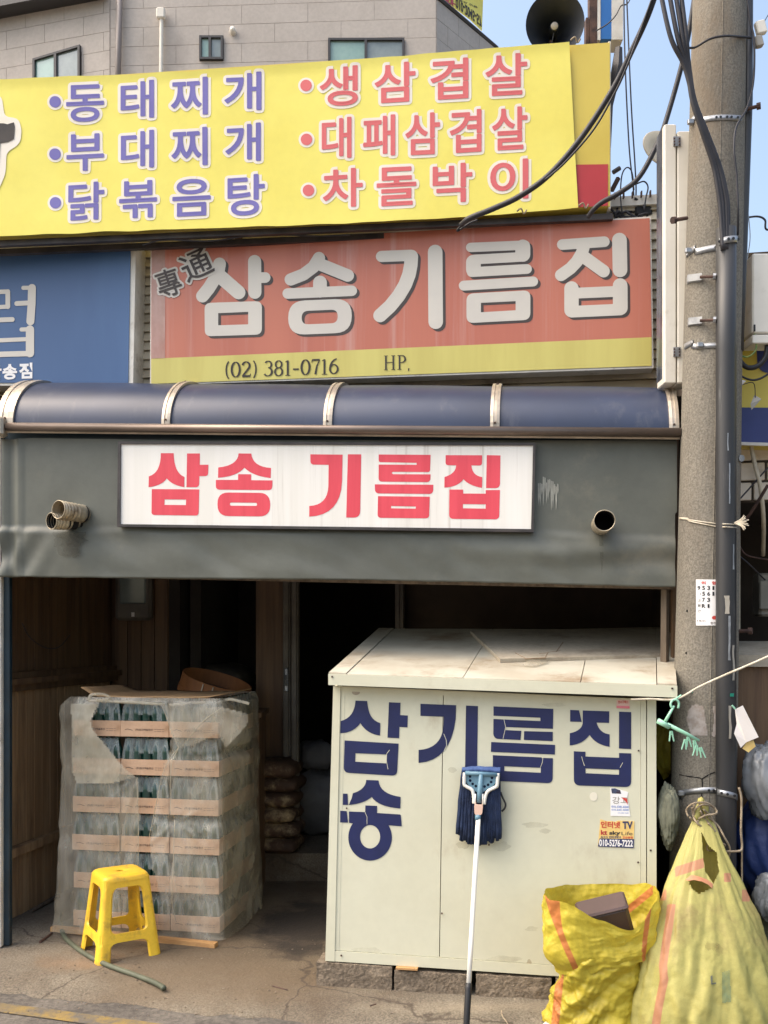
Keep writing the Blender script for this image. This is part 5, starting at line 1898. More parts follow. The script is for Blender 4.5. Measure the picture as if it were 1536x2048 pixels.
# ================================================================== STOOL
def stool():
    c = Vector((-1.366, 4.92, 0))
    r = thing('plastic_stool', 'yellow plastic stool with four legs in front of the wrapped bottle stack', 'stool', c)
    R = Matrix.Rotation(math.radians(33), 3, 'Z')
    H = .42
    bt, tp = .165, .116
    half = lambda h: bt + (tp - bt) * h ** .92

    def surf(side, s, h, inset=0.0):
        a = half(h) - inset
        # rounded corners: clip the square towards a superellipse
        x, y = s * a, -a
        k = max(0, abs(s) - .86) / .14
        y += k * k * a * .09
        x *= 1 - .025 * k * k
        p = Matrix.Rotation(side * math.pi / 2, 3, 'Z') @ Vector((x, y, h * H))
        return c + R @ p

    W, rr = .64, .16      # half-width of openings relative to side, corner radius (in h units scaled)

    def s_in(h):
        """inner edge of the leg at height h"""
        def opening(h0, h1, wd, rt, rb):
            if not (h0 < h < h1):
                return None
            v = wd
            if h1 - h < rt:
                q = 1 - (h1 - h) / rt
                v = wd - .26 * (1 - math.sqrt(max(0, 1 - q * q)))
            if h - h0 < rb:
                q = 1 - (h - h0) / rb
                v = min(v, wd - .2 * (1 - math.sqrt(max(0, 1 - q * q))))
            return v
        v = opening(.325, .86, .67, .11, .06)
        if v is None:
            v = opening(-1, .225, .65, .07, .0001)
        return v
    sl = .34
    hs = sorted(set([i / 70 for i in range(71)] + [.225, .2249, .325, .3251, .86, .8599]))
    th = .009

    def strip(a_fn, b_fn, hlist, side, mb, ncol=5):
        vo, vi = [], []
        for h in hlist:
            a, b = a_fn(h), b_fn(h)
            for k in range(ncol + 1):
                s = a + (b - a) * k / ncol
                vo.append(surf(side, s, h))
                vi.append(surf(side, s * (1 - th * .5 / half(h)), h, th))
        n = len(hlist)
        m = ncol + 1
        base = len(vo)
        fs = []
        for j in range(n - 1):
            for k in range(ncol):
                fs.append((j * m + k, j * m + k + 1, (j + 1) * m + k + 1, (j + 1) * m + k))
                fs.append((base + j * m + k, base + (j + 1) * m + k, base + (j + 1) * m + k + 1, base + j * m + k + 1))
            for k in (0, ncol):
                fs.append((j * m + k, (j + 1) * m + k, base + (j + 1) * m + k, base + j * m + k))
        for k in range(ncol):
            fs.append((k, k + 1, base + k + 1, base + k))
            fs.append(((n - 1) * m + k, (n - 1) * m + k + 1, base + (n - 1) * m + k + 1, base + (n - 1) * m + k))
        mb.add(vo + vi, fs)
    leg_h = [h for h in hs if h <= .97]
    for corner in range(4):
        mb = MB()
        inner = lambda h: (s_in(h) if s_in(h) is not None else sl)
        inner2 = lambda h: max(inner(h), sl)
        strip(inner2, lambda h: 1.0, leg_h, corner, mb)                          # right end of this side
        strip(lambda h: -1.0, lambda h: -inner2(h), leg_h, (corner + 1) % 4, mb)  # left end of the next
        o = mb.build('leg', K['stool'], r, fix=True)
        shade_auto(o, 40)
    for side in range(4):
        mb = MB()
        strip(lambda h: -sl, lambda h: sl, [.225, .26, .29, .325], side, mb, 8)
        shade_auto(mb.build('stretcher', K['stool'], r, fix=True), 40)
        mb = MB()
        strip(lambda h: -sl, lambda h: sl, [.86, .9, .94, .97], side, mb, 8)
        shade_auto(mb.build('apron', K['stool'], r, fix=True), 40)
    # seat with a hole and rolled edge
    n = 48

    def ring(a, z, ex):
        out = []
        for i in range(n):
            t = 2 * math.pi * (i + .5) / n
            cx, sy = math.cos(t), math.sin(t)
            x = 1.075 * a * math.copysign(abs(cx) ** ex, cx)
            y = 1.075 * a * math.copysign(abs(sy) ** ex, sy)
            out.append(c + R @ Vector((x, y, z)))
        return out
    rings = [ring(.016, H - .012, 1), ring(.016, H - .003, 1), ring(.019, H - .001, 1), ring(.05, H - .001, .7), ring(.085, H, .4), ring(.099, H - .002, .33), ring(.107, H - .007, .3), ring(.111, H - .014, .28), ring(.113, H - .03, .26), ring(.104, H - .03, .26), ring(.1, H - .012, .28), ring(.016, H - .012, 1)]
    vs = [p for q in rings for p in q]
    fs = []
    for j in range(len(rings) - 1):
        for i in range(n):
            k = (i + 1) % n
            fs.append((j * n + i, j * n + k, (j + 1) * n + k, (j + 1) * n + i))
    shade_auto(MB().add(vs, fs).build('seat', K['stool'], r, fix=True), 50)


stool()


# ================================================================== BOTTLE TRAYS UNDER PLASTIC
BO = Vector((-.881, 5.105, .032))          # front right bottom corner of the stack
BU = Vector((.986, -.1676, 0))
BV = Vector((.1676, .986, 0))
BW_, BD_, BH_ = .283, .305, .21


def bottle_stack():
    rot = Matrix(((BU.x, BV.x, 0), (BU.y, BV.y, 0), (0, 0, 1)))
    # master meshes in local coordinates: x right, y back, z up, origin at the front left bottom
    def m_tray():
        mb = MB()
        w, d, h, t = BW_ - .006, BD_ - .006, .085, .004
        mb.hexa([(0, 0, 0), (w, 0, 0), (w, d, 0), (0, d, 0), (0, 0, .006), (w, 0, .006), (w, d, .006), (0, d, .006)])
        for (x0, y0, x1, y1) in ((0, 0, w, t), (0, d - t, w, d), (0, t, t, d - t), (w - t, t, w, d - t)):
            mb.hexa([(x0, y0, .006), (x1, y0, .006), (x1, y1, .006), (x0, y1, .006), (x0, y0, h), (x1, y0, h), (x1, y1, h), (x0, y1, h)])
        me = bpy.data.meshes.new('tray')
        me.from_pydata([tuple(v) for v in mb.v], [], mb.f)
        me.materials.append(K['cardboard'])
        return me

    def m_bottle():
        mb = MB()
        mb.lathe([(.0, .0), (.027, .001), (.028, .01), (.028, .115), (.026, .132), (.018, .155), (.0135, .175), (.0128, .188), (.0145, .189), (.0145, .2), (.0, .2005)], None, 14)
        me = bpy.data.meshes.new('bottle')
        me.from_pydata([tuple(v) for v in mb.v], [], mb.f)
        me.materials.append(K['glass_green'])
        me.polygons.foreach_set('use_smooth', [True] * len(me.polygons))
        return me

    def m_film(side):
        """shrink film bulging between the bottles with an arched opening low in the middle"""
        vs, fs = [], []
        nx, ny = 40, 12
        L = BW_ - .01 if side == 0 else BD_ - .01
        z0, z1 = .06, .198
        for j in range(ny + 1):
            for i in range(nx + 1):
                u, v = i / nx, j / ny
                lean = .022 * max(0, v - .45) ** 1.4
                o = .006 * math.cos(u * 5 * 2 * math.pi) - .001 * math.sin(v * 9 + u * 20)
                shrink = .5 + (u - .5) * (1 - .16 * max(0, v - .3))
                if side == 0:
                    vs.append((.002 + L * shrink, .004 + lean + .004 - o * .6, z0 + (z1 - z0) * v))
                else:
                    vs.append((BW_ - .012 - lean + o * .6, .002 + L * shrink, z0 + (z1 - z0) * v))
        for j in range(ny):
            for i in range(nx):
                u, v = (i + .5) / nx, (j + .5) / ny
                if ((u - .5) / .24) ** 2 + ((v - .17) / .26) ** 2 < 1:
                    continue
                fs.append((j * (nx + 1) + i, j * (nx + 1) + i + 1, (j + 1) * (nx + 1) + i + 1, (j + 1) * (nx + 1) + i))
        me = bpy.data.meshes.new('film')
        me.from_pydata(vs, [], fs)
        me.materials.append(K['film'])
        me.polygons.foreach_set('use_smooth', [True] * len(me.polygons))
        return me

    def m_print():
        mb = MB()
        for txt, x0, x1, zc, h in (('(주)링크맥솔루션', .085, .185, .037, .014), ('처음처럼같은맛', .195, .25, .043, .006), ('전국어디나배송', .195, .25, .032, .006)):
            if txt != '(주)링크맥솔루션':
                txt = 'ㅡ ㅡㅡ ㅡ'
            g, f = glyph(txt, .015)
            mb.add([(x0 + u * (x1 - x0), -.0012, zc - h / 2 + v * (h if 'ㅡ' not in txt else .002)) for u, v in g], f)
        mb.add([(.025 + .05 * t, -.0012, .036 + .004 * math.sin(t * 5)) for t in (0, .3, .6, .9)] + [(.025 + .05 * t, -.0012, .039 + .004 * math.sin(t * 5)) for t in (0, .3, .6, .9)], [(0, 1, 5, 4), (1, 2, 6, 5), (2, 3, 7, 6)])
        me = bpy.data.meshes.new('print')
        me.from_pydata([tuple(v) for v in mb.v], [], mb.f)
        me.materials.append(K['print'])
        return me
    T_, Bt, F0, F1, Pr = m_tray(), m_bottle(), m_film(0), m_film(1), m_print()
    cols = ['left', 'middle', 'right']
    lay = ['bottom', 'second', 'third', 'fourth', 'fifth', 'top']
    random.seed(5)

    def child(root, name, me, loc=(0, 0, 0)):
        o = bpy.data.objects.new(name, me)
        COL.objects.link(o)
        o.parent = root
        o.location = loc
        return o
    for k in range(6):
        for ci in range(3):
            for row in range(2):
                if row == 1 and ci < 2:
                    continue
                jit = Vector((random.uniform(-.004, .004), random.uniform(-.004, .006), 0))
                base = BO + BU * (-(3 - ci) * BW_ + jit.x) + BV * (row * BD_ + jit.y) + Vector((0, 0, k * BH_))
                lab = f'cardboard tray of green bottles, {lay[k]} layer of the stack, {cols[ci]} column' + (' at the back' if row else ' in front')
                r = thing('bottle_tray', lab, 'bottle tray', base, 'stacked trays of green bottles')
                r.rotation_euler = rot.to_euler()
                child(r, 'tray', T_)
                if row == 0:
                    child(r, 'printed_text', Pr)
                    child(r, 'shrink_film', F0)
                xs = [.03 + i * (BW_ - .066) / 4 for i in range(5)]
                ys = [.033 + i * (BD_ - .07) / 4 for i in range(5)]
                spots = set()
                if row == 0:
                    for x in xs: spots.add((x, ys[0]))
                if ci == 2:
                    for y in ys: spots.add((xs[-1], y))
                for x, y in sorted(spots):
                    child(r, 'bottle', Bt, (x, y, .007))
                if ci == 2:
                    child(r, 'shrink_film', F1)
                # core of remaining bottles in the middle is out of sight
    # cardboard on top
    zt = BO.z + 6 * BH_
    n = 24
    vs, fs = [], []
    for j in range(9):
        for i in range(n + 1):
            u, v = i / n, j / 8
            p = BO + BU * (-.80 + u * .80) + BV * (.0 + v * .55)
            z = zt + .008 + .006 * nz((u * 4, v * 2, 0), 1)
            if u < .10: z += .05 * ((.10 - u) / .10) * (1 - v * .4)
            if u > .9: z += .018 * ((u - .9) / .1)
            vs.append((p.x, p.y, z))
    for j in range(8):
        for i in range(n):
            fs.append((j * (n + 1) + i, j * (n + 1) + i + 1, (j + 1) * (n + 1) + i + 1, (j + 1) * (n + 1) + i))
    o = MB().add(vs, fs).build('cardboard_sheet', K['cardboard_top'], None, smooth=True)
    md = o.modifiers.new('t', 'SOLIDIFY')
    md.thickness = .005
    tag(o, 'brown cardboard sheet with curled ends lying on top of the bottle stack', 'cardboard')
    # battens below
    for (a, b, lab) in (((102, 1856), (430, 1890), 'raw wooden batten sticking out in front of the bottle stack'),):
        A, B = G(a[0], a[1], .02), G(b[0], b[1], .02)
        d = (B - A).normalized()
        s = Vector((-d.y, d.x, 0)) * .035
        q = [A - s * .2, B - s * .2, B + s, A + s]
        o = MB().hexa([Vector((p.x, p.y, .002)) for p in q] + [Vector((p.x, p.y, .027)) for p in q]).build('wood_batten', K['wood_raw'], None, fix=True)
        tag(o, lab, 'batten')
    for i, t in enumerate((.06, .5)):
        A = BO + BU * (-.83) + BV * (t + .02)
        B = BO + BU * (-.02) + BV * (t + .02)
        q = [A, B, B + BV * .07, A + BV * .07]
        o = MB().hexa([Vector((p.x, p.y, .001)) for p in q] + [Vector((p.x, p.y, .029)) for p in q]).build('wood_batten', K['wood_dark'], None, fix=True)
        tag(o, 'dark batten under the ' + ('front' if i == 0 else 'back') + ' edge of the bottle stack', 'batten')
    # plastic cover
    zc = zm(100, 1370, 3.4909)
    hole = [zc(*p) for p in [(350, 120), (770, 120), (835, 290), (852, 400), (800, 560), (775, 650), (750, 790), (712, 1000), (692, 1090), (720, 1290), (772, 1500), (760, 1720), (625, 1720), (618, 640), (560, 640), (490, 540), (300, 300), (290, 250)]]
    cor = [BO + BU * (-3 * BW_) + BV * .5, BO + BU * (-3 * BW_), Vector(BO), BO + BV * (2 * BD_), BO + BU * (-.3) + BV * (2 * BD_ + .02)]
    cor = [Vector((p.x, p.y, 0)) for p in cor]
    segs = [(cor[i], cor[i + 1]) for i in range(4)]
    Ls = [(b - a).length for a, b in segs]
    tot = sum(Ls)
    outn = [(-BU), (-BV), BU, BV]
    nu, nv = 260, 110
    vs, fs, mi = [], [], []
    ztop = zt + .004

    def at(u):
        s = u * tot
        for i in range(4):
            if s <= Ls[i] + 1e-6 or i == 3:
                a, b = segs[i]
                t = s / Ls[i]
                p = a.lerp(b, min(1, t))
                # blend normals near corners
                nrm = outn[i].copy()
                e = .05
                if s < e and i > 0: nrm = (outn[i] * (.5 + .5 * s / e) + outn[i - 1] * (.5 - .5 * s / e)).normalized()
                if Ls[i] - s < e and i < 3: nrm = (outn[i] * (.5 + .5 * (Ls[i] - s) / e) + outn[i + 1] * (.5 - .5 * (Ls[i] - s) / e)).normalized()
                return p, nrm, i, t
            s -= Ls[i]
    for j in range(nv + 1):
        v = j / nv
        z = .015 + (ztop - .015) * v
        for i in range(nu + 1):
            p, nrm, sg, t = at(i / nu)
            q = (p.x, p.y, z)
            big = nz((p.x * 1.0, p.y, z * .8), 3.2, 1)
            rid = 1 - abs(nz((p.x + z * .5, p.y, z * .9), 5.0, 4)) * 2.6
            rid = max(0, rid) ** 3
            f = .014 + .008 * big + .004 * rid + .030 * (folded((p.x, p.y, z * .7), 2.6, 41) + .45) + .014 * folded((p.x, p.y, z * .8), 6.0, 43)
            if sg == 2:
                f += .05 * math.sin(math.pi * min(1, max(0, t))) * (.35 + .65 * v) * (1 - .5 * abs(v - .75))
                f += .02 * nz((t * 2, z * 3, 5), 1)
            if sg in (0, 1):
                f += .012 * (1 - v)
                if sg == 1 and t < .25:
                    f += .035 * (.25 - t) / .25 * (.6 + .4 * math.sin(z * 9))
                if sg == 0: f += .04
            f += .03 * (1 - v) ** 4
            # horizontal tie seams pinch it in
            for zp in (1.0, .63):
                f *= 1 - .5 * math.exp(-((z - zp - .03 * nz((i * .02, 0, zp), 1)) / .025) ** 2) * (1 if (sg == 1 and t > .6) or sg == 2 else 0)
            if sg == 1:
                X_, Y_ = to_px(Vector((p.x, p.y, z)) + nrm * .02)
                for tx, ty, R_ in ((359, 1496, 150), (352, 1642, 150), (280, 1552, 110)):
                    dx_, dy_ = X_ - tx, Y_ - ty
                    rr_ = math.hypot(dx_, dy_)
                    if rr_ < R_ and dy_ > -20:
                        th_ = math.atan2(dy_, dx_)
                        f += .016 * (1 - rr_ / R_) * min(1, rr_ / 25) * (max(0, math.sin(th_ * 11 + 2.5 * nz((th_ * 2, rr_ / 60, tx), 1))) ** 2)
            f = max(.006, f)
            pull = max(0, v - .965) / .035
            w = p + nrm * (f * (1 - .7 * pull))
            vs.append(Vector((w.x, w.y, z)))
    nt = len(vs)
    W = nu + 1
    for j in range(nv):
        for i in range(nu):
            a, b, c_, d = j * W + i, j * W + i + 1, (j + 1) * W + i + 1, (j + 1) * W + i
            cen = (vs[a] + vs[b] + vs[c_] + vs[d]) / 4
            sg = at((i + .5) / nu)[2]
            if sg == 1:
                x, y = to_px(cen)
                if in_poly(x + 6 * nz((x / 18, y / 18, 0), 1), y, hole):
                    continue
            fs.append((a, b, c_, d))
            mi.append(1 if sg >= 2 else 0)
    r = thing('plastic_cover', 'dirty clear plastic cover torn open over the stack of bottle trays', 'plastic cover', (BO.x - .4, BO.y, 0))
    mb = MB()
    mb.v, mb.f, mb.mi = vs, fs, mi
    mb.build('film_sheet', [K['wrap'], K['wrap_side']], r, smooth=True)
    # folded flaps: the lighter double layer at the left and the twisted bunch at the upper right
    zz = zm(100, 1370, 3.4909)
    fl = Plane(tuple((cor[1] + outn[1] * .045).xy), tuple((cor[2] + outn[1] * .045).xy))

    def flap(poly, o, m, amp=.012):
        poly = [zz(*p) for p in poly]
        xs = [p[0] for p in poly]
        ys = [p[1] for p in poly]
        g = 3.0
        vs, fs, ix = [], [], {}
        x0, y0 = min(xs), min(ys)
        nxx, nyy = int((max(xs) - x0) / g) + 1, int((max(ys) - y0) / g) + 1
        def vid(i, j):
            if (i, j) not in ix:
                x, y = x0 + i * g, y0 + j * g
                rg = max(0, 1 - abs(nz((x / 30, y / 50, 3), 1)) * 2.4) ** 3
                ix[(i, j)] = len(vs)
                vs.append(fl.hit(x, y) + fl.n * (o + amp * .6 * nz((x / 40, y / 60, 0), 1) + amp * 1.3 * folded((x / 300, y / 420, o * 10), 3.2, 47) + amp * .4 * folded((x / 300, y / 300, o * 10), 9.0, 49)))
            return ix[(i, j)]
        for j in range(nyy):
            for i in range(nxx):
                if in_poly(x0 + (i + .5) * g, y0 + (j + .5) * g, poly):
                    fs.append((vid(i, j), vid(i + 1, j), vid(i + 1, j + 1), vid(i, j + 1)))
        MB().add(vs, fs).build('fold', m, r, smooth=True)
    flap([(150, 130), (340, 130), (290, 250), (300, 300), (490, 540), (600, 640), (420, 690), (200, 690), (160, 600), (165, 350)], .012, K['wrap_thick'])
    flap([(800, 140), (1200, 150), (1390, 200), (1380, 280), (1230, 440), (1180, 330), (1000, 420), (900, 435), (860, 350)], .016, K['wrap'], .018)
    for pts in ([(1200, 160), (1080, 250), (930, 425)], [(790, 140), (850, 300), (905, 435)], [(905, 435), (840, 520), (790, 640), (745, 850), (700, 1060)], [(905, 440), (855, 560), (848, 900)], [(880, 940), (870, 1200), (860, 1500), (890, 1650)], [(615, 650), (625, 900), (625, 1250)]):
        MB().tube(smooth_pts([fl.hit(*zz(x, y), .016) for x, y in pts], 6), .0024, 6).build('fold', K['wrap_thick'], r, smooth=True)
    # twisted ends above the cardboard
    for pts in ([(270, 105), (290, 70), (370, 65), (420, 95), (330, 110)], [(1180, 120), (1250, 100), (1310, 110), (1390, 130)], [(830, 140), (1000, 125), (1200, 120)], [(270, 110), (500, 118), (800, 135)]):
        MB().tube(smooth_pts([P(*zz(x, y), 5.14) for x, y in pts], 6), .009, 7).build('rolled_edge', K['wrap_thick'], r, smooth=True)


bottle_stack()

# ================================================================== UTILITY POLE
PD = 4.36


def pole_axis(py):
    px = 1439 + (1407 - 1439) * py / 1600.0
    return P(px, py, PD)


def pole_r(py):
    return (51.5 + (62.5 - 51.5) * py / 1600.0) * PD / F


def on_pole(px, py, out=0.0):
    """point on the front of the pole surface under a pixel"""
    d = PD - pole_r(py)
    for _ in range(6):
        p = P(px, py, d)
        # pole axis at that height
        pa = CY - (p.z - CH) * F / PD
        c = pole_axis(pa)
        r = pole_r(pa) + out
        dx = max(-r * .999, min(r * .999, p.x - c.x))
        d = PD - math.sqrt(r * r - dx * dx)
    return Vector((c.x + dx, d, p.z))


def utility_pole():
    base = pole_axis(2100)
    r = thing('utility_pole', 'grey concrete utility pole with black conduits and steel bands', 'utility pole', (base.x, PD, 0))
    ys = [-900, -400, 0, 400, 800, 1200, 1600, 1990]
    pts = [pole_axis(y) for y in ys]
    MB().tube(pts, [pole_r(y) for y in ys], 40).build('shaft', K['pole'], r, smooth=True)
    # moulding seam down the shaft
    MB().tube([on_pole(1446 - y * .018, y, .0) for y in range(-60, 1800, 60)], .003, 5).build('seam', K['pole'], r)
    # conduits
    MB().tube([on_pole(1452 - max(0, y - 455) * 0.0 + 0, y, .03) for y in (458, 700, 1000, 1300, 1600, 1960)], .044, 18).build('conduit', K['black_pipe'], r, smooth=True)
    MB().tube([P(1497, -80, PD - .02), P(1496, 200, PD - .03), P(1483, 560, PD - .05), P(1478, 702, PD - .06)], .021, 12).build('conduit', K['black_pipe'], r, smooth=True)
    # scratches and tape on the big conduit
    for (x, y0, y1, w) in ((1455, 870, 905, 1.5), (1458, 930, 1010, 1.6), (1466, 1090, 1140, 2.5), (1453, 1192, 1228, 6), (1457, 1232, 1320, 3), (1466, 1290, 1360, 3.5), (1458, 1410, 1475, 3.5)):
        mb = MB()
        vs, fs = [], []
        n = 6
        for k in range(n + 1):
            y = y0 + (y1 - y0) * k / n
            for s in (-1, 1):
                xx = x + s * w * (.6 + .6 * abs(nz((y / 9, x, 0), 1))) + 2 * nz((y / 30, x, 4), 1)
                c = on_pole(1452, y, .03)
                X = (xx - CX) * (PD - .2) / F
                dx = max(-.0435, min(.0435, X - c.x))
                vs.append(Vector((c.x + dx, c.y - math.sqrt(.0445 ** 2 - dx * dx) - .0008, c.z)))
        for k in range(n):
            fs.append((2 * k, 2 * k + 1, 2 * k + 3, 2 * k + 2))
        mb.add(vs, fs)
        mb.build('tape_remnant', K['meter'] if w > 3 else K['galv'], r)
    # steel bands
    def band(yl, yr, h, x0, x1, holes=True, out=.004, over=True):
        n = 26
        vs, fs = [], []
        for i in range(n + 1):
            t = i / n
            x = x0 + (x1 - x0) * t
            y = yl + (yr - yl) * t - (6 * math.sin(math.pi * t) if over else 0)
            c = on_pole(x, y, out)
            if x > 1428 and over and yl > 400:
                cc = on_pole(1452, y, .03)
                X = (x - CX) * (PD - .2) / F
                dx = X - cc.x
                if abs(dx) < .048:
                    c = Vector((X, min(c.y, cc.y - math.sqrt(max(0, .048 ** 2 - dx * dx)) - .003), c.z))
                elif x > 1470:
                    c = Vector((X, PD - .09, c.z))
            for s in (-1, 1):
                vs.append(c + Vector((0, 0, s * h / 2)))
        for i in range(n):
            fs.append((2 * i, 2 * i + 2, 2 * i + 3, 2 * i + 1))
        o = MB().add(vs, fs).build('steel_band', K['galv'], r, smooth=True)
        md = o.modifiers.new('t', 'SOLIDIFY')
        md.thickness = .003
        if holes:
            for k in range(5):
                t = .55 + k * .095
                i = int(t * n)
                c = (vs[2 * i] + vs[2 * i + 1]) / 2 + Vector((0, -.0035, 0))
                MB().tube([c, c + Vector((0, -.001, 0))], h * .24, 10).build('band_hole', K['black'], o)
    band(247, 236, .024, 1372, 1484)
    band(512, 492, .028, 1362, 1490)
    band(694, 690, .024, 1366, 1436, holes=False, over=False)
    band(1588, 1585, .026, 1349, 1476)
    for y in (553, 640):
        mb = MB()
        a = on_pole(1374, y + 8, .006)
        b = on_pole(1404, y, .03)
        mb.hexa([a + Vector((-.01, 0, -.02)), b + Vector((0, 0, -.014)), b + Vector((0, .03, -.014)), a + Vector((0, .05, -.02)), a + Vector((-.01, 0, .012)), b + Vector((0, 0, .016)), b + Vector((0, .03, .016)), a + Vector((0, .05, .012))])
        mb.build('clamp', K['galv'], r, fix=True)
        MB().tube([on_pole(1400, y + 1, .032), on_pole(1434, y, .034)], .0065, 8).build('bolt', K['rust'], r)
        MB().tube([on_pole(1426, y, .034), on_pole(1432, y, .034)], .014, 6).build('nut', K['galv'], r)
    for y, x in ((250, 1378), (507, 1372), (690, 1400), (1586, 1361)):
        MB().box(on_pole(x, y, .012), (.03, .02, .024), bev=.004).build('band_buckle', K['galv'], r)
    # step bolts
    for a, b in (((1478, 222), (1514, 213)), ((1374, 436), (1350, 440)), ((1470, 1262), (1497, 1262)), ((1470, 918), (1479, 917))):
        d = PD - .1 if a[0] < 1400 else PD - .05
        A, B = P(a[0], a[1], d), P(b[0], b[1], d - .03)
        mb = MB()
        mb.tube([A, B], .0085, 8)
        dr = (B - A).normalized()
        mb.tube([B - dr * .002, B + dr * .016], .0155, 8)
        mb.build('step_bolt', K['rust'] if a[1] != 918 else K['galv'], r)
    # cracks, small holes
    mb = MB()
    for pts in ([(1352, 1546), (1378, 1553), (1400, 1556), (1404, 1558), (1418, 1549), (1430, 1544)], [(1404, 1558), (1405, 1572), (1403, 1590), (1405, 1598)]):
        mb.tube([on_pole(x, y, .0005) for x, y in pts], .0028, 5)
    mb.build('crack', K['soot'], r)
    for x, y in ((1374, 1222), (1372, 1306), (1402, 1188)):
        p = on_pole(x, y, .0)
        MB().tube([p, p + Vector((0, -.002, 0))], .006, 8).build('bolt_hole', K['soot'], r)

    def patch(nm, poly, m, o=.0012):
        """thin sheet following the pole's curve"""
        xs, yy = [p[0] for p in poly], [p[1] for p in poly]
        g = 2.0
        ix, vs, fs = {}, [], []
        x0, y0 = min(xs), min(yy)
        def vid(i, j):
            if (i, j) not in ix:
                ix[(i, j)] = len(vs)
                vs.append(on_pole(x0 + i * g, y0 + j * g, o))
            return ix[(i, j)]
        for j in range(int((max(yy) - y0) / g) + 1):
            for i in range(int((max(xs) - x0) / g) + 1):
                x, y = x0 + (i + .5) * g, y0 + (j + .5) * g
                if in_poly(x, y, poly):
                    fs.append((vid(i, j), vid(i + 1, j), vid(i + 1, j + 1), vid(i, j + 1)))
        return MB().add(vs, fs).build(nm, m, None, smooth=True)
    pm = mat('paper_residue', S(186, 178, 172), S(160, 148, 138), 30, .9)
    for poly in (path([(1384, 1412), (1392, 1409), (1407, 1412, 4), (1411, 1440), (1416, 1472), (1382, 1470), (1373, 1440), (1376, 1422)]), path([(1426, 1412), (1436, 1412), (1436, 1450), (1430, 1474), (1424, 1472), (1428, 1440)])):
        o = patch('poster_residue', poly, pm)
        o.parent = r
        o.matrix_parent_inverse = Matrix.Translation(-r.location)
    # number plate
    t = thing('pole_number_plate', 'white number plate with black figures on the utility pole', 'number plate', on_pole(1413, 1250, .003))
    zp = zm(1360, 1140, 12.8)
    pl = patch('plate', rrect(1392, 1159, 1436, 1252, 4), K['sticker_white'], .003)
    pl.parent = t
    pl.matrix_parent_inverse = Matrix.Translation(-t.location)
    hp = lambda a, b, o: on_pole(a, b, .003 + o)
    for txt, bx, m, bd in (('위', (535, 285, 655, 370), K['sticker_red'], .03), ('험', (815, 290, 920, 375), K['sticker_red'], .03),
                           ('9', (445, 405, 520, 510), K['black'], .03), ('5', (565, 405, 640, 512), K['black'], .03), ('3', (695, 405, 770, 512), K['black'], .03), ('1', (830, 410, 880, 512), K['black'], .03),
                           ('5', (565, 555, 640, 660), K['black'], .03), ('6', (695, 555, 770, 660), K['black'], .03), ('1', (830, 555, 880, 660), K['black'], .03),
                           ('고', (455, 740, 530, 805), K['black'], .02), ('7', (565, 710, 640, 815), K['black'], .03), ('3', (690, 710, 770, 818), K['black'], .03),
                           ('원', (450, 870, 525, 950), K['black'], .02), ('R', (555, 870, 655, 972), K['black'], .04), ('1', (705, 872, 755, 972), K['black'], .03),
                           ('간', (455, 1010, 530, 1085), K['black'], .01), ('16m', (440, 1275, 650, 1320), K['print'], .01), ('한전', (780, 1330, 930, 1390), K['print'], .02)):
        text_on('figure', txt, bx, None, m, t, .0012, bold=bd, z=zp, hit=hp)
    MB().add([hp(*zp(*p), .0012) for p in ellipse(880, 1220, 62, 50, 16)], [tuple(range(16))]).build('emblem', K['sticker_red'], t)


utility_pole()


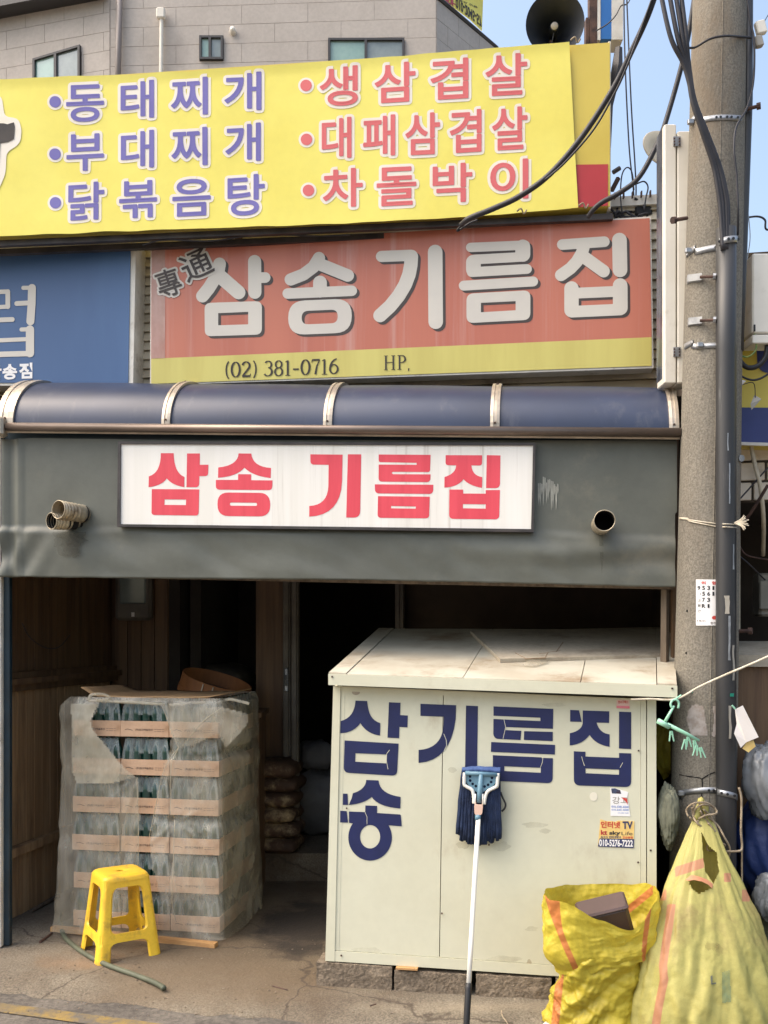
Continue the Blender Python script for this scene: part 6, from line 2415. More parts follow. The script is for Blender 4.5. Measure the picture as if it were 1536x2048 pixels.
def cables():
    def c(name, label, pts, rad, m=K['cable'], cat='cable', seg=8, group='overhead cables'):
        o = MB().tube(smooth_pts([P(x, y, d) for x, y, d in pts], 7), rad, seg).build(name, m, None, smooth=True)
        return tag(o, label, cat, group)
    c('thick_cable', 'thick black cable drooping across the yellow banner', [(1335, -90, 4.2), (1300, 20, 4.25), (1262, 105, 4.35), (1226, 178, 4.42), (1165, 272, 4.5), (1100, 348, 4.56), (1040, 392, 4.62), (985, 418, 4.66), (940, 436, 4.70), (922, 450, 4.76)], .0135)
    c('thin_cable', 'thin black wire hugging the cable that droops over the banner', [(1318, -40, 4.2), (1255, 130, 4.32), (1222, 200, 4.4), (1185, 262, 4.46), (1130, 325, 4.52), (1090, 360, 4.55)], .005)
    c('thick_cable', 'second black cable drooping behind the pole to the red sign end', [(1400, -80, 4.55), (1382, 40, 4.6), (1366, 120, 4.62), (1340, 215, 4.65), (1318, 280, 4.66), (1280, 352, 4.68), (1240, 385, 4.7), (1205, 404, 4.72), (1188, 418, 4.74), (1176, 434, 4.78)], .0125)
    for i, (x0, dx) in enumerate(((1312, 0), (1330, 3), (1344, 5), (1356, 8))):
        nm = ['leftmost', 'second', 'third', 'rightmost'][i]
        sp = (0, -7, -12, 3)[i]
        pts = [(x0, -60, 4.10), (x0 + 28 - i * 4, 70, 4.10), (1368 + i * 3, 130 - i * 2, 4.12), (1388 + sp * .3, 200, 4.13), (1412 + sp * .6, 265, 4.14), (1436 + sp * .8, 330, 4.16), (1448 + sp, 380, 4.165), (1453 + sp, 420, 4.17), (1453 + sp * .6, 500, 4.17)]
        c('pole_cable', f'{nm} black cable of the bundle running down the front of the pole', pts, .0105, group='cables running into the pole conduit')
    c('cable_tie_wire', 'black binding wire wrapped round the top of the pole', [(1378, 96, 4.2), (1392, 94, 4.2), (1420, 78, 4.19), (1450, 72, 4.2), (1488, 74, 4.26), (1502, 76, 4.28)], .005, cat='wire', group='wires')
    c('thin_cable', 'thin black cable looping down the right side of the pole', [(1488, -60, 4.26), (1500, 40, 4.27), (1508, 80, 4.27), (1507, 160, 4.27), (1494, 215, 4.25), (1472, 255, 4.22), (1468, 300, 4.2), (1473, 350, 4.2), (1476, 420, 4.2), (1476, 470, 4.24)], .005)
    c('thin_cable', 'left of two thin wires hanging between banner and pole', [(1247, -40, 5.0), (1250, 120, 5.0), (1258, 290, 5.0), (1266, 370, 5.0), (1270, 430, 5.0)], .004)
    c('thin_cable', 'right of two thin wires hanging between banner and pole', [(1252, -40, 5.0), (1262, 200, 5.0), (1270, 330, 5.0), (1272, 390, 5.0), (1266, 428, 5.0)], .004)
    c('wire_loop', 'thin wire loop standing up beside the red end of the box sign', [(1244, 425, 4.9), (1241, 390, 4.9), (1244, 350, 4.9), (1254, 335, 4.9), (1264, 345, 4.9), (1268, 380, 4.9)], .0035, cat='wire', group='wires')
    c('wire_loop', 'short arched wire ending in a plug above the red sign', [(1272, 368, 4.9), (1288, 363, 4.9), (1296, 374, 4.9), (1292, 395, 4.9), (1288, 420, 4.9)], .004, cat='wire', group='wires')
    c('thin_cable', 'dark wire sagging under the left part of the banner', [(285, 490, 5.08), (330, 480, 5.06), (420, 482, 5.04), (520, 470, 5.02), (640, 472, 5.0), (700, 470, 4.98)], .004)
    c('thin_cable', 'short black cable end curling on the red sign top', [(922, 450, 4.76), (915, 462, 4.78), (940, 446, 4.77), (955, 440, 4.76)], .005)
    c('thin_cable', 'wire running off to the right edge beyond the pole', [(1488, 436, 4.6), (1515, 433, 4.6), (1530, 440, 4.6), (1537, 460, 4.6), (1600, 440, 4.6)], .005)
    c('thin_cable', 'thin grey wire hanging loose right of the pole', [(1490, 380, 4.5), (1498, 440, 4.5), (1500, 480, 4.5), (1494, 520, 4.5), (1492, 540, 4.5)], .0022, m=K['galv'])
    c('clothes_line', 'pale clothes line running from the pole to the right edge', [(1262, 1399, 4.14), (1300, 1398, 4.12), (1352, 1398, 4.1), (1400, 1373, 4.08), (1450, 1350, 4.05), (1536, 1313, 4.0), (1640, 1262, 3.95)], .0048, m=K['rope_white'], cat='rope', group='ropes')
    # tangle of fittings on top of the wall
    t = thing('roof_clutter', 'tangle of dark cable fittings on the wall top beside the sign end', 'clutter', P(1270, 440, 5.0))
    random.seed(21)
    for k in range(9):
        a = Vector((random.uniform(1225, 1300), random.uniform(408, 440), 0))
        pts = [P(a.x + random.uniform(-25, 25), a.y + random.uniform(-14, 14), 4.98 + random.uniform(-.06, .06)) for _ in range(5)]
        MB().tube(smooth_pts(pts, 5), .006, 6).build('cable', K['cable'], t, smooth=True)
    MB().box(P(1285, 425, 5.0), (.09, .06, .05), bev=.008).build('junction_box', K['black'], t)
    MB().box(P(1310, 424, 5.02), (.1, .04, .05), bev=.004).build('bracket', K['rust'], t)
    MB().tube([P(1226, 345, 4.95), P(1240, 336, 4.95)], .012, 6).build('camera_tube', K['frame_dark'], t)
    # taped paper tags and white telecom box by the right edge
    b = thing('telecom_box', 'white wall box with green and black leads right of the pole', 'utility box', P(1530, 690, 4.35))
    c0 = P(1552, 597, 4.35)
    MB().box(c0 + Vector((0, .06, .025)), (.215, .12, .365), bev=.006).build('body', K['cabinet'], b)
    MB().box(c0 + Vector((0, .06, -.185)), (.215, .12, .04), bev=.004).build('base', K['cabinet'], b)
    MB().box(P(1509, 656, 4.345), (.007, .006, .03)).build('latch', K['black'], b)
    MB().tube(smooth_pts([P(x, y, 4.36) for x, y in ((1509, 668), (1513, 690), (1508, 705), (1494, 714), (1480, 710), (1474, 702))], 5), .004, 6).build('earth_lead', mat('green_lead', S(70, 120, 70), S(150, 160, 70), 60, .5), b)
    MB().tube(smooth_pts([P(x, y, 4.38) for x, y in ((1535, 690), (1530, 715), (1515, 732), (1495, 735), (1480, 722), (1474, 704))], 5), .012, 8).build('lead', K['black'], b, smooth=True)
    MB().tube(smooth_pts([P(x, y, 4.36) for x, y in ((1560, 720), (1536, 748), (1510, 760), (1488, 755), (1470, 742))], 5), .005, 8).build('lead', K['black'], b, smooth=True)
    for i, (x, y, lab) in enumerate(((1480, 764, 'white paper tag hanging on the leads below the white box'), (1511, 806, 'crumpled grey paper tag on a wire in front of the yellow sign'))):
        g = thing('paper_tag', lab, 'tag', P(x, y, 4.37), 'paper tags')
        q = [P(x - 11, y + 1, 4.36), P(x - 2, y - 6, 4.37), P(x + 12, y - 2, 4.35), P(x + 2, y + 8, 4.36)] if i == 0 else [P(x - 10, y + 2, 4.36), P(x - 2, y - 16, 4.37), P(x + 12, y - 8, 4.35), P(x - 8, y + 14, 4.36)]
        MB().add(q, [(0, 1, 2, 3)]).build('paper', K['paper'] if i == 0 else K['meter'], g)
        MB().tube(smooth_pts([P(x, y - 8, 4.365), P(x - 4, y - 40, 4.36), P(1482, 640 if i == 0 else 770, 4.36)], 5), .0022, 5).build('string', K['cable'], g)
    # little white antenna-like connector at the top right
    k = thing('cable_clip', 'white plastic cable clamp with a wire at the top right of the pole', 'clamp', P(1522, 65, 4.3))
    R = Matrix.Rotation(math.radians(-14), 3, 'Y')
    MB().box(P(1521, 56, 4.3), (.045, .03, .06), R, bev=.005).build('body', K['cabinet'], k)
    MB().box(P(1517, 84, 4.3), (.035, .03, .05), R, bev=.005).build('body', K['meter'], k)
    MB().tube([P(1528, 44, 4.3), P(1560, -10, 4.3)], .002, 5).build('wire', K['cable'], k)


cables()


def hangers_and_ropes():
    # upright projecting sign seen edge-on
    r = thing('projecting_sign', 'tall white projecting sign seen edge-on between banner and pole', 'signboard', P(1352, 765, 4.5))
    d0 = 4.46
    a, b = P(1329, 248, d0), P(1386, 765, d0)
    w = b.x - a.x
    for i, (x0, x1) in enumerate(((1329, 1352.5), (1355, 1388))):
        p, q = P(x0, 248 if i == 0 else 262, d0), P(x1, 766, d0)
        MB().box(((p.x + q.x) / 2, d0 + .06, (p.z + q.z) / 2), (q.x - p.x, .12, p.z - q.z), bev=.004).build('frame', K['cabinet'], r)
    p, q = P(1321, 262, d0 + .06), P(1329, 760, d0 + .06)
    MB().box(((p.x + q.x) / 2, d0 + .08, (p.z + q.z) / 2), (q.x - p.x, .09, p.z - q.z)).build('face', mat('foil', S(120, 126, 136), S(70, 74, 86), 9, .25, stretch=(1, 1, .3), metal=.3), r)
    for y in (283, 704):
        MB().box(P(1354, y, d0 - .004), (.034, .006, .045)).build('hinge', K['galv'], r)
        for sx in (-1, 1):
            for sz in (-1, 0, 1):
                MB().box(P(1354 + sx * 5, y + sz * 6, d0 - .009), (.006, .006, .006)).build('screw', K['rust'], r)
    # round dish behind it
    k = thing('satellite_dish', 'cream satellite dish edge behind the projecting sign', 'dish', P(1318, 310, 5.0))
    M_ = Matrix.Translation(P(1322, 308, 5.05)) @ Matrix.Rotation(math.radians(70), 4, 'X') @ Matrix.Rotation(math.radians(15), 4, 'Y')
    MB().lathe([(0.0, .0), (.04, .004), (.08, .014), (.12, .03), (.125, .03), (.12, .036), (.08, .02), (0, .006)], M_, 28).build('reflector', K['siding'], k, smooth=True)
    # rope round the pole with a frayed knot
    r = thing('tied_string', 'white string tied round the pole with a frayed knot', 'string', P(1410, 1045, 4.2), 'ropes')
    for y0, y1 in ((1036, 1048), (1037, 1054)):
        pts = [on_pole(1352 + (1436 - 1352) * t, y0 + (y1 - y0) * t, .004) for t in [i / 10 for i in range(11)]] + [P(1452, y1 + 0, 4.12), P(1472, y1 + 1, 4.17)]
        MB().tube(pts, .0028, 6).build('strand', K['rope_white'], r, smooth=True)
    random.seed(9)
    for i in range(10):
        a = -1.0 + i * .23
        MB().tube(smooth_pts([P(1468, 1046, 4.16), P(1480 + 4 * math.cos(a), 1045 + 8 * math.sin(a), 4.14), P(1480 + 18 * math.cos(a) * random.uniform(.7, 1.1), 1045 + 17 * math.sin(a), 4.13)], 4), .0022, 5).build('frayed_end', K['rope_white'], r)
    # mint green peg hanger
    g = thing('peg_hanger', 'mint green plastic peg hanger dangling from the clothes line by the pole', 'hanger', P(1350, 1480, 4.05))
    D = 4.07
    q = zm(1300, 1300, 4.877)
    pt = lambda x, y, o=0: P(*q(x, y), D + o)
    MB().tube(smooth_pts([pt(275, 570), (pt(282, 520)), pt(262, 488), pt(225, 488), pt(203, 520), pt(210, 555), pt(230, 560)], 5), .0052, 8).build('hook', K['mint'], g, smooth=True)
    MB().tube([pt(215, 500, .0), pt(305, 440, 0)], .004, 6).build('hook_clip', K['mint'], g)
    MB().tube([pt(235, 545), pt(150, 695)], [.005, .0075], 8).build('stem', K['mint'], g, smooth=True)
    MB().tube([pt(75, 690), pt(190, 750)], .012, 10).build('hub', K['mint'], g, smooth=True)
    MB().tube([pt(170, 725), pt(350, 815), pt(480, 885)], [.009, .008, .006], 8).build('arm', K['mint'], g, smooth=True)
    for i, (x, y, rr) in enumerate(((205, 790, .1), (370, 845, .2), (345, 870, -.25), (430, 880, .35), (455, 930, -.3), (490, 950, .5))):
        pg = MB()
        for s in (-1, 1):
            a = pt(x + s * 6, y)
            b = pt(x + s * 22 + rr * 60, y + 100)
            pg.tube([a, b], [.0045, .003], 5)
        pg.tube([pt(x - 14, y + 35), pt(x + 20, y + 35)], .0028, 5)
        pg.build('peg', K['mint'], g)
    # crumpled dark cloth jammed between box and pole
    def crumple(name, label, cat, c, rad, m, sq=(1, 1, 1), seed=0, amp=.45, n=44, an=(1, 1, .45)):
        vs, fs = [], []
        for j in range(n + 1):
            th = math.pi * j / n
            for i in range(n * 2):
                ph = math.pi * i / n
                d = Vector((math.sin(th) * math.cos(ph), math.sin(th) * math.sin(ph), math.cos(th)))
                k = 1 + amp * (.35 * nz(d, 1.1, seed + 6) + .65 * folded((d.x * an[0], d.y * an[1], d.z * an[2] + .3 * d.x), 1.5, seed) + .32 * folded((d.x, d.y, d.z * .6), 3.2, seed + 1) + .1 * folded(d, 7.0, seed + 2))
                vs.append(c + Vector((d.x * sq[0], d.y * sq[1], d.z * sq[2])) * rad * k)
        for j in range(n):
            for i in range(n * 2):
                l = (i + 1) % (n * 2)
                fs.append((j * n * 2 + i, (j + 1) * n * 2 + i, (j + 1) * n * 2 + l, j * n * 2 + l))
        o = MB().add(vs, fs).build(name, m, None, smooth=True)
        return tag(o, label, cat)
    crumple('crumpled_cloth', 'crumpled dull green cloth jammed between the cream box and the pole', 'cloth', P(1338, 1630, 4.22), .095, K['cloth'], (.5, .5, 1.35), 4, .8)
    crumple('yellow_sack', 'yellow sack showing in the gap left of the pole', 'sack', P(1330, 1500, 4.75), .12, K['bag'], (.6, .6, 1.0), 6, .6)
    # items right of the pole
    p = thing('hanging_paper', 'torn white sheet of paper hanging right of the black conduit', 'paper', P(1490, 1480, 4.1))
    vs = [pt(905, 540), pt(1060, 850), pt(940, 900, .01), pt(885, 955, .01), pt(820, 815, .01), pt(845, 720, .02), pt(828, 580, .01)]
    o = MB().add(vs, [tuple(range(len(vs)))]).build('sheet', K['paper'], p)
    MB().add([pt(940, 900, .02), pt(1010, 880, .02), pt(1030, 940, .02), pt(960, 1000, .02), pt(900, 960, .02)], [(0, 1, 2, 3, 4)]).build('sheet', K['sticker_yellow'], p)
    MB().tube([pt(800, 540, .0), pt(830, 575, .0)], .004, 5).build('clip', K['mint'], p)
    crumple('plastic_bundle', 'crumpled grey plastic sheet bulging in at the right edge', 'plastic sheet', P(1545, 1560, 4.25), .19, K['grey_plastic'], (.68, .7, .95), 12, .5)
    crumple('blue_tarpaulin', 'folded blue tarpaulin below the grey plastic at the right edge', 'tarpaulin', P(1560, 1690, 4.4), .26, K['blue_tarp'], (.82, .7, 1.05), 15, .3)
    crumple('refuse_bag', 'pale grey refuse bag low at the right edge behind the big sack', 'bag', P(1552, 1800, 4.15), .13, K['grey_plastic'], (.7, .8, .85), 17, .5)
    crumple('refuse_bag', 'dark bundle low at the right edge under the pale grey bag', 'bag', P(1560, 1890, 4.3), .2, K['cloth'], (.8, .8, 1.1), 19, .3)
    b = MB()
    b.box(P(1495, 1560, 4.6), (.14, .1, .5), bev=.01)
    b.box(P(1495, 1700, 4.6), (.14, .1, .45), bev=.01)
    tag(b.build('wooden_crate_end', K['wood'], None), 'brown wooden board end behind the conduit', 'board')
    for (x, y, w, h) in ((1383, 1382, 8, 5), (1463, 1389, 7, 6)):
        pass
    tg = tag(MB().box(on_pole(1464, 1390, .078), (.016, .003, .014)).build('green_tape', K['green_tag'], None), 'small green tape scrap on the black conduit', 'tape')
    tg = tag(MB().box(on_pole(1383, 1383, .003), (.016, .003, .012)).build('green_tape', K['green_tag'], None), 'small green tape scrap on the concrete by the clothes line', 'tape')
    # rope running down beside the conduit
    c = MB().tube(smooth_pts([P(x, y, d) for x, y, d in ((1478, 1575, 4.12), (1483, 1600, 4.12), (1482, 1660, 4.1), (1484, 1694, 4.1), (1478, 1702, 4.08), (1448, 1703, 4.08))], 5), .005, 6).build('rope_end', K['rope'], None, smooth=True)
    tag(c, 'beige rope hanging down the right side of the black conduit', 'rope', 'ropes')
    c = MB().tube(smooth_pts([P(x, y, 4.1) for x, y in ((1484, 1694), (1484, 1760), (1486, 1800))], 5), .004, 6).build('rope_end', K['rope'], None, smooth=True)
    tag(c, 'thin tail of rope hanging below the knot beside the conduit', 'rope', 'ropes')


hangers_and_ropes()


# ================================================================== SACKS IN FRONT
def crease(a, v, ang, along, across, seed, sharp=3.0, width=2.6):
    """thin valley lines running at an angle across a sack's (angle, height) surface, 0..1"""
    p, q = a * math.cos(ang) + v * math.sin(ang), -a * math.sin(ang) + v * math.cos(ang)
    return max(0.0, 1 - abs(noise.noise(Vector((p * along, q * across, seed * 3.7)))) * width) ** sharp


def facets(a, v, dirs, seed):
    """cross-section radius of a cloth pulled over flat-sided contents (1 = inscribed circle)"""
    best = 9.0
    acc = 0.0
    for i, (d, r) in enumerate(dirs):
        dd = d + .25 * noise.noise(Vector((v * 1.6, i * 5.1, seed)))
        c = math.cos(a - dd)
        if c > .2:
            k = (r + .10 * noise.noise(Vector((v * 1.3, i * 3.3, seed + 2)))) / c
            acc += math.exp(-k * 14)
    return -math.log(acc + 1e-9) / 14 if acc > 0 else 1.0


def section_at(sec, py):
    """smooth interpolation of the left and right outline"""
    n = len(sec)
    for i in range(n - 1):
        if py <= sec[i + 1][0] or i == n - 2:
            y0, y1 = sec[i][0], sec[i + 1][0]
            t = min(1, max(0, (py - y0) / (y1 - y0)))
            out = []
            for c in (1, 2):
                m0 = (sec[i + 1][c] - sec[max(0, i - 1)][c]) / (sec[i + 1][0] - sec[max(0, i - 1)][0]) * (y1 - y0)
                j = min(n - 1, i + 2)
                m1 = (sec[j][c] - sec[i][c]) / (sec[j][0] - sec[i][0]) * (y1 - y0)
                t2, t3 = t * t, t * t * t
                out.append((2 * t3 - 3 * t2 + 1) * sec[i][c] + (t3 - 2 * t2 + t) * m0 + (-2 * t3 + 3 * t2) * sec[i + 1][c] + (t3 - t2) * m1)
            return out
    return sec[-1][1:]


def big_sack():
    r = thing('woven_sack', 'big pale yellow woven sack with a salmon stripe tied to the pole by rope', 'sack', (1.27, 3.98, 0))
    sec = [(1612, 1394, 1412), (1640, 1386, 1426), (1670, 1372, 1440), (1700, 1360, 1452), (1740, 1344, 1472), (1790, 1324, 1494), (1840, 1306, 1516), (1900, 1287, 1538), (1960, 1272, 1554), (2010, 1262, 1564), (2050, 1260, 1566), (2075, 1270, 1556)]
    nphi, nh = 220, 150
    vs, attr = [], []
    dirs = [(0.1, .98), (.75, .93), (1.35, .90), (1.95, .93), (2.75, .98), (3.6, .95), (4.7, .95), (5.6, .95)]
    stripeL = [(1760, 1352), (1800, 1344), (1850, 1338), (1900, 1330), (1930, 1326), (1960, 1328), (2000, 1320), (2048, 1312), (2080, 1308)]

    def sx(y):
        for (y0, x0), (y1, x1) in zip(stripeL, stripeL[1:]):
            if y <= y1:
                return x0 + (x1 - x0) * (y - y0) / (y1 - y0)
        return stripeL[-1][1]
    ys = [1612 + (2075 - 1612) * j / nh for j in range(nh + 1)]
    for y in ys:
        l, rr = section_at(sec, y)
        v = (y - 1612) / (2075 - 1612)
        d = 4.13 - .19 * math.sin(min(1, v * 1.25) * math.pi / 2)
        c = P((l + rr) / 2, y, d)
        if y > 2040: c.z = max(c.z, .004)
        hw = (rr - l) / 2 * d / F
        dep = hw * (.55 + .30 * v)
        for i in range(nphi):
            a = 2 * math.pi * i / nphi
            dx, dy = math.cos(a), -math.sin(a)
            fold = math.sin(a * 7 + 3.0 * nz((dx, dy, v * 1.2), 1, 3)) * (1 - v) ** 1.6
            f = facets(a, v, dirs, 4.0)
            t = a if a < math.pi else 2 * math.pi - a
            k = f * (1 + .055 * fold)
            mk1 = max(0, min(1, .5 + 1.6 * nz((dx, dy, v * 1.7), 1.6, 11)))
            mk2 = max(0, min(1, .5 + 1.6 * nz((dx, dy, v * 1.7), 1.6, 15)))
            k -= .03 * mk1 * crease(t, v * 2.2, .8, .6, 1.7, 1, 3.0, 2.4) * min(1, v * 2)
            k -= .03 * mk2 * crease(t, v * 2.2, -.55, .5, 1.6, 2, 3.0, 2.4) * min(1, v * 1.6)
            k -= .03 * mk1 * crease(t, v * 2.2, .1, .5, 2.4, 5, 3.0, 2.6) * max(0, v - .4) * 1.8
            k -= .030 * crease(t, v * 3, 1.45, .6, 2.6, 7, 2.0) * (1 - v)
            k += .03 * nz((dx, dy, v * 2), 1.6, 9) + (.03 + .14 * min(1, v * 1.4)) * folded((dx * .9, dy * .9, v * 1.7), 1.1, 3) + .085 * folded((dx, dy, v * 1.9), 2.2, 5) + .022 * folded((dx, dy, v * 1.9), 6.0, 7)
            k += .010 * nz((dx, dy, v * 2), 5, 4)
            p = c + Vector((dx * hw * k, dy * dep * k, 0))
            vs.append(p)
            x, yy = to_px(p)
            w = 0.0
            if p.y < d:
                def band(dist, half):
                    return max(0.0, min(1.0, .5 + (half - abs(dist)) / 5.0))
                if yy > 1806: w = max(w, band(x - sx(yy), 8.5) * min(1, (yy - 1806) / 4))
                if 1350 < x < 1408: w = max(w, band(yy - (1744 - (x - 1350) * .32), 10))
                w = max(w, min(band(x - 1455, 7), band(yy - 1755, 9)), min(band(x - 1492, 8), band(yy - 1791, 12)), min(band(x - 1325, 8), band(yy - 1790, 11)))
            attr.append(w)
    z = zm(1060, 1560, 3.2269)
    hole = path([z(*p) for p in ((1105, 330), (1150, 420), (1205, 470), (1220, 590), (1185, 670), (1130, 590), (1118, 500))])
    hole2 = path([z(*p) for p in ((1015, 640), (1040, 632), (1130, 640), (1178, 672), (1170, 700), (1090, 735), (1045, 700))])
    fs = []
    for j in range(nh):
        for i in range(nphi):
            k = (i + 1) % nphi
            q = (j * nphi + i, j * nphi + k, (j + 1) * nphi + k, (j + 1) * nphi + i)
            cen = (vs[q[0]] + vs[q[1]] + vs[q[2]] + vs[q[3]]) / 4
            x, y = to_px(cen)
            if cen.y < 4.13 - .19 * math.sin(min(1, (j / nh) * 1.25) * math.pi / 2) and (in_poly(x, y, hole) or in_poly(x, y, hole2)):
                continue
            fs.append(q)
    fs.append(tuple(range(nh * nphi, (nh + 1) * nphi)))
    mb = MB()
    mb.v, mb.f, mb.mi = vs, fs, [0] * len(fs)
    mb.build('fabric', K['bag_pale'], r, smooth=True, attr=attr)
    # faded stamp, small printed mark and rubbed dirt lying on the cloth
    from mathutils.bvhtree import BVHTree
    tree = BVHTree.FromPolygons(vs, fs)

    def lay(nm, poly, m, o=.0025, g=2.0):
        ix, vv, ff = {}, [], []
        xs_, ys_ = [p[0] for p in poly], [p[1] for p in poly]
        def vid(i, j):
            if (i, j) not in ix:
                ray = Vector(((min(xs_) + i * g - CX) / F, 1, -(min(ys_) + j * g - CY) / F)).normalized()
                h = tree.ray_cast(Vector((0, 0, CH)), ray)
                if h[0] is None:
                    ix[(i, j)] = None
                else:
                    ix[(i, j)] = len(vv)
                    vv.append(h[0] - ray * o)
            return ix[(i, j)]
        for j in range(int((max(ys_) - min(ys_)) / g) + 1):
            for i in range(int((max(xs_) - min(xs_)) / g) + 1):
                if in_poly(min(xs_) + (i + .5) * g, min(ys_) + (j + .5) * g, poly):
                    q = [vid(i, j), vid(i + 1, j), vid(i + 1, j + 1), vid(i, j + 1)]
                    if None not in q:
                        ff.append(tuple(q))
        if ff:
            MB().add(vv, ff).build(nm, m, r, smooth=True)
    st = mat('faded_stamp', S(120, 150, 120), S(150, 160, 110), 60, .8, trans=.55)
    dk = mat('rubbed_dirt', S(120, 104, 66), S(150, 134, 84), 40, .8, trans=.82)
    lay('stamp', [(1444, 1944), (1460, 1940), (1462, 2004), (1444, 2006)], st)
    lay('printed_mark', [(1421, 1952), (1425, 1951), (1425, 1966), (1432, 1965), (1432, 1968), (1422, 1969)], K['cloth'], .003, 1.0)
    lay('dirt_smudge', [(x + 5 * nz((x / 6, y / 6, 0), 1), y + 7 * nz((x / 5, y / 5, 7), 1)) for x, y in ellipse(1425, 1892, 15, 10, 22)], dk)
    lay('dirt_smudge', [(x + 5 * nz((x / 6, y / 6, 0), 1), y + 7 * nz((x / 5, y / 5, 7), 1)) for x, y in ellipse(1438, 1899, 8, 12, 22)], dk, .0032)
    # flap turned out over the lower opening
    e = [(1000, 645), (1040, 612), (1090, 622), (1140, 640), (1182, 672)]
    g = [(1020, 650), (1060, 645), (1110, 655), (1150, 675), (1175, 700)]
    pa, pb = [P(*z(x, y), 3.935) for x, y in e], [P(*z(x, y), 3.915) for x, y in g]
    MB().add(pa + pb, [(i, i + 1, 6 + i, 5 + i) for i in range(4)]).build('torn_flap', K['bag_salmon'], r, smooth=True)
    # rope binding the neck to the pole
    w = thing('binding_rope', 'loops of thin brown rope binding the big sack to the pole', 'rope', P(1405, 1640, 4.1), 'ropes')
    loops = [[(1020, 235), (1010, 190), (1060, 150), (1150, 150), (1200, 200), (1190, 220), (1120, 225), (1070, 215), (1045, 180)],
             [(1030, 240), (1060, 260), (1130, 230), (1205, 215), (1180, 170), (1110, 160), (1060, 200), (1075, 250)],
             [(1060, 160), (1050, 220), (1080, 280), (1140, 320), (1200, 370), (1225, 380), (1180, 310), (1130, 260), (1100, 200)],
             [(1090, 150), (1120, 230), (1170, 300), (1215, 350), (1170, 240), (1120, 190)],
             [(1150, 240), (1210, 290), (1250, 360), (1290, 440), (1280, 510)],
             [(1140, 440), (1160, 400), (1200, 400), (1260, 420), (1200, 450), (1150, 455), (1140, 430)],
             [(1080, 260), (1130, 330), (1180, 370), (1220, 385), (1200, 330), (1150, 280)]]
    for lp in loops:
        pts = [P(*z(x, y), 4.085 + .015 * math.sin(i * 2.1)) for i, (x, y) in enumerate(lp)]
        MB().tube(smooth_pts(pts, 6), .0042, 6).build('loop', K['rope'], w, smooth=True)
    pts = [P(*z(x, y), 4.10) for x, y in ((1070, 260), (1095, 150), (1110, 140), (1130, 190), (1150, 300), (1205, 400), (1235, 500))]
    MB().tube(smooth_pts(pts, 5), [.014 + .004 * math.sin(i) for i in range(31)], 8).build('sack_ear', K['bag_pale'], r, smooth=True)


big_sack()


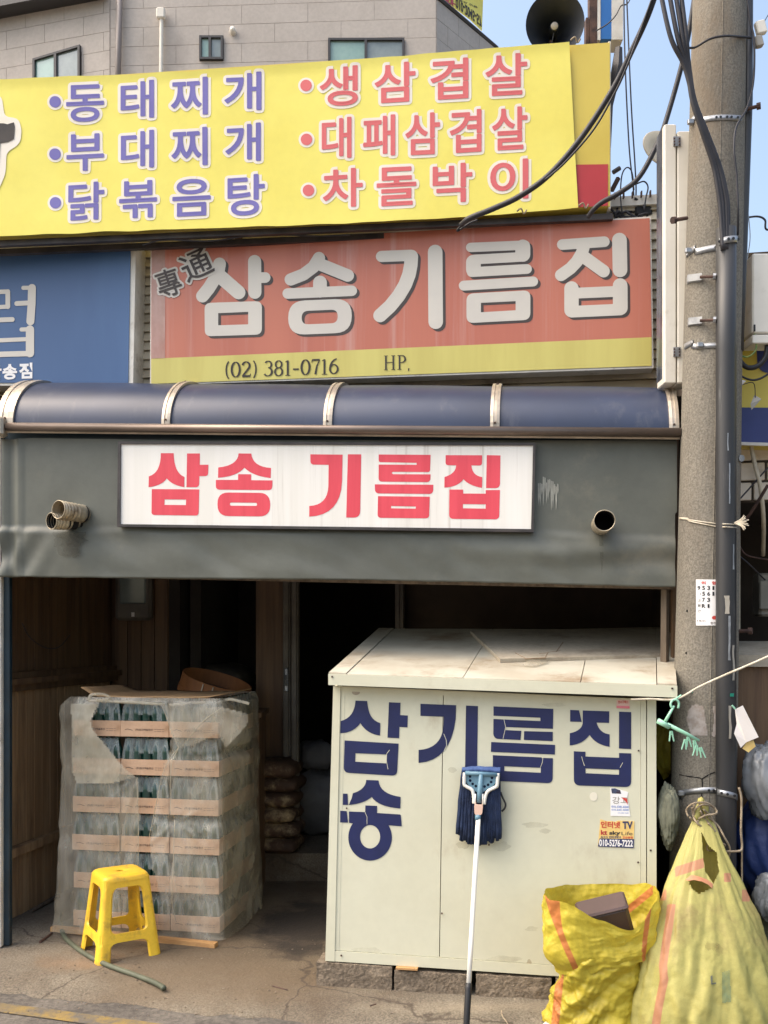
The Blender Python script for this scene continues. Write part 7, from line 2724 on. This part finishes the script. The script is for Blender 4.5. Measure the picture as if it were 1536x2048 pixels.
def small_sack():
    r = thing('woven_sack', 'bright yellow woven sack with orange stripes and rolled-down rim holding a brown box', 'sack', (.93, 3.98, 0))
    body = [(1895, 1112, 1286), (1925, 1117, 1282), (1955, 1121, 1274), (1985, 1112, 1270), (2010, 1106, 1268), (2035, 1094, 1268), (2055, 1086, 1270), (2068, 1094, 1266)]
    collar = [(1788, 1086, 1312), (1810, 1085, 1312), (1840, 1086, 1308), (1870, 1089, 1302), (1895, 1094, 1296), (1915, 1104, 1290), (1930, 1114, 1282)]

    def mk(sec, nm, D0, seed, rim):
        y0, y1 = sec[0][0], sec[-1][0]
        nphi, nh = 240, 90
        vs, attr = [], []
        dirs = [(.0, .99), (.75, 1.02), (1.55, .93), (2.35, 1.02), (3.1, .99), (4.0, .97), (4.8, .95), (5.6, .97)]
        for j in range(nh + 1):
            v = j / nh
            for i in range(nphi):
                a = 2 * math.pi * i / nphi
                dx, dy = math.cos(a), -math.sin(a)
                t = a if a < math.pi else 2 * math.pi - a
                top, bot = y0, y1
                if rim:
                    # the rim dips in front, with a notch right of the middle, and peaks at the right
                    s_ = dx
                    fr = max(0, -dy)
                    top = y0 + (58 * fr * math.exp(-((s_ - .38) / .48) ** 2) + 14 * fr * math.exp(-((s_ + .3) / .3) ** 2)) - 16 * math.exp(-((s_ - 1) / .2) ** 2) + 8 * nz((dx * 2, dy * 2, 0), 1)
                    bot = y1 - 6 - 34 * dx * max(0, -dy) - 12 * max(0, -dy) * math.exp(-((s_ + .1) / .25) ** 2) + 5 * nz((dx * 3, dy * 3, 4), 1)
                y = top + (bot - top) * v
                l, rr = section_at(sec, min(max(y, y0), y1))
                c = P((l + rr) / 2, y, D0)
                hw = (rr - l) / 2 * D0 / F
                dep = hw * (.66 if rim else .72)
                if not rim and y > 2045: c.z = max(.003, c.z)
                k = facets(a, v, dirs, seed)
                if rim:
                    k += .15 * folded((dx, dy, v * .8), 1.2, seed) + .075 * folded((dx, dy, v), 2.6, seed + 1) + .025 * folded((dx, dy, v), 6.0, seed + 2)
                    k += .05 * math.exp(-((v - 1) / .06) ** 2) + .07 * math.exp(-((v - .8) / .2) ** 2)
                else:
                    k += .34 * folded((dx * .6, dy * .6, v * 1.7 + .35 * dx), 1.4, seed) + .12 * folded((dx * .8, dy * .8, v * 1.8), 2.8, seed + 1) + .035 * folded((dx, dy, v * 1.6), 6.0, seed + 2)
                k += .012 * nz((dx, dy, v * 2), 6, seed)
                p = c + Vector((dx * hw * k, dy * dep * k, 0))
                vs.append(p)
                x, yy = to_px(p)
                w = 0.0

                def band(dist, half):
                    return max(0.0, min(1.0, .5 + (half - abs(dist)) / 5.0))
                if rim:
                    if p.y < D0:
                        w = max(w, band(x - (1104 + (yy - 1790) * .30 - 6 * math.sin((yy - 1790) / 40)), max(6.5, 15 - (yy - 1790) * .12)))
                        if x > 1284: w = max(w, band(x - (1296 + (1830 - yy) * .12), 5))
                    elif 1256 < x < 1306: w = max(w, band(yy - (1815 - (x - 1262) * .8), 9))
                elif p.y < D0:
                    w = band(x - (1122 - (yy - 1930) * .10), 8)
                attr.append(w)
        fs = []
        for j in range(nh):
            for i in range(nphi):
                k = (i + 1) % nphi
                fs.append((j * nphi + i, j * nphi + k, (j + 1) * nphi + k, (j + 1) * nphi + i))
        if not rim:
            fs.append(tuple(range(nh * nphi, (nh + 1) * nphi)))
        mb = MB()
        mb.v, mb.f, mb.mi = vs, fs, [0] * len(fs)
        return mb.build(nm, K['bag'], r, smooth=True, attr=attr)
    mk(body, 'fabric', 4.0, 21, False)
    mk(collar, 'rolled_rim', 3.99, 27, True)
    n = 24
    c = P(1196, 1868, 4.0)
    MB().add([c + Vector((.19 * math.cos(2 * math.pi * i / n), .12 * math.sin(2 * math.pi * i / n), .012 * nz((i, 0, 0), .8))) for i in range(n)], [tuple(range(n))]).build('contents', K['cloth'], r)
    # brown plastic box inside
    b = thing('plastic_box', 'dark brown plastic box poking out of the bright yellow sack', 'box', P(1215, 1840, 4.0))
    R = Matrix.Rotation(math.radians(-8), 3, 'Z') @ Matrix.Rotation(math.radians(-16), 3, 'Y') @ Matrix.Rotation(math.radians(24), 3, 'X')
    MB().box(P(1211, 1840, 4.0), (.205, .10, .16), R, bev=.014).build('body', K['brown_plastic'], b)
    MB().box(P(1211, 1840, 4.0) + R @ Vector((0, 0, .078)), (.212, .107, .02), R, bev=.008).build('lid_rim', K['brown_plastic'], b)
    # white scrap on the ground at the foot of the sack
    o = MB()
    vs = [G(1078, 2056), G(1098, 2036, .012), G(1118, 2034, .02), G(1130, 2050, .012), G(1110, 2062)]
    tag(o.add(vs, [(0, 1, 2, 3, 4)]).build('paper_scrap', K['paper'], None), 'white paper scrap on the ground at the foot of the bright sack', 'paper')


small_sack()


# ================================================================== ODDMENTS ON THE FLOOR AND INSIDE
def inside():
    # hose
    pts = [G(122, 1850, .012), G(128, 1872, .012), G(150, 1893, .012), G(178, 1912, .012), G(215, 1930, .012), G(262, 1947, .012), G(302, 1962, .012), G(322, 1972, .012), G(328, 1977, .010)]
    pts = [G(118, 1838, .012)] + pts
    o = MB().tube(smooth_pts(pts, 6), .0125, 10).build('garden_hose', K['hose'], None, smooth=True)
    tag(o, 'dull green hose curving under the yellow stool', 'hose')
    o = MB().tube([G(62, 1822, .014), G(116, 1792, .016)], [.012, .015], 7).build('stick', K['old_post'], None)
    tag(o, 'dark stick lying along the foot of the plank wall', 'stick')
    o = MB().tube([G(80, 1884, .004), G(104, 1866, .006)], [.008, .006], 5).build('stick', K['rust'], None)
    tag(o, 'short flat dark chip of wood on the concrete left of the stool', 'stick')
    # pebbles and litter bits, loose on the concrete
    random.seed(31)
    mb = MB()
    for i in range(420):
        px, py = random.uniform(0, 1100), random.uniform(1880, 2040)
        if 640 < px < 1110 and py < 2015: continue
        p = G(px, py, .002)
        s = random.uniform(.0015, .0055)
        R = Matrix.Rotation(random.random() * 6, 3, 'Z') @ Matrix.Rotation(random.random(), 3, 'X')
        mb.box(p, (s * random.uniform(.8, 2.6), s, s * .7), R)
    tag(mb.build('gravel', K['block'], None), 'scattered grit and pebbles on the concrete', 'grit', kind='stuff')
    o = MB().tube(smooth_pts([G(x, y, .004) for x, y in ((1003, 2021), (1005, 2032), (1012, 2042), (1016, 2049))], 4), .003, 5).build('stick', K['rope'], None)
    tag(o, 'thin curved straw on the concrete right of the mop', 'straw')
    for i, (a, b) in enumerate((((545, 1972), (575, 1980)), ((740, 2012), (752, 2008)))):
        o = MB().tube([G(*a, .003), G(*b, .003)], .003, 5).build('twig', K['rust'], None)
        tag(o, ('thin twig lying left of the concrete blocks', 'tiny twig lying in front of the second concrete block')[i], 'twig')

    # meter box on the back planks
    m = thing('electric_meter', 'dim white electric meter box on the back plank wall', 'meter', BW(270) + Vector((0, 0, 1.7)) - V * .06)
    d = BW(270).y - .09
    a, b = P(233, 1120, d), P(305, 1241, d)
    MB().box((a + b) / 2, (b.x - a.x, .09, a.z - b.z), bev=.02).build('case', K['meter_old'], m)
    a, b = P(243, 1120, d), P(295, 1208, d)
    MB().box((a + b) / 2 + Vector((0, -.045, 0)), (b.x - a.x, .02, a.z - b.z), bev=.01).build('window', K['glass_win_grey'], m)
    MB().box(P(266, 1229, d - .047), (.02, .01, .03)).build('latch', K['sticker_white'], m)
    # wire hanging on the left plank wall
    o = MB().tube(smooth_pts([P(x, y, dd) for x, y, dd in ((44, 1246, 5.5), (60, 1275, 5.55), (90, 1295, 5.7), (118, 1294, 5.85), (140, 1270, 6.0))], 6), .003, 5).build('loose_wire', K['cable'], None)
    tag(o, 'thin dark wire sagging on the left plank wall', 'wire')

    def sack(name, label, c, sx, sy, sz, m, yaw, seed, group):
        vs, fs = [], []
        n1, n2 = 14, 34
        for j in range(n1 + 1):
            th = -math.pi / 2 + math.pi * j / n1
            for i in range(n2):
                a = 2 * math.pi * i / n2
                f = lambda t, e: math.copysign(abs(t) ** e, t)
                x = f(math.cos(a), .35) * f(math.cos(th), .5)
                y = f(math.sin(a), .35) * f(math.cos(th), .5)
                z = f(math.sin(th), .75) * (1 - .25 * (x * x + y * y) * .7)
                k = 1 + .06 * nz((x * 1.5, y * 1.5, z), 1.6, seed) + .03 * nz((x, y, z), 6, seed)
                vs.append(c + Matrix.Rotation(yaw, 3, 'Z') @ Vector((x * sx * k, y * sy * k, z * sz * (1 + .25 * nz((x * 2, y * 2, 0), 1.3, seed)))))
        for j in range(n1):
            for i in range(n2):
                l = (i + 1) % n2
                fs.append((j * n2 + i, j * n2 + l, (j + 1) * n2 + l, (j + 1) * n2 + i))
        o = MB().add(vs, fs).build(name, m, None, smooth=True)
        return tag(o, label, 'sack', group)
    lab = ['bottom', 'second', 'third', 'fourth', 'fifth', 'top']
    # brown sacks on the step by the door
    for k in range(6):
        h = .101
        z = .185 + h * (k + .5)
        d = 6.40
        sack('grain_sack', f'{lab[k]} brown printed sack of the pile on the step by the door', Vector((P(560, 0, d).x + .012 * math.sin(k * 2), d, z)), .145, .16, .058 if k < 5 else .07, K['sack_brown'], -.16 + .06 * math.sin(k * 3), 30 + k, 'brown sacks on the step')
    # dark sacks in the recess
    for k in range(7):
        z = .11 + .2 * k + .0
        d = 6.95
        sack('dark_sack', f'{["bottom", "second", "third", "fourth", "fifth", "sixth", "top"][k]} black sack of the dim pile behind the bottle stack', Vector((P(425, 0, d).x + .015 * math.sin(k), d, z)), .30, .22, .11, K['sack_black'], -.17, 50 + k, 'black sacks in the recess')
    # white bags beyond the door
    sack('white_sack', 'pale bag slumped inside the dark doorway, lower one', Vector((P(645, 0, 6.95).x, 6.95, .42)), .22, .2, .24, K['sack_white'], 0, 71, 'pale bags in the doorway')
    sack('white_sack', 'small pale bag on top of the one in the dark doorway', Vector((P(628, 0, 6.85).x, 6.9, .76)), .12, .12, .11, K['sack_white'], .4, 73, 'pale bags in the doorway')
    # round wooden sieve
    s = thing('wooden_sieve', 'round bent-wood sieve leaning on the dark pile behind the bottles', 'sieve', P(440, 1400, 6.1))
    M_ = Matrix.Translation(P(430, 1376, 6.08)) @ Matrix.Rotation(math.radians(17), 4, 'Y') @ Matrix.Rotation(math.radians(7), 4, 'X')
    R = .225
    MB().lathe([(R, -.06), (R, .06), (R - .008, .06), (R - .008, -.06), (R, -.06)], M_, 48).build('hoop', K['sieve'], s, smooth=False)
    MB().lathe([(R + .004, -.06), (R + .004, -.02), (R - .001, -.02)], M_, 48).build('lower_hoop', K['sieve'], s)
    MB().lathe([(0, -.03), (R - .009, -.03)], M_, 48).build('mesh', K['sack_brown'], s)
    for a in (-100, -84):
        t = math.radians(a)
        p = [M_ @ Vector(((R + .007) * math.cos(t), (R + .007) * math.sin(t), z)) for z in (-.055, .055)]
        MB().tube(p, .004, 5).build('lashing', K['rope_white'], s)
    # shelf the sieve rests on
    q = MB().box(P(445, 1425, 6.1), (.55, .4, .03))
    sh = tag(q.build('wooden_shelf', K['wood_dark'], None), 'dark shelf board behind the bottle stack under the sieve', 'shelf')
    q = MB()
    q.box(P(445, 1425, 6.1) + Vector((0, .05, -.58)), (.5, .3, 1.13))
    tag(q.build('cupboard', K['wood_dark'], None), 'dark cupboard hidden behind the bottle stack', 'cupboard')


inside()


# ================================================================== THINGS ABOVE THE BANNER
def top_things():
    r = thing('horn_loudspeaker', 'black horn loudspeaker above the right end of the banner', 'loudspeaker', P(1112, 86, 5.1))
    c = P(1110, 47, 5.05)
    dirv = Vector((-.10, -1, -.22)).normalized()
    M_ = Matrix.Translation(c) @ dirv.to_track_quat('Z', 'Y').to_matrix().to_4x4()
    R = 57 * 5.05 / F
    MB().lathe([(R, .0), (R * 1.02, .004), (R * 1.0, -.006), (R * .72, -.06), (R * .45, -.13), (R * .3, -.2), (R * .3, -.26), (0, -.26)], M_, 44).build('bell_outside', K['horn'], r, smooth=True)
    MB().lathe([(R, .0), (R * .93, -.012), (R * .66, -.06), (R * .4, -.125), (R * .2, -.19), (0, -.2)], M_, 44).build('bell', K['horn'], r, smooth=True)
    MB().lathe([(0, -.03), (.02, -.032), (.024, -.04), (.024, -.07), (.017, -.16), (.016, -.19)], M_, 20).build('reflector', K['horn'], r, smooth=True)
    MB().lathe([(0, -.0275), (.016, -.0285), (.019, -.031)], M_, 20).build('centre_cap', K['meter'], r, smooth=True)
    MB().tube([M_ @ Vector((.0, -.02, -.05)), M_ @ Vector((-.012, -.075, -.05))], .0025, 5).build('stay', K['horn'], r)
    MB().tube([c + Vector((0, .12, -.02)), c + Vector((0.02, .12, -.3))], .012, 8).build('bracket', K['rust'], r)
    # blue and white shop sign on a brown post
    s = thing('pole_sign', 'tall blue and white sign on a dark brown post right of the loudspeaker', 'signboard', P(1210, 80, 5.2))
    D = 5.18

    def bar(nm, x0, x1, y0, y1, dep, m, d=D):
        a, b = P(x0, y0, d), P(x1, y1, d)
        MB().box(((a.x + b.x) / 2, d + dep / 2, (a.z + b.z) / 2), (b.x - a.x, dep, a.z - b.z)).build(nm, m, s)
    bar('post', 1179, 1194, -260, 110, .05, K['rust'])
    bar('post', 1172, 1178, 35, 110, .05, K['rust'])
    bar('frame', 1195, 1201, -260, 80, .09, K['white_frame'])
    bar('panel', 1201.5, 1223, -260, 78, .1, K['sky_blue'], D + .004)
    bar('frame', 1223.5, 1246, -260, 79, .12, K['white_frame'])
    o = MB().tube(smooth_pts([P(x, y, 5.1) for x, y in ((1192, 62), (1215, 48), (1232, 30), (1242, 12), (1254, 8), (1262, -5))], 5), .0035, 6).build('loose_wire', K['cable'], None)
    tag(o, 'thin black wire curling in front of the blue and white sign', 'wire', 'wires')


top_things()
